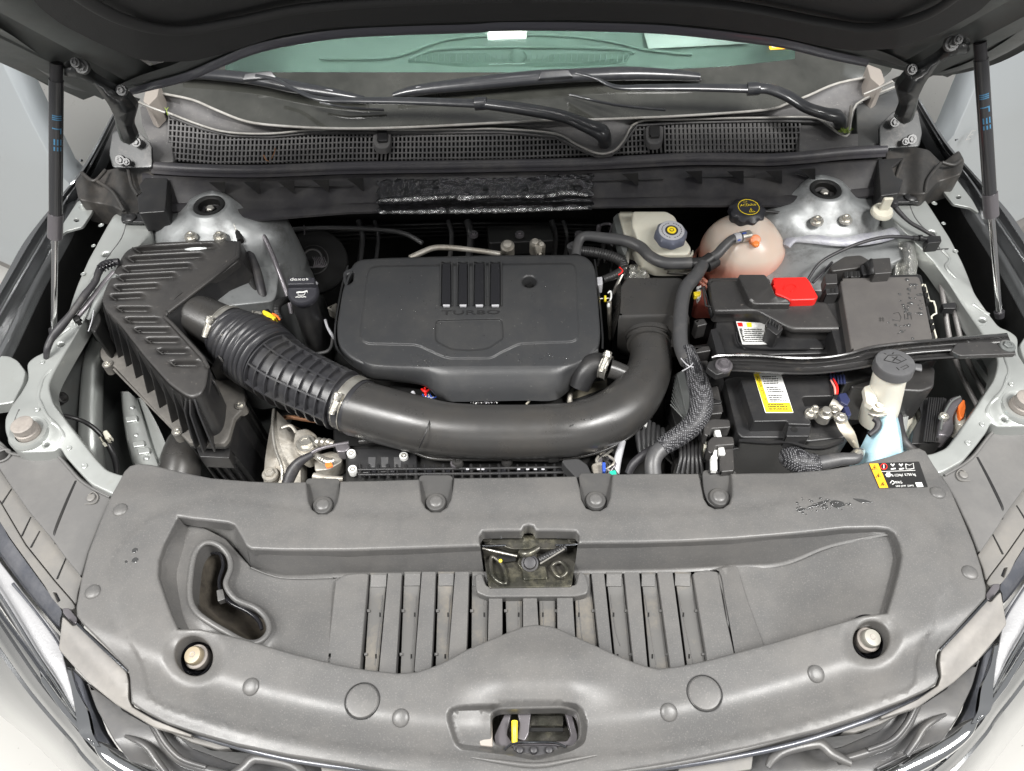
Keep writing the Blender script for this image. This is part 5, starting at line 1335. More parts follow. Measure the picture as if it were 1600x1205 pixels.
for q in ([(1289, 446), (1309, 445), (1311, 459), (1291, 460)], [(1318, 424), (1326, 424), (1327, 433), (1320, 433)], [(1328, 424), (1343, 423), (1345, 432), (1329, 433)], [(1345, 414), (1360, 412), (1362, 428), (1348, 430)]):
    p_ = sheet('terminal_block', M['blk'], fb_, rnd(q, 1), .058, rim=1, drop=.04)
    cx_ = sum(a[0] for a in q)/4; cy_ = sum(a[1] for a in q)/4
    sheet('terminal_slot', M['void'], p_, [(cx_-3, cy_-4), (cx_+1, cy_-4), (cx_+1, cy_+4), (cx_-3, cy_+4)], .0588, rim=.2, drop=.0005)
    sheet('terminal_slot', M['void'], p_, [(cx_+3, cy_-4), (cx_+6, cy_-4), (cx_+6, cy_+4), (cx_+3, cy_+4)], .0588, rim=.2, drop=.0005)
sheet('back_cover', M['airbox'], fb_, rnd([(1296, 415), (1320, 400), (1345, 398), (1362, 408), (1346, 418), (1300, 424)], 4), .05, rim=2, drop=.03)
tube('latch_bracket', M['paint2'] if 'paint2' in M else M['white'], fb_, [(1440, 447, .04, .0015), (1445, 445, .04, .0015), (1452, 470, .04, .0015), (1459, 471, .04, .0015), (1463, 490, .04, .0015), (1455, 495, .04, .0015), (1463, 528, .04, .0015)], n=2, seg=8)
for q in ((1441, 449), (1444, 458), (1446, 467), (1452, 499), (1454, 508)):
    sheet('latch_tooth', M['void'], fb_, [(q[0], q[1]), (q[0]+6, q[1]-1), (q[0]+7, q[1]+5), (q[0]+1, q[1]+6)], .046, rim=.5, drop=.01)
txt_obj('embossed_mark', '#', M['airbox'], fb_, P(1374, 502, .0552), P(1383, 502, .0552), .010, .0003)
tube('embossed_mark', M['airbox'], fb_, [(1396, 490, .0552, .0005), (1404, 488, .0552, .0005), (1408, 496, .0552, .0005), (1406, 502, .0552, .0005), (1397, 500, .0552, .0005)], n=1, seg=5)
for i in range(3): tube('embossed_mark', M['airbox'], fb_, [(1413+i*5, 490, .0552, .0006), (1414+i*5, 499, .0552, .0006)], n=1, seg=5)
random.seed(4)
sp = [(1424, 445), (1430, 450), (1420, 452), (1434, 461), (1430, 466), (1438, 470), (1420, 459), (1407, 470), (1420, 474), (1412, 476), (1419, 479), (1435, 477), (1439, 482), (1421, 490), (1418, 498), (1438, 490), (1396, 500), (1420, 508), (1400, 508), (1407, 510), (1388, 504), (1414, 516), (1409, 518), (1404, 521), (1422, 455), (1433, 445), (1441, 475), (1416, 484)]
sp += [(random.gauss(1420, 12), random.gauss(480, 22)) for i in range(16)]
droplets('water_drops', fb_, sp, .0555, s=.0026)
# black diagonal brace
bz_ = thing('diagonal_brace', P(1350, 560, .05), 'glossy black pressed steel brace bar crossing over the battery and fuse box', 'brace bar')
UE = [(1112, 556), (1127, 553), (1180, 553), (1240, 557), (1290, 556), (1330, 549), (1364, 540), (1420, 533), (1500, 526), (1574, 521)]
LE = [(1118, 584), (1144, 581), (1200, 584), (1256, 586), (1300, 583), (1350, 576), (1375, 571), (1424, 565), (1500, 560), (1588, 556)]
def LR(t, z, dv=0): return [(a[0]+(b[0]-a[0])*t, a[1]+(b[1]-a[1])*t+dv, z) for a, b in zip(UE, LE)]
rows = [LR(-.02, .05), LR(.0, .078), LR(.05, .081), LR(.12, .080), LR(.2, .070), LR(.34, .066), LR(.42, .073), LR(.55, .074), LR(.62, .068), LR(.8, .067), LR(.88, .072), LR(.97, .070), LR(1.0, .064), LR(1.02, .045)]
loft('bar', M['brace'], bz_, rows, n=1, k=5, ang=60)
tube('bar_groove', M['brace'], bz_, [(1385, 556, .076, .003), (1430, 550, .076, .004), (1488, 546, .076, .003)], n=4, seg=8, flat=.6)
sheet('right_foot', M['airbox'], bz_, rnd([(1495, 536), (1545, 533), (1586, 546), (1588, 553), (1500, 556), (1486, 548)], 3), .079, rim=1.5, drop=.006)
sheet('left_foot', M['blk'], bz_, rnd([(1108, 564), (1128, 562), (1146, 566), (1142, 580), (1120, 586), (1104, 574)], 3), .080, rim=1.5, drop=.01)
hexbolt('bolt', bz_, 1131, 571, .082, .0085, .009, m=M['gask'])
hexbolt('bolt', bz_, 1574, 541, .080, .0075, .006, m=M['paintd'])
# front battery
fbat = thing('front_battery', P(1220, 640, -.1), 'black front battery with a yellow and white warning label and bare negative terminal', 'battery')
CA = [(1132, 592), (1150, 588), (1300, 586), (1312, 620), (1332, 678), (1318, 684), (1264, 690), (1232, 684), (1160, 684), (1152, 676)]
sheet('case', M['gloss2'] if 'gloss2' in M else M['blk'], fbat, rnd(CA, 4), .0, rim=2.5, drop=.17, taper=-.02)
sheet('case_top', M['blkg'] if 'blkg' in M else M['blk'], fbat, rnd([(1156, 590), (1297, 587), (1304, 619), (1257, 620), (1253, 622), (1268, 661), (1266, 664), (1232, 663), (1230, 658), (1178, 659)], 2), .026, rim=1.6, drop=.026, ang=50)
sheet('front_tab', M['blk'], fbat, rnd([(1232, 662), (1268, 661), (1264, 682), (1228, 682)], 1.5), .020, rim=1.2, drop=.03, holes=[])
lathe('tab_hole', M['void'], fbat, P(1241, 671, .0205), [(1e-5, -.0006), (.0035, .0003), (.005, .0003), (.0055, -.001)], 16)
loft('case_lip', M['blk'], fbat, [[(1155, 686, .004), (1200, 689, .004), (1232, 688, .004), (1262, 696, .004), (1290, 696, .004), (1318, 686, .004)], [(1155, 690, .006), (1200, 693, .006), (1232, 692, .006), (1262, 700, .006), (1290, 700, .006), (1320, 690, .006)], [(1156, 693, -.01), (1200, 696, -.01), (1232, 695, -.01), (1262, 703, -.01), (1290, 703, -.01), (1320, 693, -.01)]], n=1)
lb = sheet('label', M['wprint'], fbat, rnd([(1177, 583), (1220, 583), (1240, 645), (1196, 645)], 1.5), .0278, rim=.3, drop=.0003)
sheet('label_yellow', M['yellow'], lb, [(1177.5, 584), (1186, 584), (1201, 629), (1234, 629), (1239, 644), (1197, 644)], .0284, rim=.2, drop=.0002)
# printed words
a_ = P(1199, 626, .0288); b_ = P(1184, 592, .0288)
txt_obj('label_print', 'ADVERTENCIA', M['kprint'], lb, P(1181, 588, .0288), P(1195, 626, .0288), .0045, .0003)
random.seed(8)
for (q, n) in (([(1190, 587), (1219, 587), (1222, 600), (1194, 601)], 4), ([(1197, 604), (1222, 603), (1226, 613), (1200, 614)], 3), ([(1200, 617), (1226, 616), (1230, 628), (1204, 628)], 4)):
    textblock('label_print', lb, M['kprint'], q, n, .0287, 1.5)
textblock('label_print', lb, M['kprint'], [(1199, 631), (1233, 631), (1236, 642), (1202, 642)], 4, .0289, 1.6)
tube('label_rule', M['gprint'], lb, [(1192, 602, .0286, .0003), (1223, 601, .0286, .0003)], n=1, seg=4)
tube('label_rule', M['gprint'], lb, [(1196, 615, .0286, .0003), (1227, 614, .0286, .0003)], n=1, seg=4)
# negative terminal
nt_ = thing('battery_terminal', P(1288, 650, .02), 'bare cast negative terminal clamp bolted on the front battery', 'battery terminal')
lathe('post', M['alu2'] if 'alu2' in M else M['steel'], nt_, P(1288, 648, .026), [(.004, .014), (.0065, .013), (.007, .004), (.010, .003), (.011, -.012)], 28)
for pts, r in (([(1262, 645, .018), (1275, 650, .018), (1288, 652, .018), (1302, 645, .018), (1310, 636, .02)], .0065), ([(1298, 630, .026), (1306, 634, .026), (1316, 640, .026)], .008)):
    tube('clamp_arm', M['alu'], nt_, [p+(r,) for p in pts], n=5, seg=12)
for u, v in ((1266, 646), (1303, 640), (1273, 640)): hexbolt('clamp_nut', nt_, u, v, .028, .0055, .006, washer=(u < 1270), m=M['steel'])
st_ = thing('ground_strap', P(1330, 680, 0), 'pale metal strap from the negative terminal down to a grey cable', 'battery cable')
M['cream'] = mat('cream plated strap', (.62, .58, .48), .4, .5, bump=(80, .1))
rows = [[(1303, 650, .034), (1309, 668, .026), (1318, 681, .018), (1334, 700, -.02)], [(1320, 646, .034), (1326, 662, .027), (1337, 679, .02), (1343, 704, -.02)]]
loft('strap', M['cream'], st_, rows, n=1, k=4, solid=.0022)
hexbolt('strap_nut', st_, 1314, 653, .034, .006, .006)
tube('cable', M['hose'], st_, [(1342, 704, -.02, .008), (1336, 716, -.02, .0095), (1312, 718, -.02, .0105), (1290, 722, -.02, .0115), (1272, 726, -.02, .012)], n=5, seg=16)
tube('braided_sleeve', M['braid'], st_, [(1276, 724, -.02, .0155), (1262, 726, -.02, .018), (1246, 720, -.02, .02), (1236, 712, -.03, .02)], n=5, seg=20)
tube('cable_end', M['steel'], st_, [(1350, 704, -.02, .003), (1343, 708, -.02, .0085), (1336, 714, -.02, .0095)], n=3, seg=14)
bp_ = thing('blue_connector', P(1320, 625, .02), 'navy blue wiring connector beside the negative terminal, with a red wire', 'wiring plug')
M['navy'] = mat('navy connector', (.02, .025, .07), .4)
sheet('shell', M['navy'], bp_, rnd([(1310, 615), (1322, 613), (1329, 625), (1324, 634), (1314, 628)], 2), .04, rim=1.5, drop=.02)
sheet('shell', M['navy'], bp_, rnd([(1318, 634), (1326, 634), (1331, 648), (1324, 652)], 2), .035, rim=1.5, drop=.02)
tube('red_wire', M['red'], bp_, [(1302, 592, .03, .0016), (1308, 604, .034, .0018), (1308, 616, .034, .0018)], n=4, seg=6)
tube('pink_wire', mat('pink wire', (.7, .3, .25), .4), bp_, [(1298, 594, .03, .0014), (1304, 605, .034, .0016), (1305, 616, .034, .0016)], n=4, seg=6)
for i in range(5): tube('fuse_leg', M['navy'], bp_, [(1298+i*5, 586, .03, .002), (1300+i*5, 600, .028, .002)], n=1, seg=6)
# washer bottle
wb = thing('washer_bottle', P(1375, 700, -.2), 'washer fluid bottle with a milky neck, grey cap and pale blue body', 'washer bottle')
aN = P(1399, 571, .075); bN = P(1371, 650, -.035); axn = (aN-bN).normalized()
cpm = mat('dark grey cap', (.075, .075, .078), .5, bump=(500, .15), dust=((.12, .12, .12), 30, .5, .8))
cpc = P(1399, 566, .086); cax = (axn*.75+Vector((0, 0, .4))).normalized()
wc = lathe('cap', cpm, wb, cpc, [(1e-5, .001), (.022, .0012), (.0275, 0), (.029, -.003), (.0295, -.016), (.027, -.018)], 40, axis=cax)
def onc(x, y, h): 
    a_ = (Vector((1, 0, 0))-cax*cax.x).normalized(); b_ = cax.cross(a_); return cpc+a_*x+b_*y+cax*h
for pts in ([(-.016, .004), (-.006, .014), (.010, .013), (.017, .003), (.002, -.004), (-.016, .004)], [(-.004, .001), (.006, .010)], [(.008, .0), (-.002, .010)], [(.001, .016), (.004, .019)], [(-.008, .016), (-.011, .019)], [(.013, -.008), (.003, -.013)], [(.015, -.012), (.005, -.017)], [(.013, -.008), (.015, -.012)], [(-.003, -.012), (-.001, -.018)]):
    tube('cap_symbol', M['dark'], wc, [tuple(onc(x, y, .0012))+(.0007,) for x, y in pts], world=True, n=1, seg=5)
tube('cap_tab', cpm, wb, [tuple(onc(.022, -.006, -.004))+(.006,), tuple(onc(.036, -.010, -.005))+(.007,)], world=True, n=2, seg=10, flat=.4)
M['neck'] = mat('milky neck plastic', (.66, .64, .56), .35, sss=.3, bump=(60, .08))
finish(tube_bm([tuple(cpc-cax*.010)+(.0245,), tuple(cpc-cax*.02-axn*.012)+(.0245,), tuple(bN+axn*.05)+(.0255,), tuple(bN+axn*.02)+(.028,), tuple(bN-axn*.01)+(.027,)], world=True, n=6, seg=32), 'neck', M['neck'], wb, 70)
sheet('neck_tab', M['neck'], wb, rnd([(1350, 604), (1362, 600), (1372, 626), (1364, 634), (1354, 628)], 2), .03, rim=1.5, drop=.01)
lathe('screw_disc', M['cream'], wb, P(1373, 632, .012), [(.004, .006), (.006, .005), (.0065, .002), (.0115, .002), (.013, .0), (.013, -.003)], 28, axis=(0, -.5, .85))
rows = [[(1376, 648, -.01), (1388, 642, .0), (1397, 642, -.005)], [(1370, 664, -.015), (1386, 662, .0), (1402, 664, -.01)], [(1356, 676, -.03), (1382, 680, -.005), (1406, 684, -.02)], [(1342, 704, -.05), (1376, 706, -.02), (1409, 706, -.04)], [(1326, 730, -.08), (1370, 734, -.05), (1412, 734, -.07)]]
rows = [cr(r, 5) for r in rows]
loft('body', M['washer'], wb, rows, ang=70)
loft('body', M['washer'], wb, [[(1397, 642, -.005), (1402, 664, -.01), (1406, 684, -.02), (1409, 706, -.04), (1412, 734, -.07)], [(1404, 650, -.08), (1410, 670, -.09), (1414, 690, -.1), (1416, 712, -.12), (1420, 738, -.14)]], n=1)
tube('pump_clip', M['steel'], wb, [(1358, 646, .0, .003), (1370, 650, .004, .003), (1384, 648, .002, .003)], n=3, seg=8)
tube('level_hose', M['rubber'], wb, [(1366, 654, .0, .005), (1372, 660, .0, .005), (1370, 670, -.005, .005), (1358, 680, -.01, .004)], n=4, seg=10)
# parts between the washer bottle and the right rail
bx = thing('control_module', P(1450, 660, -.1), 'black finned control module standing deep at the right front corner', 'control module')
sheet('backplate', M['blk'], bx, rnd([(1434, 624), (1452, 620), (1480, 622), (1474, 692), (1424, 694), (1428, 670), (1440, 650)], 3), -.07, rim=1.5, drop=.05)
for i in range(7):
    tube('cooling_fin', M['blk'], bx, [(1452+i*3.6, 622, -.06, .0016), (1444+i*3.4, 690, -.06, .0016)], n=1, seg=6)
hn = thing('horn_bracket', P(1480, 650, -.1), 'small grey cast bracket with an orange reflector end beside the finned module', 'bracket')
sheet('plate', M['gask'], hn, rnd([(1468, 660), (1476, 640), (1484, 622), (1498, 617), (1508, 622), (1498, 634), (1490, 650), (1492, 672), (1486, 682), (1466, 680)], 5), -.05, rim=3, drop=.03)
tube('plate_rim', M['paintd'], hn, [(1470, 672, -.045, .002), (1474, 650, -.045, .002), (1486, 628, -.045, .002), (1500, 620, -.045, .002)], n=4, seg=8)
sheet('clear_lens', mat('pale lens plastic', (.6, .57, .5), .2, trans=.3), hn, rnd([(1490, 630), (1505, 622), (1512, 640), (1510, 668), (1496, 662)], 6), -.06, rim=5, drop=.03)
sheet('orange_end', M['orange'], hn, rnd([(1496, 625), (1508, 624), (1510, 636), (1506, 655), (1500, 652)], 3), -.052, rim=2, drop=.01)
hexbolt('bolt', hn, 1475, 651, -.045, .005, .004)
ip = thing('inner_bracket', P(1425, 660, -.1), 'cream painted inner bracket between the washer bottle and the finned module', 'bracket')
sheet('plate', M['paint'], ip, rnd([(1410, 622), (1440, 616), (1440, 626), (1420, 650), (1414, 690), (1425, 694), (1420, 700), (1409, 690)], 3), -.06, rim=1, drop=.004)
sheet('plate', M['beige2'] if 'beige2' in M else M['white'], ip, rnd([(1424, 628), (1438, 624), (1440, 650), (1436, 672), (1426, 690), (1414, 680), (1416, 658)], 3), -.09, rim=1, drop=.06)
hose('overflow_hose', 'dark hose dropping behind the blue washer bottle', [(1402, 640, -.06, .008), (1404, 665, -.06, .008), (1412, 690, -.06, .008), (1428, 706, -.07, .008), (1440, 715, -.09, .008)], n=5, seg=12)
# lines running along the right rail
for i, (pts, lab) in enumerate((([(1463, 372, .03), (1467, 400, .02), (1470, 440, .0), (1476, 480, -.02), (1484, 530, -.05), (1500, 580, -.09), (1530, 640, -.12)], 'left one of the two grey hoses running down beside the right inner rail'),
    ([(1474, 372, .03), (1479, 400, .02), (1482, 440, .0), (1492, 490, -.02), (1504, 540, -.05), (1520, 580, -.09), (1550, 640, -.12)], 'right one of the two grey hoses running down beside the right inner rail'))):
    o = hose('brake_line', lab, [p+(.0045,) for p in pts], mat('grey line', (.2, .19, .185), .35), n=6, seg=12); o['group'] = 'paired hoses beside the right rail'
hc = thing('hose_clip_block', P(1468, 385, .03), 'black twin clip block holding the paired hoses beside the right rail', 'clip')
sheet('block', M['blk'], hc, rnd([(1460, 384), (1482, 383), (1484, 390), (1462, 391)], 2), .034, rim=1.2, drop=.012)
sheet('block', M['blk'], hc, rnd([(1472, 474), (1494, 472), (1494, 482), (1474, 482)], 2), .004, rim=1.2, drop=.012)
hose('hood_cable', 'thin black cable arching over the right strut tower to the rail', [(1262, 438, .03, .0026), (1280, 412, .05, .0028), (1310, 394, .06, .003), (1350, 378, .065, .0032), (1390, 370, .065, .0032), (1430, 372, .055, .0034)], n=6, seg=10, cat='cable')
cb = thing('cable_joint', P(1445, 374, .05), 'black cable joint where thin cables meet on the right rail', 'connector')
tube('sleeve', M['blk'], cb, [(1426, 372, .056, .0045), (1450, 374, .05, .005)], n=2, seg=12)
tube('sleeve', M['blk'], cb, [(1436, 372, .056, .006), (1440, 372, .056, .006)], n=1, seg=12)
sheet('block', M['blk'], cb, rnd([(1448, 368), (1470, 368), (1472, 378), (1450, 380)], 2), .055, rim=1.5, drop=.02)
hose('grommet_cable', 'black cable from the bulkhead corner down the right rail', [(1396, 318, .075, .0045), (1402, 328, .07, .0045), (1420, 346, .062, .0035), (1440, 358, .058, .0035), (1462, 371, .05, .003)], n=6, seg=10, cat='cable')
lathe('grommet', M['rubber'], bpy.data.objects['grommet_cable'], P(1397, 318, .078), [(.003, .006), (.006, .004), (.008, -.003)], 16)
hose('battery_cable', 'thin black cable pair rising behind the red cover', [(1270, 442, .03, .0024), (1284, 428, .035, .0024), (1300, 410, .035, .0024)], n=4, seg=8, cat='cable')
# right wheelhouse vertical panel
ih = bpy.data.objects['inner_rail.001']
sheet('wheelhouse_brace', M['paint'], ih, rnd([(1540, 562), (1560, 590), (1548, 596), (1524, 562)], 2), -.05, rim=1, drop=.01)
# ================================================================ front cover over the radiator support
fc = thing('radiator_support_cover', P(830, 950, 0), 'big grey grained plastic cover across the front with ribbed centre basin and push clips', 'front cover')
OC = [(187, 748), (193, 736), (202, 727), (216, 723), (236, 725), (280, 736), (330, 746), (390, 751), (440, 753), (478, 752), (480, 770), (482, 784), (487, 795), (497, 802), (510, 802), (520, 796), (526, 784), (529, 770), (531, 751), (590, 750), (655, 748), (657, 766), (659, 782), (665, 793), (674, 799), (688, 799), (698, 792), (704, 780), (707, 764), (709, 746), (800, 745), (901, 743), (906, 762), (909, 780), (916, 793), (926, 797), (938, 797), (948, 791), (953, 778), (955, 762), (957, 740), (1010, 739), (1060, 739), (1092, 739), (1096, 758), (1100, 778), (1107, 789), (1117, 794), (1130, 793), (1140, 786), (1144, 774), (1144, 756), (1142, 739), (1180, 738), (1229, 738), (1290, 733), (1345, 724), (1390, 712), (1425, 700), (1437, 699), (1447, 704), (1460, 726), (1485, 762), (1504, 805), (1522, 848), (1534, 885), (1542, 918), (1541, 934), (1522, 955), (1492, 988), (1468, 1013), (1463, 1022), (1464, 1040), (1468, 1056), (1464, 1068), (1450, 1078), (1411, 1096), (1350, 1119), (1282, 1141), (1171, 1168), (1060, 1190), (960, 1206), (850, 1216), (740, 1216), (604, 1205), (530, 1193), (450, 1181), (369, 1164), (300, 1144), (259, 1130), (225, 1112), (204, 1098), (203, 1080), (202, 1060), (199, 1046), (160, 1006), (126, 972), (119, 962), (118, 948), (126, 904), (137, 862), (155, 815), (174, 771)]
OC = dens(OC, 9)
# basin (hole in the top skin)
BZ = [(278, 807), (300, 811), (330, 814), (356, 817), (366, 821), (376, 838), (384, 853), (392, 858), (440, 860), (539, 860), (640, 857), (752, 853), (830, 851), (903, 849), (1000, 848), (1069, 846), (1150, 842), (1245, 834), (1319, 826), (1370, 825), (1388, 827), (1398, 832), (1406, 850), (1409, 868), (1404, 895), (1396, 925), (1386, 957), (1350, 961), (1282, 981), (1215, 1001), (1149, 1019), (1104, 1031), (1062, 1040), (1029, 1044), (1010, 1040), (992, 1034), (960, 1021), (936, 1010), (900, 994), (874, 982), (858, 977), (838, 975), (820, 977), (789, 989), (755, 1003), (729, 1014), (700, 1030), (678, 1040), (650, 1049), (622, 1051), (575, 1046), (530, 1038), (460, 1021), (388, 1000), (340, 988), (312, 982), (278, 982), (268, 960), (259, 936), (247, 900), (248, 875), (256, 850)]
cont = cr([(240, 1092), (228, 1060), (218, 1030), (199, 996), (176, 940), (172, 889), (192, 849), (225, 818), (259, 800), (332, 782), (420, 790), (500, 802), (640, 808), (830, 806), (1000, 802), (1140, 798), (1245, 780), (1319, 767), (1400, 782), (1450, 812), (1480, 850), (1488, 890), (1470, 950), (1440, 1010), (1430, 1040), (1426, 1070), (1380, 1090), (1200, 1140), (1040, 1170), (830, 1185), (600, 1172), (400, 1140), (290, 1112)], 3, True)
POCK = rnd([(700, 1112), (714, 1106), (890, 1102), (906, 1107), (915, 1130), (911, 1160), (890, 1171), (838, 1185), (800, 1177), (716, 1167), (705, 1140)], 8)
dish = [(302, 1025, 36), (1362, 998, 36)]
def frontv(u): return 1216-((u-800)/640.)**2*140
def cz(u, v):
    z = 0.0
    f = frontv(u)
    z -= .030*sstep(f-95, f+5, v)
    z += .0022*sstep(-4, 4, sdist(u, v, cont))
    # hump in the middle rising to the front, flanked by valleys
    z += .012*sstep(120, 20, abs(u-838)-(v-1000)*.35)*sstep(975, 1030, v)*sstep(1120, 1060, v)
    for a, b, r in dish:
        d = hypot(u-a, v-b)
        if d < 60: z -= .006*sstep(48, 30, d)
    # shallow pocket round the latch opening
    if 680 < u < 940 and 1085 < v < 1205:
        z -= .022*sstep(-4, 6, sdist(u, v, POCK))*(.55+.45*sstep(700, 765, u))
    # curved rear shoulder
    z -= .010*sstep(775, 735, v)
    return z
LT = rnd([(748, 834), (754, 829), (816, 829), (820, 822), (832, 822), (836, 829), (900, 829), (905, 834), (903, 860), (903, 849), (752, 853)], 3)
BZ2 = []   # basin joined with the latch cut-out
for p in BZ:
    if p == (752, 853): BZ2 += [(750, 853), (749, 838), (754, 830), (785, 829), (815, 829), (819, 822), (826, 820), (833, 822), (837, 829), (870, 829), (900, 830), (905, 837), (904, 849)]
    elif p in ((830, 851), (903, 849)): continue
    else: BZ2.append(p)
LO_ = rnd([(768, 1114), (780, 1108), (880, 1106), (900, 1112), (905, 1130), (905, 1152), (894, 1164), (866, 1166), (850, 1172), (834, 1178), (815, 1174), (800, 1166), (775, 1163), (768, 1150)], 6)
h1 = ell(302, 1024, 29, 32, 32, -.5); h2 = ell(1362, 999, 28, 30, 32, .5)
EXTRA = [p[:2] for d in (-5, -2, 0, 2, 5) for p in offs(cont, d)]+[p[:2] for d in (-5, -2, 1, 4, 7) for p in offs(dens(POCK, 6), d)]
EXTRA = [p for p in EXTRA if sdist(p[0], p[1], OC) > 8 and sdist(p[0], p[1], BZ2) < -6 and hypot(p[0]-302, p[1]-1024) > 40 and hypot(p[0]-1362, p[1]-997) > 40 and sdist(p[0], p[1], LO_) < -8]
top = sheet('top_skin', M['cover'], fc, OC, cz, step=8.5, holes=[BZ2, LO_, h1, h2], rim=4, drop=.022, hdrop=.02, ang=70, dstep=8)
EXTRA = []
tube('front_lip', M['cover'], top, [(u, frontv(u)-1-(4 if abs(u-835) > 540 else 0), -.034) for u in range(300, 1440, 60)], .003, n=4, seg=8)
# ---- basin walls and floor
FZ = -.058; ribz0 = FZ+.012
# back wall : top curve -> foot curve
W1 = [(384, 853), (392, 858), (440, 860), (539, 860), (640, 857), (750, 853)]
W2 = [(392, 888), (410, 893), (450, 902), (540, 898), (640, 897), (756, 896)]
def wall(a, b, za=-.004, zb=FZ, name='basin_wall', mid=.15):
    rows = [[(u, v-1, za) for u, v in a], [(p[0]+(q[0]-p[0])*.08, p[1]+(q[1]-p[1])*.08, za-.004) for p, q in zip(a, b)], [(p[0]+(q[0]-p[0])*.9, p[1]+(q[1]-p[1])*.9, zb+.003) for p, q in zip(a, b)], [(u, v, zb) for u, v in b], [(u, v+4, zb-.0015) for u, v in b]]
    return loft(name, M['cover'], fc, rows, n=1, k=4, ang=60)
wall(W1, W2)
_wa = [(903, 849), (1000, 848), (1069, 846), (1150, 842), (1205, 838), (1245, 834), (1319, 826), (1394, 828)]
_wb = [(897, 893, FZ), (1000, 892, FZ), (1069, 890, FZ), (1150, 885, FZ-.002), (1205, 883, FZ), (1240, 875, FZ+.008), (1300, 851, FZ+.028), (1396, 831, -.008)]
loft('basin_wall', M['cover'], fc, [[(u, v-1, -.004) for u, v in _wa], [(p[0]+(q[0]-p[0])*.08, p[1]+(q[1]-p[1])*.08, -.008) for p, q in zip(_wa, _wb)], [(p[0]+(q[0]-p[0])*.92, p[1]+(q[1]-p[1])*.92, q[2]+.002) for p, q in zip(_wa, _wb)], _wb, [(a, b+4, c-.001) for a, b, c in _wb]], n=1, k=4, ang=60)
# left pocket : triangular back wall and sloping left wall
wall([(278, 807), (330, 814), (366, 821), (376, 838), (386, 855)], [(280, 812), (322, 828), (352, 843), (368, 860), (392, 888)])
wall([(279, 982), (268, 960), (259, 936), (247, 900), (248, 875), (256, 850), (278, 808)], [(320, 990), (304, 966), (296, 940), (290, 905), (296, 878), (304, 850), (300, 822)], za=-.003, zb=-.042)
wall([(1396, 830), (1406, 850), (1409, 868), (1404, 895), (1396, 925), (1386, 958)], [(1392, 834), (1400, 852), (1402, 870), (1397, 897), (1388, 928), (1376, 966)], za=-.003, zb=-.016)
# floor pieces
snork = cr([(321, 851), (340, 854), (355, 870), (358, 889), (351, 908), (354, 923), (369, 940), (396, 951), (413, 966), (418, 985), (405, 1000), (384, 1001), (355, 986), (314, 960), (300, 935), (301, 900), (307, 867)], 4, True)
def floorz(u, v):
    z = FZ+.010
    if u < 530:
        z = FZ+.028*sstep(440, 300, u)+.012*sstep(900, 1020, v)
        d = -sdist(u, v, snork) if abs(u-360) < 110 else 99
        z += .010*math.exp(-(d/11.)**2)
    elif u > 1140:
        z = FZ-.002+.044*sstep(1215, 1400, u+(930-v)*.25)+.010*sstep(900, 1020, v)*sstep(1200, 1260, u)
    return z
FLL = [(278, 810), (300, 814), (352, 842), (368, 860), (392, 886), (412, 893), (452, 903), (524, 903), (532, 900), (527, 940), (518, 1040), (460, 1030), (388, 1010), (312, 992), (270, 990), (262, 936), (252, 900), (255, 860)]
sheet('left_basin_floor', M['cover'], fc, FLL, floorz, step=9, holes=[snork], rim=2.5, drop=.004, hdrop=.03, ang=70, dstep=6)
FLR = [(1120, 900), (1128, 886), (1150, 883), (1205, 881), (1240, 873), (1300, 849), (1392, 830), (1410, 868), (1400, 925), (1390, 968), (1330, 985), (1215, 1014), (1148, 1036), (1140, 1000), (1130, 930)]
EXTRA = [(u, v) for u in (1236, 1250, 1264, 1280, 1300) for v in range(890, 980, 10)]
sheet('right_basin_floor', M['cover'], fc, FLR, floorz, step=11, rim=2.5, drop=.004, ang=70)
EXTRA = []
loft('block_flank', M['cover'], fc, [[(1098, 895, ribz0+.001), (1124, 893, ribz0+.001), (1134, 940, ribz0), (1150, 1030, ribz0)], [(1130, 886, FZ+.002), (1150, 886, FZ+.001), (1168, 940, FZ+.001), (1196, 1016, FZ+.001)]], n=1, k=4)
# moulded fold lines in the pockets
tube('fold_line', M['cover'], fc, [(392, 887, FZ+.012), (420, 898, FZ+.004), (452, 904, FZ+.002), (520, 903, FZ+.002)], .0012, n=4, seg=8)
tube('snorkel_rim', M['cover'], fc, [(u, v, floorz(u, v)+.0005) for u, v in offs(snork, 2.5)[::2]], .0042, n=2, seg=10, closed=True, caps=False)
# air tube seen through the opening
sn = [P(u, v, floorz(u, v)-.012) for u, v in offs(snork, 3)]
c = sum(sn, Vector())/len(sn)
M['snork'] = mat('dusty duct inside', (.05, .045, .04), .35, bump=(40, .5, .003), dust=((.16, .14, .11), 14, .4, .75))
rows = [[tuple(p) for p in sn], [tuple(c+(p-c)*.93+Vector((0, .004, -.012))) for p in sn], [tuple(c+(p-c)*.95+Vector((0, .006, -.03))) for p in sn], [tuple(c+(p-c)*.75+Vector((0, .012, -.07))) for p in sn], [tuple(c+(p-c)*.2+Vector((.01, .02, -.085))) for p in sn]]
loft('snorkel', M['snork'], fc, rows, closed=True, n=1, world=True, k=2, ang=70)
tube('snorkel_lip', M['gloss'], fc, [(330, 864, -.05, .0025), (344, 866, -.05, .003), (349, 884, -.05, .003), (343, 906, -.05, .003), (346, 926, -.05, .003), (362, 943, -.05, .003), (388, 956, -.05, .003), (404, 970, -.05, .003), (409, 984, -.05, .0025)], n=4, seg=8)
sheet('snorkel_tab', M['cover'], fc, rnd([(338, 922), (348, 920), (352, 936), (340, 940)], 2), -.045, rim=1, drop=.01)
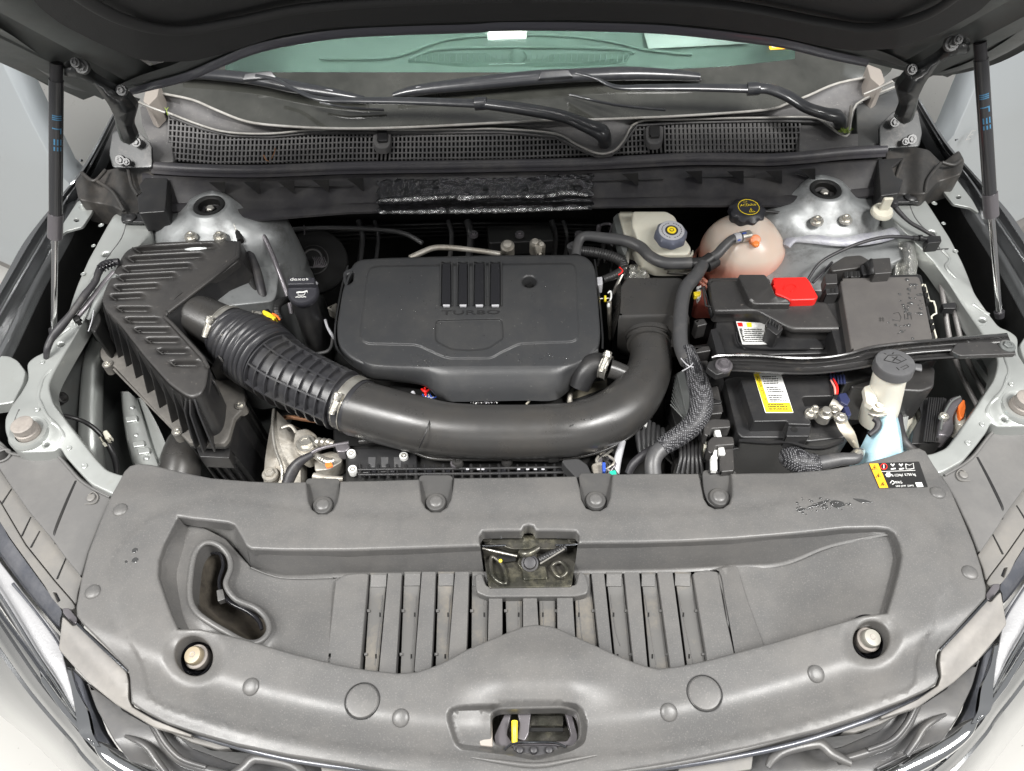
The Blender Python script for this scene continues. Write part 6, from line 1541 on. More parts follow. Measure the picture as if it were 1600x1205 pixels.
# ---- ribbed centre: raised slats, sunken troughs with drain slits
ribz = FZ+.012
slats = [((606, 903), (628, 903), (618, 1060), (591, 1060)), ((659, 901), (681, 901), (674, 1050), (647, 1050)), ((711, 901), (733, 901), (729, 1022), (700, 1034)), ((764, 926), (785, 926), (785, 1000), (762, 1010)), ((817, 924), (838, 924), (842, 985), (817, 985)),
         ((870, 925), (894, 925), (899, 1000), (871, 990)), ((924, 903), (944, 903), (959, 1040), (938, 1030)), ((975, 902), (999, 902), (1013, 1052), (991, 1050)), ((1027, 901), (1051, 901), (1072, 1052), (1049, 1055))]
for q in slats:
    q = ((q[0][0], q[0][1]-8), (q[1][0], q[1][1]-8), q[2], q[3])
    sheet('raised_slat', M['cover'], fc, rnd(q, 1.5), ribz, rim=1.3, drop=.014)
sheet('left_end_block', M['cover'], fc, rnd([(524, 906), (540, 897), (566, 895), (576, 895), (562, 1052), (508, 1050), (518, 960)], 3), ribz, rim=2.5, drop=.02)
sheet('right_end_block', M['cover'], fc, rnd([(1082, 894), (1104, 890), (1122, 893), (1134, 960), (1150, 1030), (1106, 1040)], 3), ribz, rim=2.5, drop=.02)
tro = [((577, 903), (605, 903), (590, 1060), (566, 1052)), ((630, 901), (658, 901), (646, 1060), (622, 1060)), ((683, 901), (710, 901), (699, 1050), (677, 1050)), ((736, 901), (763, 901), (761, 1020), (733, 1030)),
       ((788, 924), (816, 924), (816, 995), (788, 1000)), ((841, 924), (869, 924), (870, 1000), (844, 990)), ((897, 903), (923, 903), (937, 1030), (901, 1005)), ((947, 902), (974, 902), (990, 1050), (962, 1040)), ((1002, 902), (1026, 902), (1048, 1055), (1016, 1052)), ((1054, 901), (1081, 902), (1105, 1045), (1075, 1052))]
M['trough'] = mat('dusty trough plastic', (.085, .083, .08), .5, bump=(900, .3, .0004), dust=((.17, .15, .12), 16, .5, .8))
for i, q in enumerate(tro):
    left = i < 5
    a, b, c_, d = [Vector(x) for x in q]
    s_ = 1.5
    a = a-Vector((0, 8)); b = b-Vector((0, 8))
    if left: a = a+Vector((s_, 0)); d = d+Vector((s_+2, 0))
    else: b = b-Vector((s_, 0)); c_ = c_-Vector((s_, 0))
    t_ = sheet('trough', M['trough'], fc, [tuple(a), tuple(b), tuple(c_), tuple(d)], lambda u, v: ribz-.0065-.003*sstep(905, 935, v), step=9, rim=.8, drop=.004)
    # header ramp of each trough, small bridges over the slit, moulded ridge
    sheet('trough_ramp', M['cover'], fc, [tuple(a+Vector((1, 3))), tuple(b+Vector((-1, 3))), tuple(b+Vector((-1.5, 22))), tuple(a+Vector((.5, 22)))], lambda u, v: ribz-.003-.006*sstep(905 if i not in (4, 5) else 924, 930 if i not in (4, 5) else 945, v), step=None, rim=.6, drop=.002)
    x0, x1 = (a.x-s_, a.x) if left else (b.x, b.x+s_)
    y0, y1 = (d.x-s_, d.x) if left else (c_.x, c_.x+s_)
    for v in (952, 1020) if i not in (3, 4, 5, 6) else (952,):
        t = (v-903)/150.; xa = x0+(y0-x0)*t; xb = x1+(y1-x1)*t
        sheet('slit_bridge', M['cover'], fc, [(xa-1, v), (xb+2, v), (xb+2, v+4), (xa-1, v+4)], ribz-.006, rim=.5, drop=.004)
    xm = (a.x+b.x)/2+6*(1 if left else -1); ym = (c_.x+d.x)/2+6*(1 if left else -1)
    tube('trough_line', M['cover'], fc, [(xm, 930, ribz-.0094), ((xm+ym)/2, 985, ribz-.0096), (ym, 1040 if i in (0, 1, 8, 9) else 1010, ribz-.0096)], .0008, n=3, seg=5)
    rt = a.x if not left else b.x
    for v in (957, 1022) if i not in (4, 5) else (957,):
        t = (v-903)/150.; xx = (b.x+(c_.x-b.x)*t-7) if left else (a.x+(d.x-a.x)*t+5)
        sheet('drain_nick', M['void'], fc, [(xx, v), (xx+2.5, v), (xx+2.5, v+7), (xx, v+7)], ribz-.0088, rim=.2, drop=.001)
# shelf under the centre latch opening
sheet('centre_step', M['cover'], fc, rnd([(742, 898), (752, 894), (760, 916), (900, 914), (905, 892), (914, 896), (920, 915), (918, 928), (900, 932), (762, 933), (744, 926)], 5), ribz+.006, rim=2.5, drop=.015)
sheet('under_floor', M['void'], fc, [(500, 880), (1160, 860), (1180, 1080), (480, 1085)], FZ-.05, rim=1, drop=.01)
tube('crease', M['cover'], top, [(660, 1052, -.004, .0014), (700, 1058, -.003, .0016), (741, 1065, -.001, .0005)], n=3, seg=6)
tube('crease', M['cover'], top, [(1026, 1045, -.004, .0014), (980, 1053, -.003, .0016), (930, 1061, -.001, .0005)], n=3, seg=6)
tube('crease', M['cover'], top, [(722, 1181, -.022, .0008), (780, 1190, -.020, .0024), (838, 1196, -.019, .003), (890, 1188, -.020, .0024), (952, 1176, -.022, .0008)], n=5, seg=8)
# ---- latch seen through the rear cut-out
la = thing('hood_latch', P(828, 875, -.06), 'oily hood latch seen through the cut-out in the middle of the front cover', 'hood latch')
M['oily'] = mat('oily latch steel', (.09, .085, .075), .3, .6, bump=(60, .6, .002), var=(30, (.05, .05, .04)), dust=((.3, .28, .2), 20, .5, .8), rvar=.12)
sheet('back_plate', M['oily'], la, rnd([(752, 834), (904, 833), (902, 860), (893, 917), (764, 919), (753, 856)], 3), lambda u, v: -.05+.012*sstep(840, 915, v), step=8, rim=1.5, drop=.02)
sheet('top_flange', M['oily'], la, rnd([(756, 836), (900, 835), (900, 850), (880, 852), (868, 858), (800, 858), (780, 852), (756, 850)], 3), -.03, rim=1.5, drop=.01)
tube('flange_edge', M['chromed'], la, [(754, 853, -.028, .0015), (790, 852, -.028, .0015)], n=2, seg=6)
tube('flange_edge', M['chromed'], la, [(868, 852, -.028, .0015), (903, 851, -.028, .0015)], n=2, seg=6)
tube('release_cable', M['steel'], la, [(754, 857, -.025, .0016), (780, 863, -.024, .0016), (808, 869, -.024, .0016)], n=3, seg=8)
tube('spring', M['blk'], la, [(842, 876, -.03, .005), (862, 866, -.028, .005), (884, 855, -.026, .004)], n=6, seg=10, corr=(.004, .001))
tube('spring_rod', M['steel'], la, [(844, 881, -.026, .0012), (882, 858, -.022, .0012)], n=1, seg=6)
lathe('pivot', M['rubber'], la, P(828, 880, -.028), [(.003, .006), (.008, .005), (.0095, .001), (.012, 0), (.012, -.01)], 24, axis=(0, -.3, 1))
tube('pawl', M['oily'], la, [(812, 862, -.026, .004), (824, 866, -.024, .006), (842, 856, -.024, .004)], n=4, seg=10)
sheet('pawl_plate', M['oily'], la, rnd([(816, 858), (838, 858), (840, 884), (852, 884), (856, 904), (818, 906), (816, 890), (808, 880)], 3), -.034, rim=1.2, drop=.006)
sheet('slot_hole', M['void'], la, rnd([(776, 866), (806, 868), (806, 876), (780, 880)], 1), -.036, rim=.3, drop=.001)
lathe('yellow_tip', M['ylw'], la, P(782, 877, -.033), [(.001, .003), (.0025, .002), (.0025, -.003)], 10)
tube('embossed_loop', M['oily'], la, [(768, 870, -.036, .003), (770, 900, -.034, .003), (790, 912, -.032, .003), (786, 885, -.035, .003)], n=4, seg=8, closed=True, caps=False)
tube('embossed_loop', M['oily'], la, [(862, 885, -.035, .003), (876, 878, -.034, .003), (886, 892, -.032, .003), (874, 902, -.033, .003)], n=4, seg=8, closed=True, caps=False)
for u, v in ((760, 839), (895, 838)): hexbolt('bolt', la, u, v, -.028, .006, .004, m=M['oily'])
for u in (783, 872): tube('locating_pin', M['chromed'], la, [(u, 834, -.02, .001), (u, 842, -.02, .001)], n=1, seg=6)
# ---- lower striker opening
lt = thing('safety_catch', P(835, 1140, -.05), 'hood safety catch with a yellow lever tip in the lower opening of the front cover', 'safety catch')
sheet('pocket_floor', M['oily'], lt, rnd([(760, 1100), (912, 1100), (912, 1180), (760, 1180)], 3), -.075, rim=1, drop=.01)
sheet('bracket', M['gask'], lt, rnd([(772, 1150), (790, 1112), (800, 1108), (792, 1148), (800, 1160), (886, 1158), (892, 1148), (882, 1110), (892, 1110), (903, 1150), (900, 1166), (774, 1168)], 3), -.045, rim=1.5, drop=.01)
sheet('plate', M['oily'], lt, rnd([(830, 1118), (880, 1118), (880, 1134), (828, 1134)], 2), -.06, rim=1, drop=.01)
sheet('black_slot', M['void'], lt, rnd([(796, 1137), (880, 1137), (880, 1143), (796, 1143)], 1), -.042, rim=.5, drop=.001)
sheet('catch_lever', M['gask'], lt, rnd([(808, 1110), (830, 1110), (826, 1146), (820, 1158), (808, 1154), (812, 1130)], 3), -.036, rim=1.5, drop=.006)
tube('lever_tip', M['ylw'], lt, [(804, 1127, -.03, .004), (804, 1140, -.03, .0038), (804, 1160, -.034, .0036)], n=4, seg=14)
tube('front_lip', M['chromed'], lt, [(788, 1172, -.028, .0015), (802, 1162, -.028, .0015), (835, 1160, -.028, .0015), (868, 1161, -.028, .0015), (884, 1168, -.028, .0015)], n=4, seg=6)
sheet('rubber_block', M['rubber'], lt, rnd([(800, 1164), (870, 1164), (876, 1176), (836, 1182), (804, 1176)], 3), -.034, rim=2, drop=.02)
for u in (812, 834, 858): lathe('stud', M['rubber'], lt, P(u, 1172, -.03), [(.002, .003), (.004, .002), (.005, -.002)], 14)
sheet('pocket_step', M['trim2'] if 'trim2' in M else M['beige'], fc, rnd([(741, 1119), (768, 1116), (770, 1167), (750, 1165)], 3), -.028, rim=2, drop=.01)
# ---- bump stops
for (u, v, rot, lab, mm) in ((302, 1024, -.35, 'left round hood stop, its pale rubber tip sunk in the front cover', 'cream rubber'), (1362, 997, .35, 'right round hood stop, its glassy tip sunk in the front cover', 'amber rubber')):
    b_ = thing('hood_stop', P(u, v, -.03), lab, 'hood stop', 'screw-in hood stops in the front cover')
    p = P(u, v, -.019); ax_ = Vector((rot*.35, -.12, 1))
    lathe('cup', M['gloss'], b_, p, [(.0305, .001), (.0295, .003), (.0285, .001), (.026, -.004), (.023, -.012), (.018, -.030), (.003, -.034)], 40, axis=ax_, cap=False)
    lathe('stem', M['flangeb'], b_, p, [(.013, -.006), (.0155, -.008), (.0155, -.018), (.012, -.020), (.012, -.034)], 32, axis=ax_)
    lathe('tip', mat(mm, (.27, .225, .155) if rot < 0 else (.25, .24, .21), .4), b_, p, [(.004, .004), (.0105, .003), (.012, .0), (.012, -.008)], 32, axis=ax_)
    lathe('tip_dimple', M['beige'], b_, p+Vector((0, 0, .0035)), [(.001, .0), (.0035, .001), (.005, -.001)], 16, axis=ax_)
# ---- push clips
M['ear'] = mat('shade tinted ear plastic', (.055, .054, .053), .5, bump=(800, .3, .0004), dust=((.09, .086, .08), 12, .45, .75))  # darker than the cover: the shade of the recess is in the colour
clip0 = None
def pclip(u, v, z=None, r=.0105):
    global clip0
    zz = cz(u, v) if z is None else z
    p = P(u, v, zz)
    n = Vector((0, 0, 1))
    dx = (P(u+6, v, cz(u+6, v))-P(u-6, v, cz(u-6, v))); dy = (P(u, v+6, cz(u, v+6))-P(u, v-6, cz(u, v-6)))
    if z is None:
        n = dx.cross(dy).normalized(); n = n if n.z > 0 else -n
    if clip0 is None:
        clip0 = lathe('push_clip', M['cover2'] if 'cover2' in M else M['cover'], fc, p, [(1e-4, .0034), (.005, .0032), (.0085, .0024), (.0103, .001), (.0108, -.001), (.0108, -.003)], 28, axis=n)
    else: inst('push_clip', clip0, fc, p, n, r/.0105)
for u, v in ((188, 797), (145, 925), (392, 1073), (626, 1122), (1045, 1113), (1275, 1053), (1515, 895), (1465, 770)): pclip(u, v)
for u, v in ((566, 1095), (1101, 1083)):
    d_ = lathe('round_plug', M['cover'], fc, P(u, v, cz(u, v)+.0006), [(1e-4, .001), (.015, .001), (.019, .0003), (.0205, -.002)], 40, axis=(0, -.03, 1))
    ring('plug_groove', M['dark'], fc, P(u, v, cz(u, v)+.0002), Vector((0, -.03, 1)).normalized(), .0212, .0009)
# recessed ears with clips along the rear edge
for k, (u, v) in enumerate(((504, 789), (681, 784), (931, 781), (1124, 776))):
    w2_ = 30
    e = sheet('clip_ear', M['ear'], fc, rnd([(u-27, v-42), (u+27, v-42), (u+26, v-8), (u+20, v+8), (u+8, v+17), (u-6, v+17), (u-19, v+8), (u-25, v-8)], 8), -.016, rim=1.5, drop=.004)
    lathe('ear_ring', M['ear'], fc, P(u, v+1, -.014), [(.0105, .003), (.014, .002), (.016, -.001), (.016, -.003)], 28)
    pclip(u, v, z=-.0115, r=.010)
sheet('rear_ledge', M['ear'] if 'ear' in M else M['cover'], fc, rnd([(460, 757), (720, 752), (890, 749), (1160, 744), (1160, 752), (900, 758), (700, 762), (460, 766)], 3), -.022, rim=2, drop=.05)
# ---- warning sticker
wl = sheet('warning_label', mat('black sticker', (.02, .02, .02), .35), fc, rnd([(1358, 724), (1436, 721), (1450, 761), (1374, 763)], 1.5), lambda u, v: cz(u, v)+.0016, step=10, rim=.3, drop=.0004)
ys = lambda u, v: cz(u, v)+.0022
sheet('label_amber_strip', M['amber'], wl, [(1358.5, 724.5), (1372, 724), (1388, 762), (1374.5, 762.5)], ys, rim=.2, drop=.0003)
for u, v in ((1367, 731), (1373, 744), (1380, 757)):
    tube('label_symbol', M['kprint'], wl, [(u-4, v+3, ys(u, v)+.0008, .0005), (u, v-4, ys(u, v)+.0008, .0005), (u+4, v+3, ys(u, v)+.0008, .0005), (u-4, v+3, ys(u, v)+.0008, .0005)], n=1, seg=4)
    tube('label_symbol', M['kprint'], wl, [(u, v-1, ys(u, v)+.0008, .0008), (u, v+2, ys(u, v)+.0008, .0008)], n=1, seg=4)
pz = lambda u, v: ys(u, v)+.0002
def lring(u, v, r, m): tube('label_symbol', m, wl, [(u+r*cos(a), v+r*.9*sin(a), pz(u, v), .0006) for a in [i*pi/5 for i in range(10)]], n=2, seg=4, closed=True, caps=False)
lring(1381, 729, 5, M['red']); tube('label_symbol', M['wprint'], wl, [(1381, 726, pz(1381, 729), .0008), (1381, 732, pz(1381, 729), .0008)], n=1, seg=4)
for u in (1395, 1408):
    tube('label_symbol', M['wprint'], wl, [(u-3, 725, pz(u, 728), .0011), (u, 728, pz(u, 728), .0014), (u+2, 725, pz(u, 728), .001)], n=1, seg=4)
    tube('label_symbol', M['wprint'], wl, [(u-3, 733, pz(u, 728), .0011), (u+4, 732, pz(u, 728), .0011)], n=1, seg=4)
tube('label_symbol', M['wprint'], wl, [(1415, 725, pz(1420, 728), .0006), (1421, 727, pz(1420, 728), .0006), (1427, 724, pz(1420, 728), .0006), (1428, 732, pz(1420, 728), .0006), (1422, 733, pz(1420, 728), .0006), (1416, 733, pz(1420, 728), .0006), (1415, 725, pz(1420, 728), .0006)], n=1, seg=4)
tube('label_rule', M['wprint'], wl, [(1376, 737, pz(1380, 737), .0004), (1430, 735, pz(1430, 735), .0004)], n=1, seg=4)
lring(1388, 742, 3.4, M['wprint'])
for a in range(3):
    tube('label_symbol', M['wprint'], wl, [(1388-5*cos(a*pi/3), 742-4.5*sin(a*pi/3), pz(1388, 742), .0004), (1388+5*cos(a*pi/3), 742+4.5*sin(a*pi/3), pz(1388, 742), .0004)], n=1, seg=4)
def ltxt(s, u0, v0, u1, v1, h): txt_obj('label_print', s, M['wprint'], wl, P(u0, v0, pz(u0, v0)), P(u1, v1, pz(u1, v1)), h, .0003)
ltxt('R-1234yf  0.750 kg', 1394, 745, 1431, 743, .0042)
tube('label_symbol', M['wprint'], wl, [(1391, 755, pz(1391, 755), .0006), (1394, 751, pz(1391, 755), .0006), (1398, 754, pz(1391, 755), .0006), (1394, 757, pz(1391, 755), .0006)], n=2, seg=4)
ltxt('PAG', 1400, 756, 1410, 755.5, .0042)
ltxt('SAE J639  J2842', 1400, 761, 1428, 760, .0026)
sheet('label_code_block', M['wprint'], wl, [(1430, 754), (1440, 753.5), (1443, 760.5), (1433, 761)], pz, rim=.2, drop=.0002)
# wet patches on the cover
random.seed(9)
sp = [(random.gauss(1300, 24), random.gauss(786, 5)) for i in range(34)]+[(random.uniform(1245, 1300), random.gauss(793, 3)) for i in range(30)]
droplets('water_spots', fc, sp, lambda u, v: cz(u, v)+.0007, M['wet'], s=.0014)
for pts in ([(1262, 792), (1280, 784), (1300, 779), (1290, 786), (1274, 793)], [(1330, 778), (1350, 780), (1368, 786), (1346, 786)], [(1242, 797), (1256, 793), (1262, 796), (1248, 800)], [(1296, 783), (1306, 781), (1318, 784), (1322, 790), (1310, 795), (1298, 790)], [(1284, 788), (1290, 787), (1291, 792), (1285, 792)], [(206, 858), (212, 855), (216, 858), (212, 864), (206, 864)], [(206, 873), (212, 870), (217, 873), (214, 879), (205, 880)], [(194, 876), (199, 875), (199, 880), (195, 880)]):
    sheet('wet_patch', M['wet'], fc, rnd(pts, 4), lambda u, v: cz(u, v)+.0007, rim=.6, drop=.0005)
# ================================================================ nose of the car: headlight surrounds, lamps, bumper, grille (parts of the car)
def S2(name, m, parent, outline, z, mir, **k):
    ang = k.pop('ang', 50)
    return fin2(sheet_bm(outline, z, **k), name, m, parent, mir, ang)
def T2(name, m, parent, pts, mir, r=.01, ang=60, **k): return fin2(tube_bm(pts, r, **k), name, m, parent, mir, ang, wn=False)
def L2(name, m, parent, rows, mir, ang=50, k=5, n=1): return fin2(loft_bm(rows, n=n, k=k), name, m, parent, mir, ang)
M['surround'] = mat('headlight surround plastic', (.11, .108, .106), .46, bump=(700, .2, .0003), dust=((.15, .146, .14), 10, .42, .8), rvar=.06)
M['surround2'] = mat('pale lower surround', (.14, .136, .13), .5, bump=(500, .2, .0003), dust=((.19, .178, .16), 12, .4, .8))
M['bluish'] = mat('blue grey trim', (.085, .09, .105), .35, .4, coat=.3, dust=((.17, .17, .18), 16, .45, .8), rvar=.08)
M['grille'] = mat('dusty grille plastic', (.06, .06, .062), .36, .1, bump=(600, .3, .0004), dust=((.1, .096, .09), 9, .4, .75), rvar=.08)
M['lensb'] = mat('silver lamp reflector', (.5, .5, .51), .3, .5, coat=1, bump=(300, .4, .0008))
M['beigep'] = mat('dusty beige corner flap', (.165, .158, .15), .5, .1, bump=(300, .1, .0003), dust=((.25, .235, .215), 6, .4, .7))
def nose(mir):
    sp_ = S2('headlight_surround', M['surround'], car, rnd([(-90, 640), (-30, 668), (2, 690), (15, 703), (35, 709), (60, 710), (85, 708), (96, 713), (108, 726), (125, 745), (145, 759), (174, 774), (179, 772), (158, 815), (139, 862), (127, 903), (110, 882), (92, 859), (86, 849), (45, 800), (18, 762), (-15, 712), (-90, 655)], 4), lambda u, v: -.03-.012*sstep(60, -10, (u+30)*1-(v-760)*.55), mir, step=14, rim=3, drop=.03, holes=[ell(4, 712, 11, 7, 14, -.5)])
    T2('moulded_groove', M['dark'], sp_, [(119, 752, -.031, .0022), (104, 786, -.031, .0026), (88, 826, -.031, .0026), (86, 838, -.032, .0022), (87, 850, -.034, .0015)], mir, n=4, seg=8)
    T2('raised_edge', M['surround'], sp_, [(-60, 668, -.03), (0, 697, -.03), (16, 708, -.028), (40, 712, -.028), (84, 711, -.028), (95, 717, -.028), (107, 730, -.028), (124, 749, -.028), (144, 763, -.028), (172, 777, -.028)], mir, r=.0022, n=4, seg=8)
    T2('hole_collar', M['surround'], sp_, [(4+12.5*cos(a), 712+8.5*sin(a)-(12.5*cos(a))*.35, -.028, .002) for a in [i*pi/6 for i in range(12)]], mir, n=2, seg=8, closed=True, caps=False)
    S2('hole_bottom', M['void'], sp_, ell(4, 714, 14, 12, 10), -.07, mir, rim=1, drop=0)
    T2('clip_scar', M['surround2'], sp_, [(138, 774, -.029, .001), (146, 769, -.028, .0012), (153, 776, -.028, .0012), (148, 786, -.028, .0012), (132, 788, -.029, .0008)], mir, n=4, seg=6)
    p = P(142, 778, -.028); p = mirp(p) if mir else p
    lathe('push_clip', M['surround2'], sp_, p, [(1e-4, .0015), (.004, .002), (.006, .001), (.0065, -.002)], 16)
    lo_ = S2('lower_shelf', M['surround2'], sp_, rnd([(-100, 640), (-20, 705), (20, 762), (86, 847), (129, 902), (122, 925), (119, 946), (112, 937), (85, 906), (40, 850), (0, 782), (-100, 670)], 3), -.05, mir, rim=2, drop=.02)
    for a, b in (((18, 764), (3, 787)), ((48, 808), (34, 838)), ((62, 830), (48, 856)), ((103, 872), (89, 905)), ((-12, 725), (-28, 750))):
        T2('shelf_joint', M['dark'], lo_, [(a[0], a[1], -.0495, .0009), (b[0], b[1], -.0495, .0014)], mir, n=2, seg=6)
    # slotted rail with dark clips
    ra = S2('lamp_rail', M['surround2'], car, rnd([(-100, 672), (0, 784), (40, 852), (85, 908), (112, 939), (118, 948), (111, 957), (94, 950), (80, 934), (70, 916), (15, 840), (-10, 800), (-100, 690)], 3), -.056, mir, rim=1.5, drop=.03, holes=[rnd([(83, 925), (88, 926), (94, 938), (90, 941)], 1)])
    S2('slot_bottom', M['bluish'], ra, [(80, 920), (96, 924), (98, 944), (84, 942)], -.064, mir, rim=.5, drop=0)
    for u, v in ((40, 846), (52, 862), (99, 916), (114, 934)):
        S2('dark_clip', M['void'], ra, rnd([(u-4, v-5), (u+1, v-4), (u+5, v+4), (u+1, v+5)], 1), -.052, mir, rim=.5, drop=.004)
    S2('rail_end', M['gask'], ra, rnd([(97, 950), (108, 950), (121, 966), (120, 974), (114, 976), (98, 958)], 2), -.045, mir, rim=1.5, drop=.01)
    # blue grey trim band
    B0 = [(-120, 700, -.07), (-10, 802, -.07), (15, 842, -.07), (70, 918, -.07), (95, 952, -.07), (94, 966, -.07)]
    B1 = [(-130, 730, -.085), (-20, 838, -.085), (0, 868, -.085), (40, 922, -.085), (80, 970, -.085), (93, 982, -.085)]
    L2('trim_band', M['bluish'], car, [B0, lerp3(B0, B1, .5, .003), lerp3(B0, B1, .85), lerp3(B0, B1, .9, -.004), B1, [(a, b, c-.02) for a, b, c in B1]], mir)
    # headlamp
    hd = S2('headlight', M['lensb'], car, rnd([(-130, 740), (-20, 842), (0, 878), (40, 930), (84, 984), (92, 992), (100, 1030), (108, 1060), (120, 1098), (121, 1110), (115, 1106), (92, 1076), (60, 1035), (0, 948), (-60, 860)], 3), lambda u, v: -.10-.03*sstep(20, -30, u-(v-900)*.6+20), mir, step=16, rim=2, drop=.03)
    T2('lamp_seam', M['bluish'], hd, [(20, 912, -.088, .0022), (55, 955, -.09, .0016), (88, 1000, -.093, .0016), (100, 1026, -.096, .0016)], mir, n=4, seg=6)
    T2('lamp_edge', M['chrome'], hd, [(-60, 850, -.09, .002), (0, 930, -.093, .0025), (55, 1018, -.097, .0025), (92, 1074, -.1, .003), (124, 1128, -.105, .002)], mir, n=4, seg=8)
    T2('lamp_edge', M['chromed'], hd, [(-40, 905, -.11, .003), (20, 985, -.11, .003), (60, 1040, -.11, .003), (94, 1092, -.11, .003)], mir, n=4, seg=8)
    L2('chrome_blade', M['chrome'], hd, [[(104, 1042, -.09), (112, 1080, -.09), (118, 1112, -.09), (124, 1146, -.092), (146, 1166, -.095)], [(110, 1044, -.092), (120, 1078, -.086), (136, 1110, -.084), (144, 1145, -.088), (156, 1166, -.094)], [(112, 1044, -.1), (124, 1080, -.098), (140, 1112, -.098), (150, 1150, -.1), (160, 1168, -.1)]], mir)
    S2('lamp_bezel', M['bluish'], hd, rnd([(104, 1036), (130, 1062), (142, 1100), (158, 1140), (185, 1180), (210, 1204), (200, 1222), (160, 1190), (150, 1166), (140, 1120), (120, 1070)], 3), -.112, mir, rim=2, drop=.02)
    # outer wing and bumper skin sweeping to the bottom corner
    L0 = [(-140, 770, -.10), (-60, 862, -.10), (0, 950, -.105), (60, 1040, -.11), (95, 1088, -.115), (130, 1135, -.12), (152, 1166, -.125), (215, 1220, -.13), (300, 1270, -.14)]
    L1 = [(-170, 790, -.13), (-80, 880, -.13), (-12, 978, -.13), (45, 1062, -.14), (85, 1112, -.14), (118, 1150, -.145), (142, 1180, -.15), (200, 1235, -.155), (290, 1290, -.16)]
    L2_ = [(-190, 820, -.18), (-110, 905, -.18), (-30, 1010, -.18), (30, 1088, -.19), (70, 1135, -.19), (104, 1172, -.2), (130, 1205, -.2), (190, 1262, -.2), (280, 1310, -.2)]
    L3 = [(-240, 900, -.30), (-160, 980, -.31), (-50, 1078, -.32), (0, 1118, -.33), (40, 1150, -.33), (80, 1188, -.34), (110, 1222, -.34), (170, 1290, -.35), (260, 1350, -.35)]
    rows = [[(a, b, c-.01) for a, b, c in L0], L0, lerp3(L0, L1, .35, .002), lerp3(L0, L1, .45, -.004), lerp3(L0, L1, .6, .003), L1, lerp3(L1, L2_, .25, .004), lerp3(L1, L2_, .3, -.006), lerp3(L1, L2_, .5, .002), L2_, lerp3(L2_, L3, .4, .02), lerp3(L2_, L3, .7, .015), L3]
    L2('bumper_skin', M['body'], car, rows, mir, ang=30)
    # bright strip along the grille edge
    T2('chrome_strip', M['chrome'], car, [(148, 1160, -.10, .003), (164, 1174, -.10, .009), (190, 1193, -.102, .011), (230, 1214, -.104, .012), (300, 1244, -.108, .012)], mir, n=5, seg=12, flat=.6)
    S2('lamp_glint_panel', M['chrome'], hd, rnd([(60, 1046), (92, 1090), (122, 1130), (148, 1164), (132, 1152), (96, 1112), (64, 1066)], 3), -.092, mir, rim=1.5, drop=.004)
    # beige corner flap
    fl_ = S2('corner_flap', M['beigep'], car, rnd([(97, 962), (104, 968), (114, 978), (122, 974), (160, 1012), (198, 1050), (201, 1065), (200, 1090), (206, 1104), (240, 1124), (300, 1148), (300, 1152), (240, 1136), (180, 1100), (140, 1068), (108, 1034), (91, 1014)], 3), lambda u, v: -.034-.012*sstep(0, 40, -(u-130)*.7+(v-1000)*.7), mir, step=12, rim=2, drop=.01)
    T2('flap_edge_rod', M['chromed'], fl_, [(121, 975, -.03, .0018), (160, 1012, -.027, .0022), (200, 1049, -.026, .0018)], mir, n=3, seg=8)
    # grille plastic
    gr_ = S2('grille', M['grille'], car, rnd([(134, 1064), (180, 1098), (240, 1120), (400, 1160), (560, 1190), (720, 1208), (850, 1208), (850, 1330), (400, 1320), (300, 1262), (215, 1208), (178, 1158), (150, 1108)], 6), lambda u, v: -.085-.03*sstep(1150, 1240, v), mir, step=16, rim=3, drop=.03)
    T2('grille_wave', M['grille'], gr_, [(200, 1106, -.068, .004), (232, 1124, -.066, .005), (244, 1140, -.068, .0055), (258, 1164, -.07, .0055), (282, 1188, -.072, .0055), (320, 1202, -.076, .0055), (370, 1214, -.08, .005)], mir, n=6, seg=12)
    T2('grille_wave', M['grille'], gr_, [(230, 1122, -.062, .003), (243, 1136, -.062, .0035), (260, 1163, -.064, .0035), (284, 1186, -.067, .0035), (322, 1199, -.071, .003)], mir, n=6, seg=8)
    T2('grille_wave', M['grille'], gr_, [(196, 1150, -.082, .002), (215, 1158, -.078, .004), (232, 1170, -.078, .0045), (246, 1190, -.08, .0045), (262, 1210, -.084, .004)], mir, n=6, seg=12)
    T2('grille_wave', M['grille'], gr_, [(350, 1218, -.07, .005), (378, 1202, -.066, .007), (392, 1188, -.064, .007), (406, 1184, -.064, .007), (450, 1192, -.066, .007), (470, 1204, -.068, .006), (480, 1218, -.07, .004)], mir, n=6, seg=12, flat=.6)
    S2('grille_pocket', M['void'], gr_, rnd([(186, 1101), (200, 1104), (262, 1130), (258, 1136), (232, 1134), (190, 1110)], 2), -.072, mir, rim=1, drop=.002)
    S2('grille_pocket', M['dark'], gr_, rnd([(272, 1146), (330, 1172), (390, 1176), (404, 1170), (396, 1182), (380, 1196), (360, 1192), (300, 1170)], 3), -.076, mir, rim=1, drop=.002)
    S2('grille_pad', M['surround2'], gr_, rnd([(260, 1134), (300, 1142), (345, 1154), (362, 1170), (340, 1171), (300, 1160), (268, 1146)], 3), -.066, mir, rim=2, drop=.01)
    S2('grille_pad', M['surround2'], gr_, rnd([(500, 1193), (560, 1202), (620, 1208), (620, 1230), (505, 1220)], 3), -.07, mir, rim=2, drop=.01)
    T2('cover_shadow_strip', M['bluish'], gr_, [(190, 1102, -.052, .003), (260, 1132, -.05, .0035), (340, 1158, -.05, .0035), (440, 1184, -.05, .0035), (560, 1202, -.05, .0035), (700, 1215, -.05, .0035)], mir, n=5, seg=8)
both(nose)
# ================================================================ everything deep in the bay
random.seed(21)
def blob(name, m, parent, pts, z, h=.03, r=2, rim=2): return sheet(name, m, parent, rnd(pts, r), z, rim=rim, drop=h)
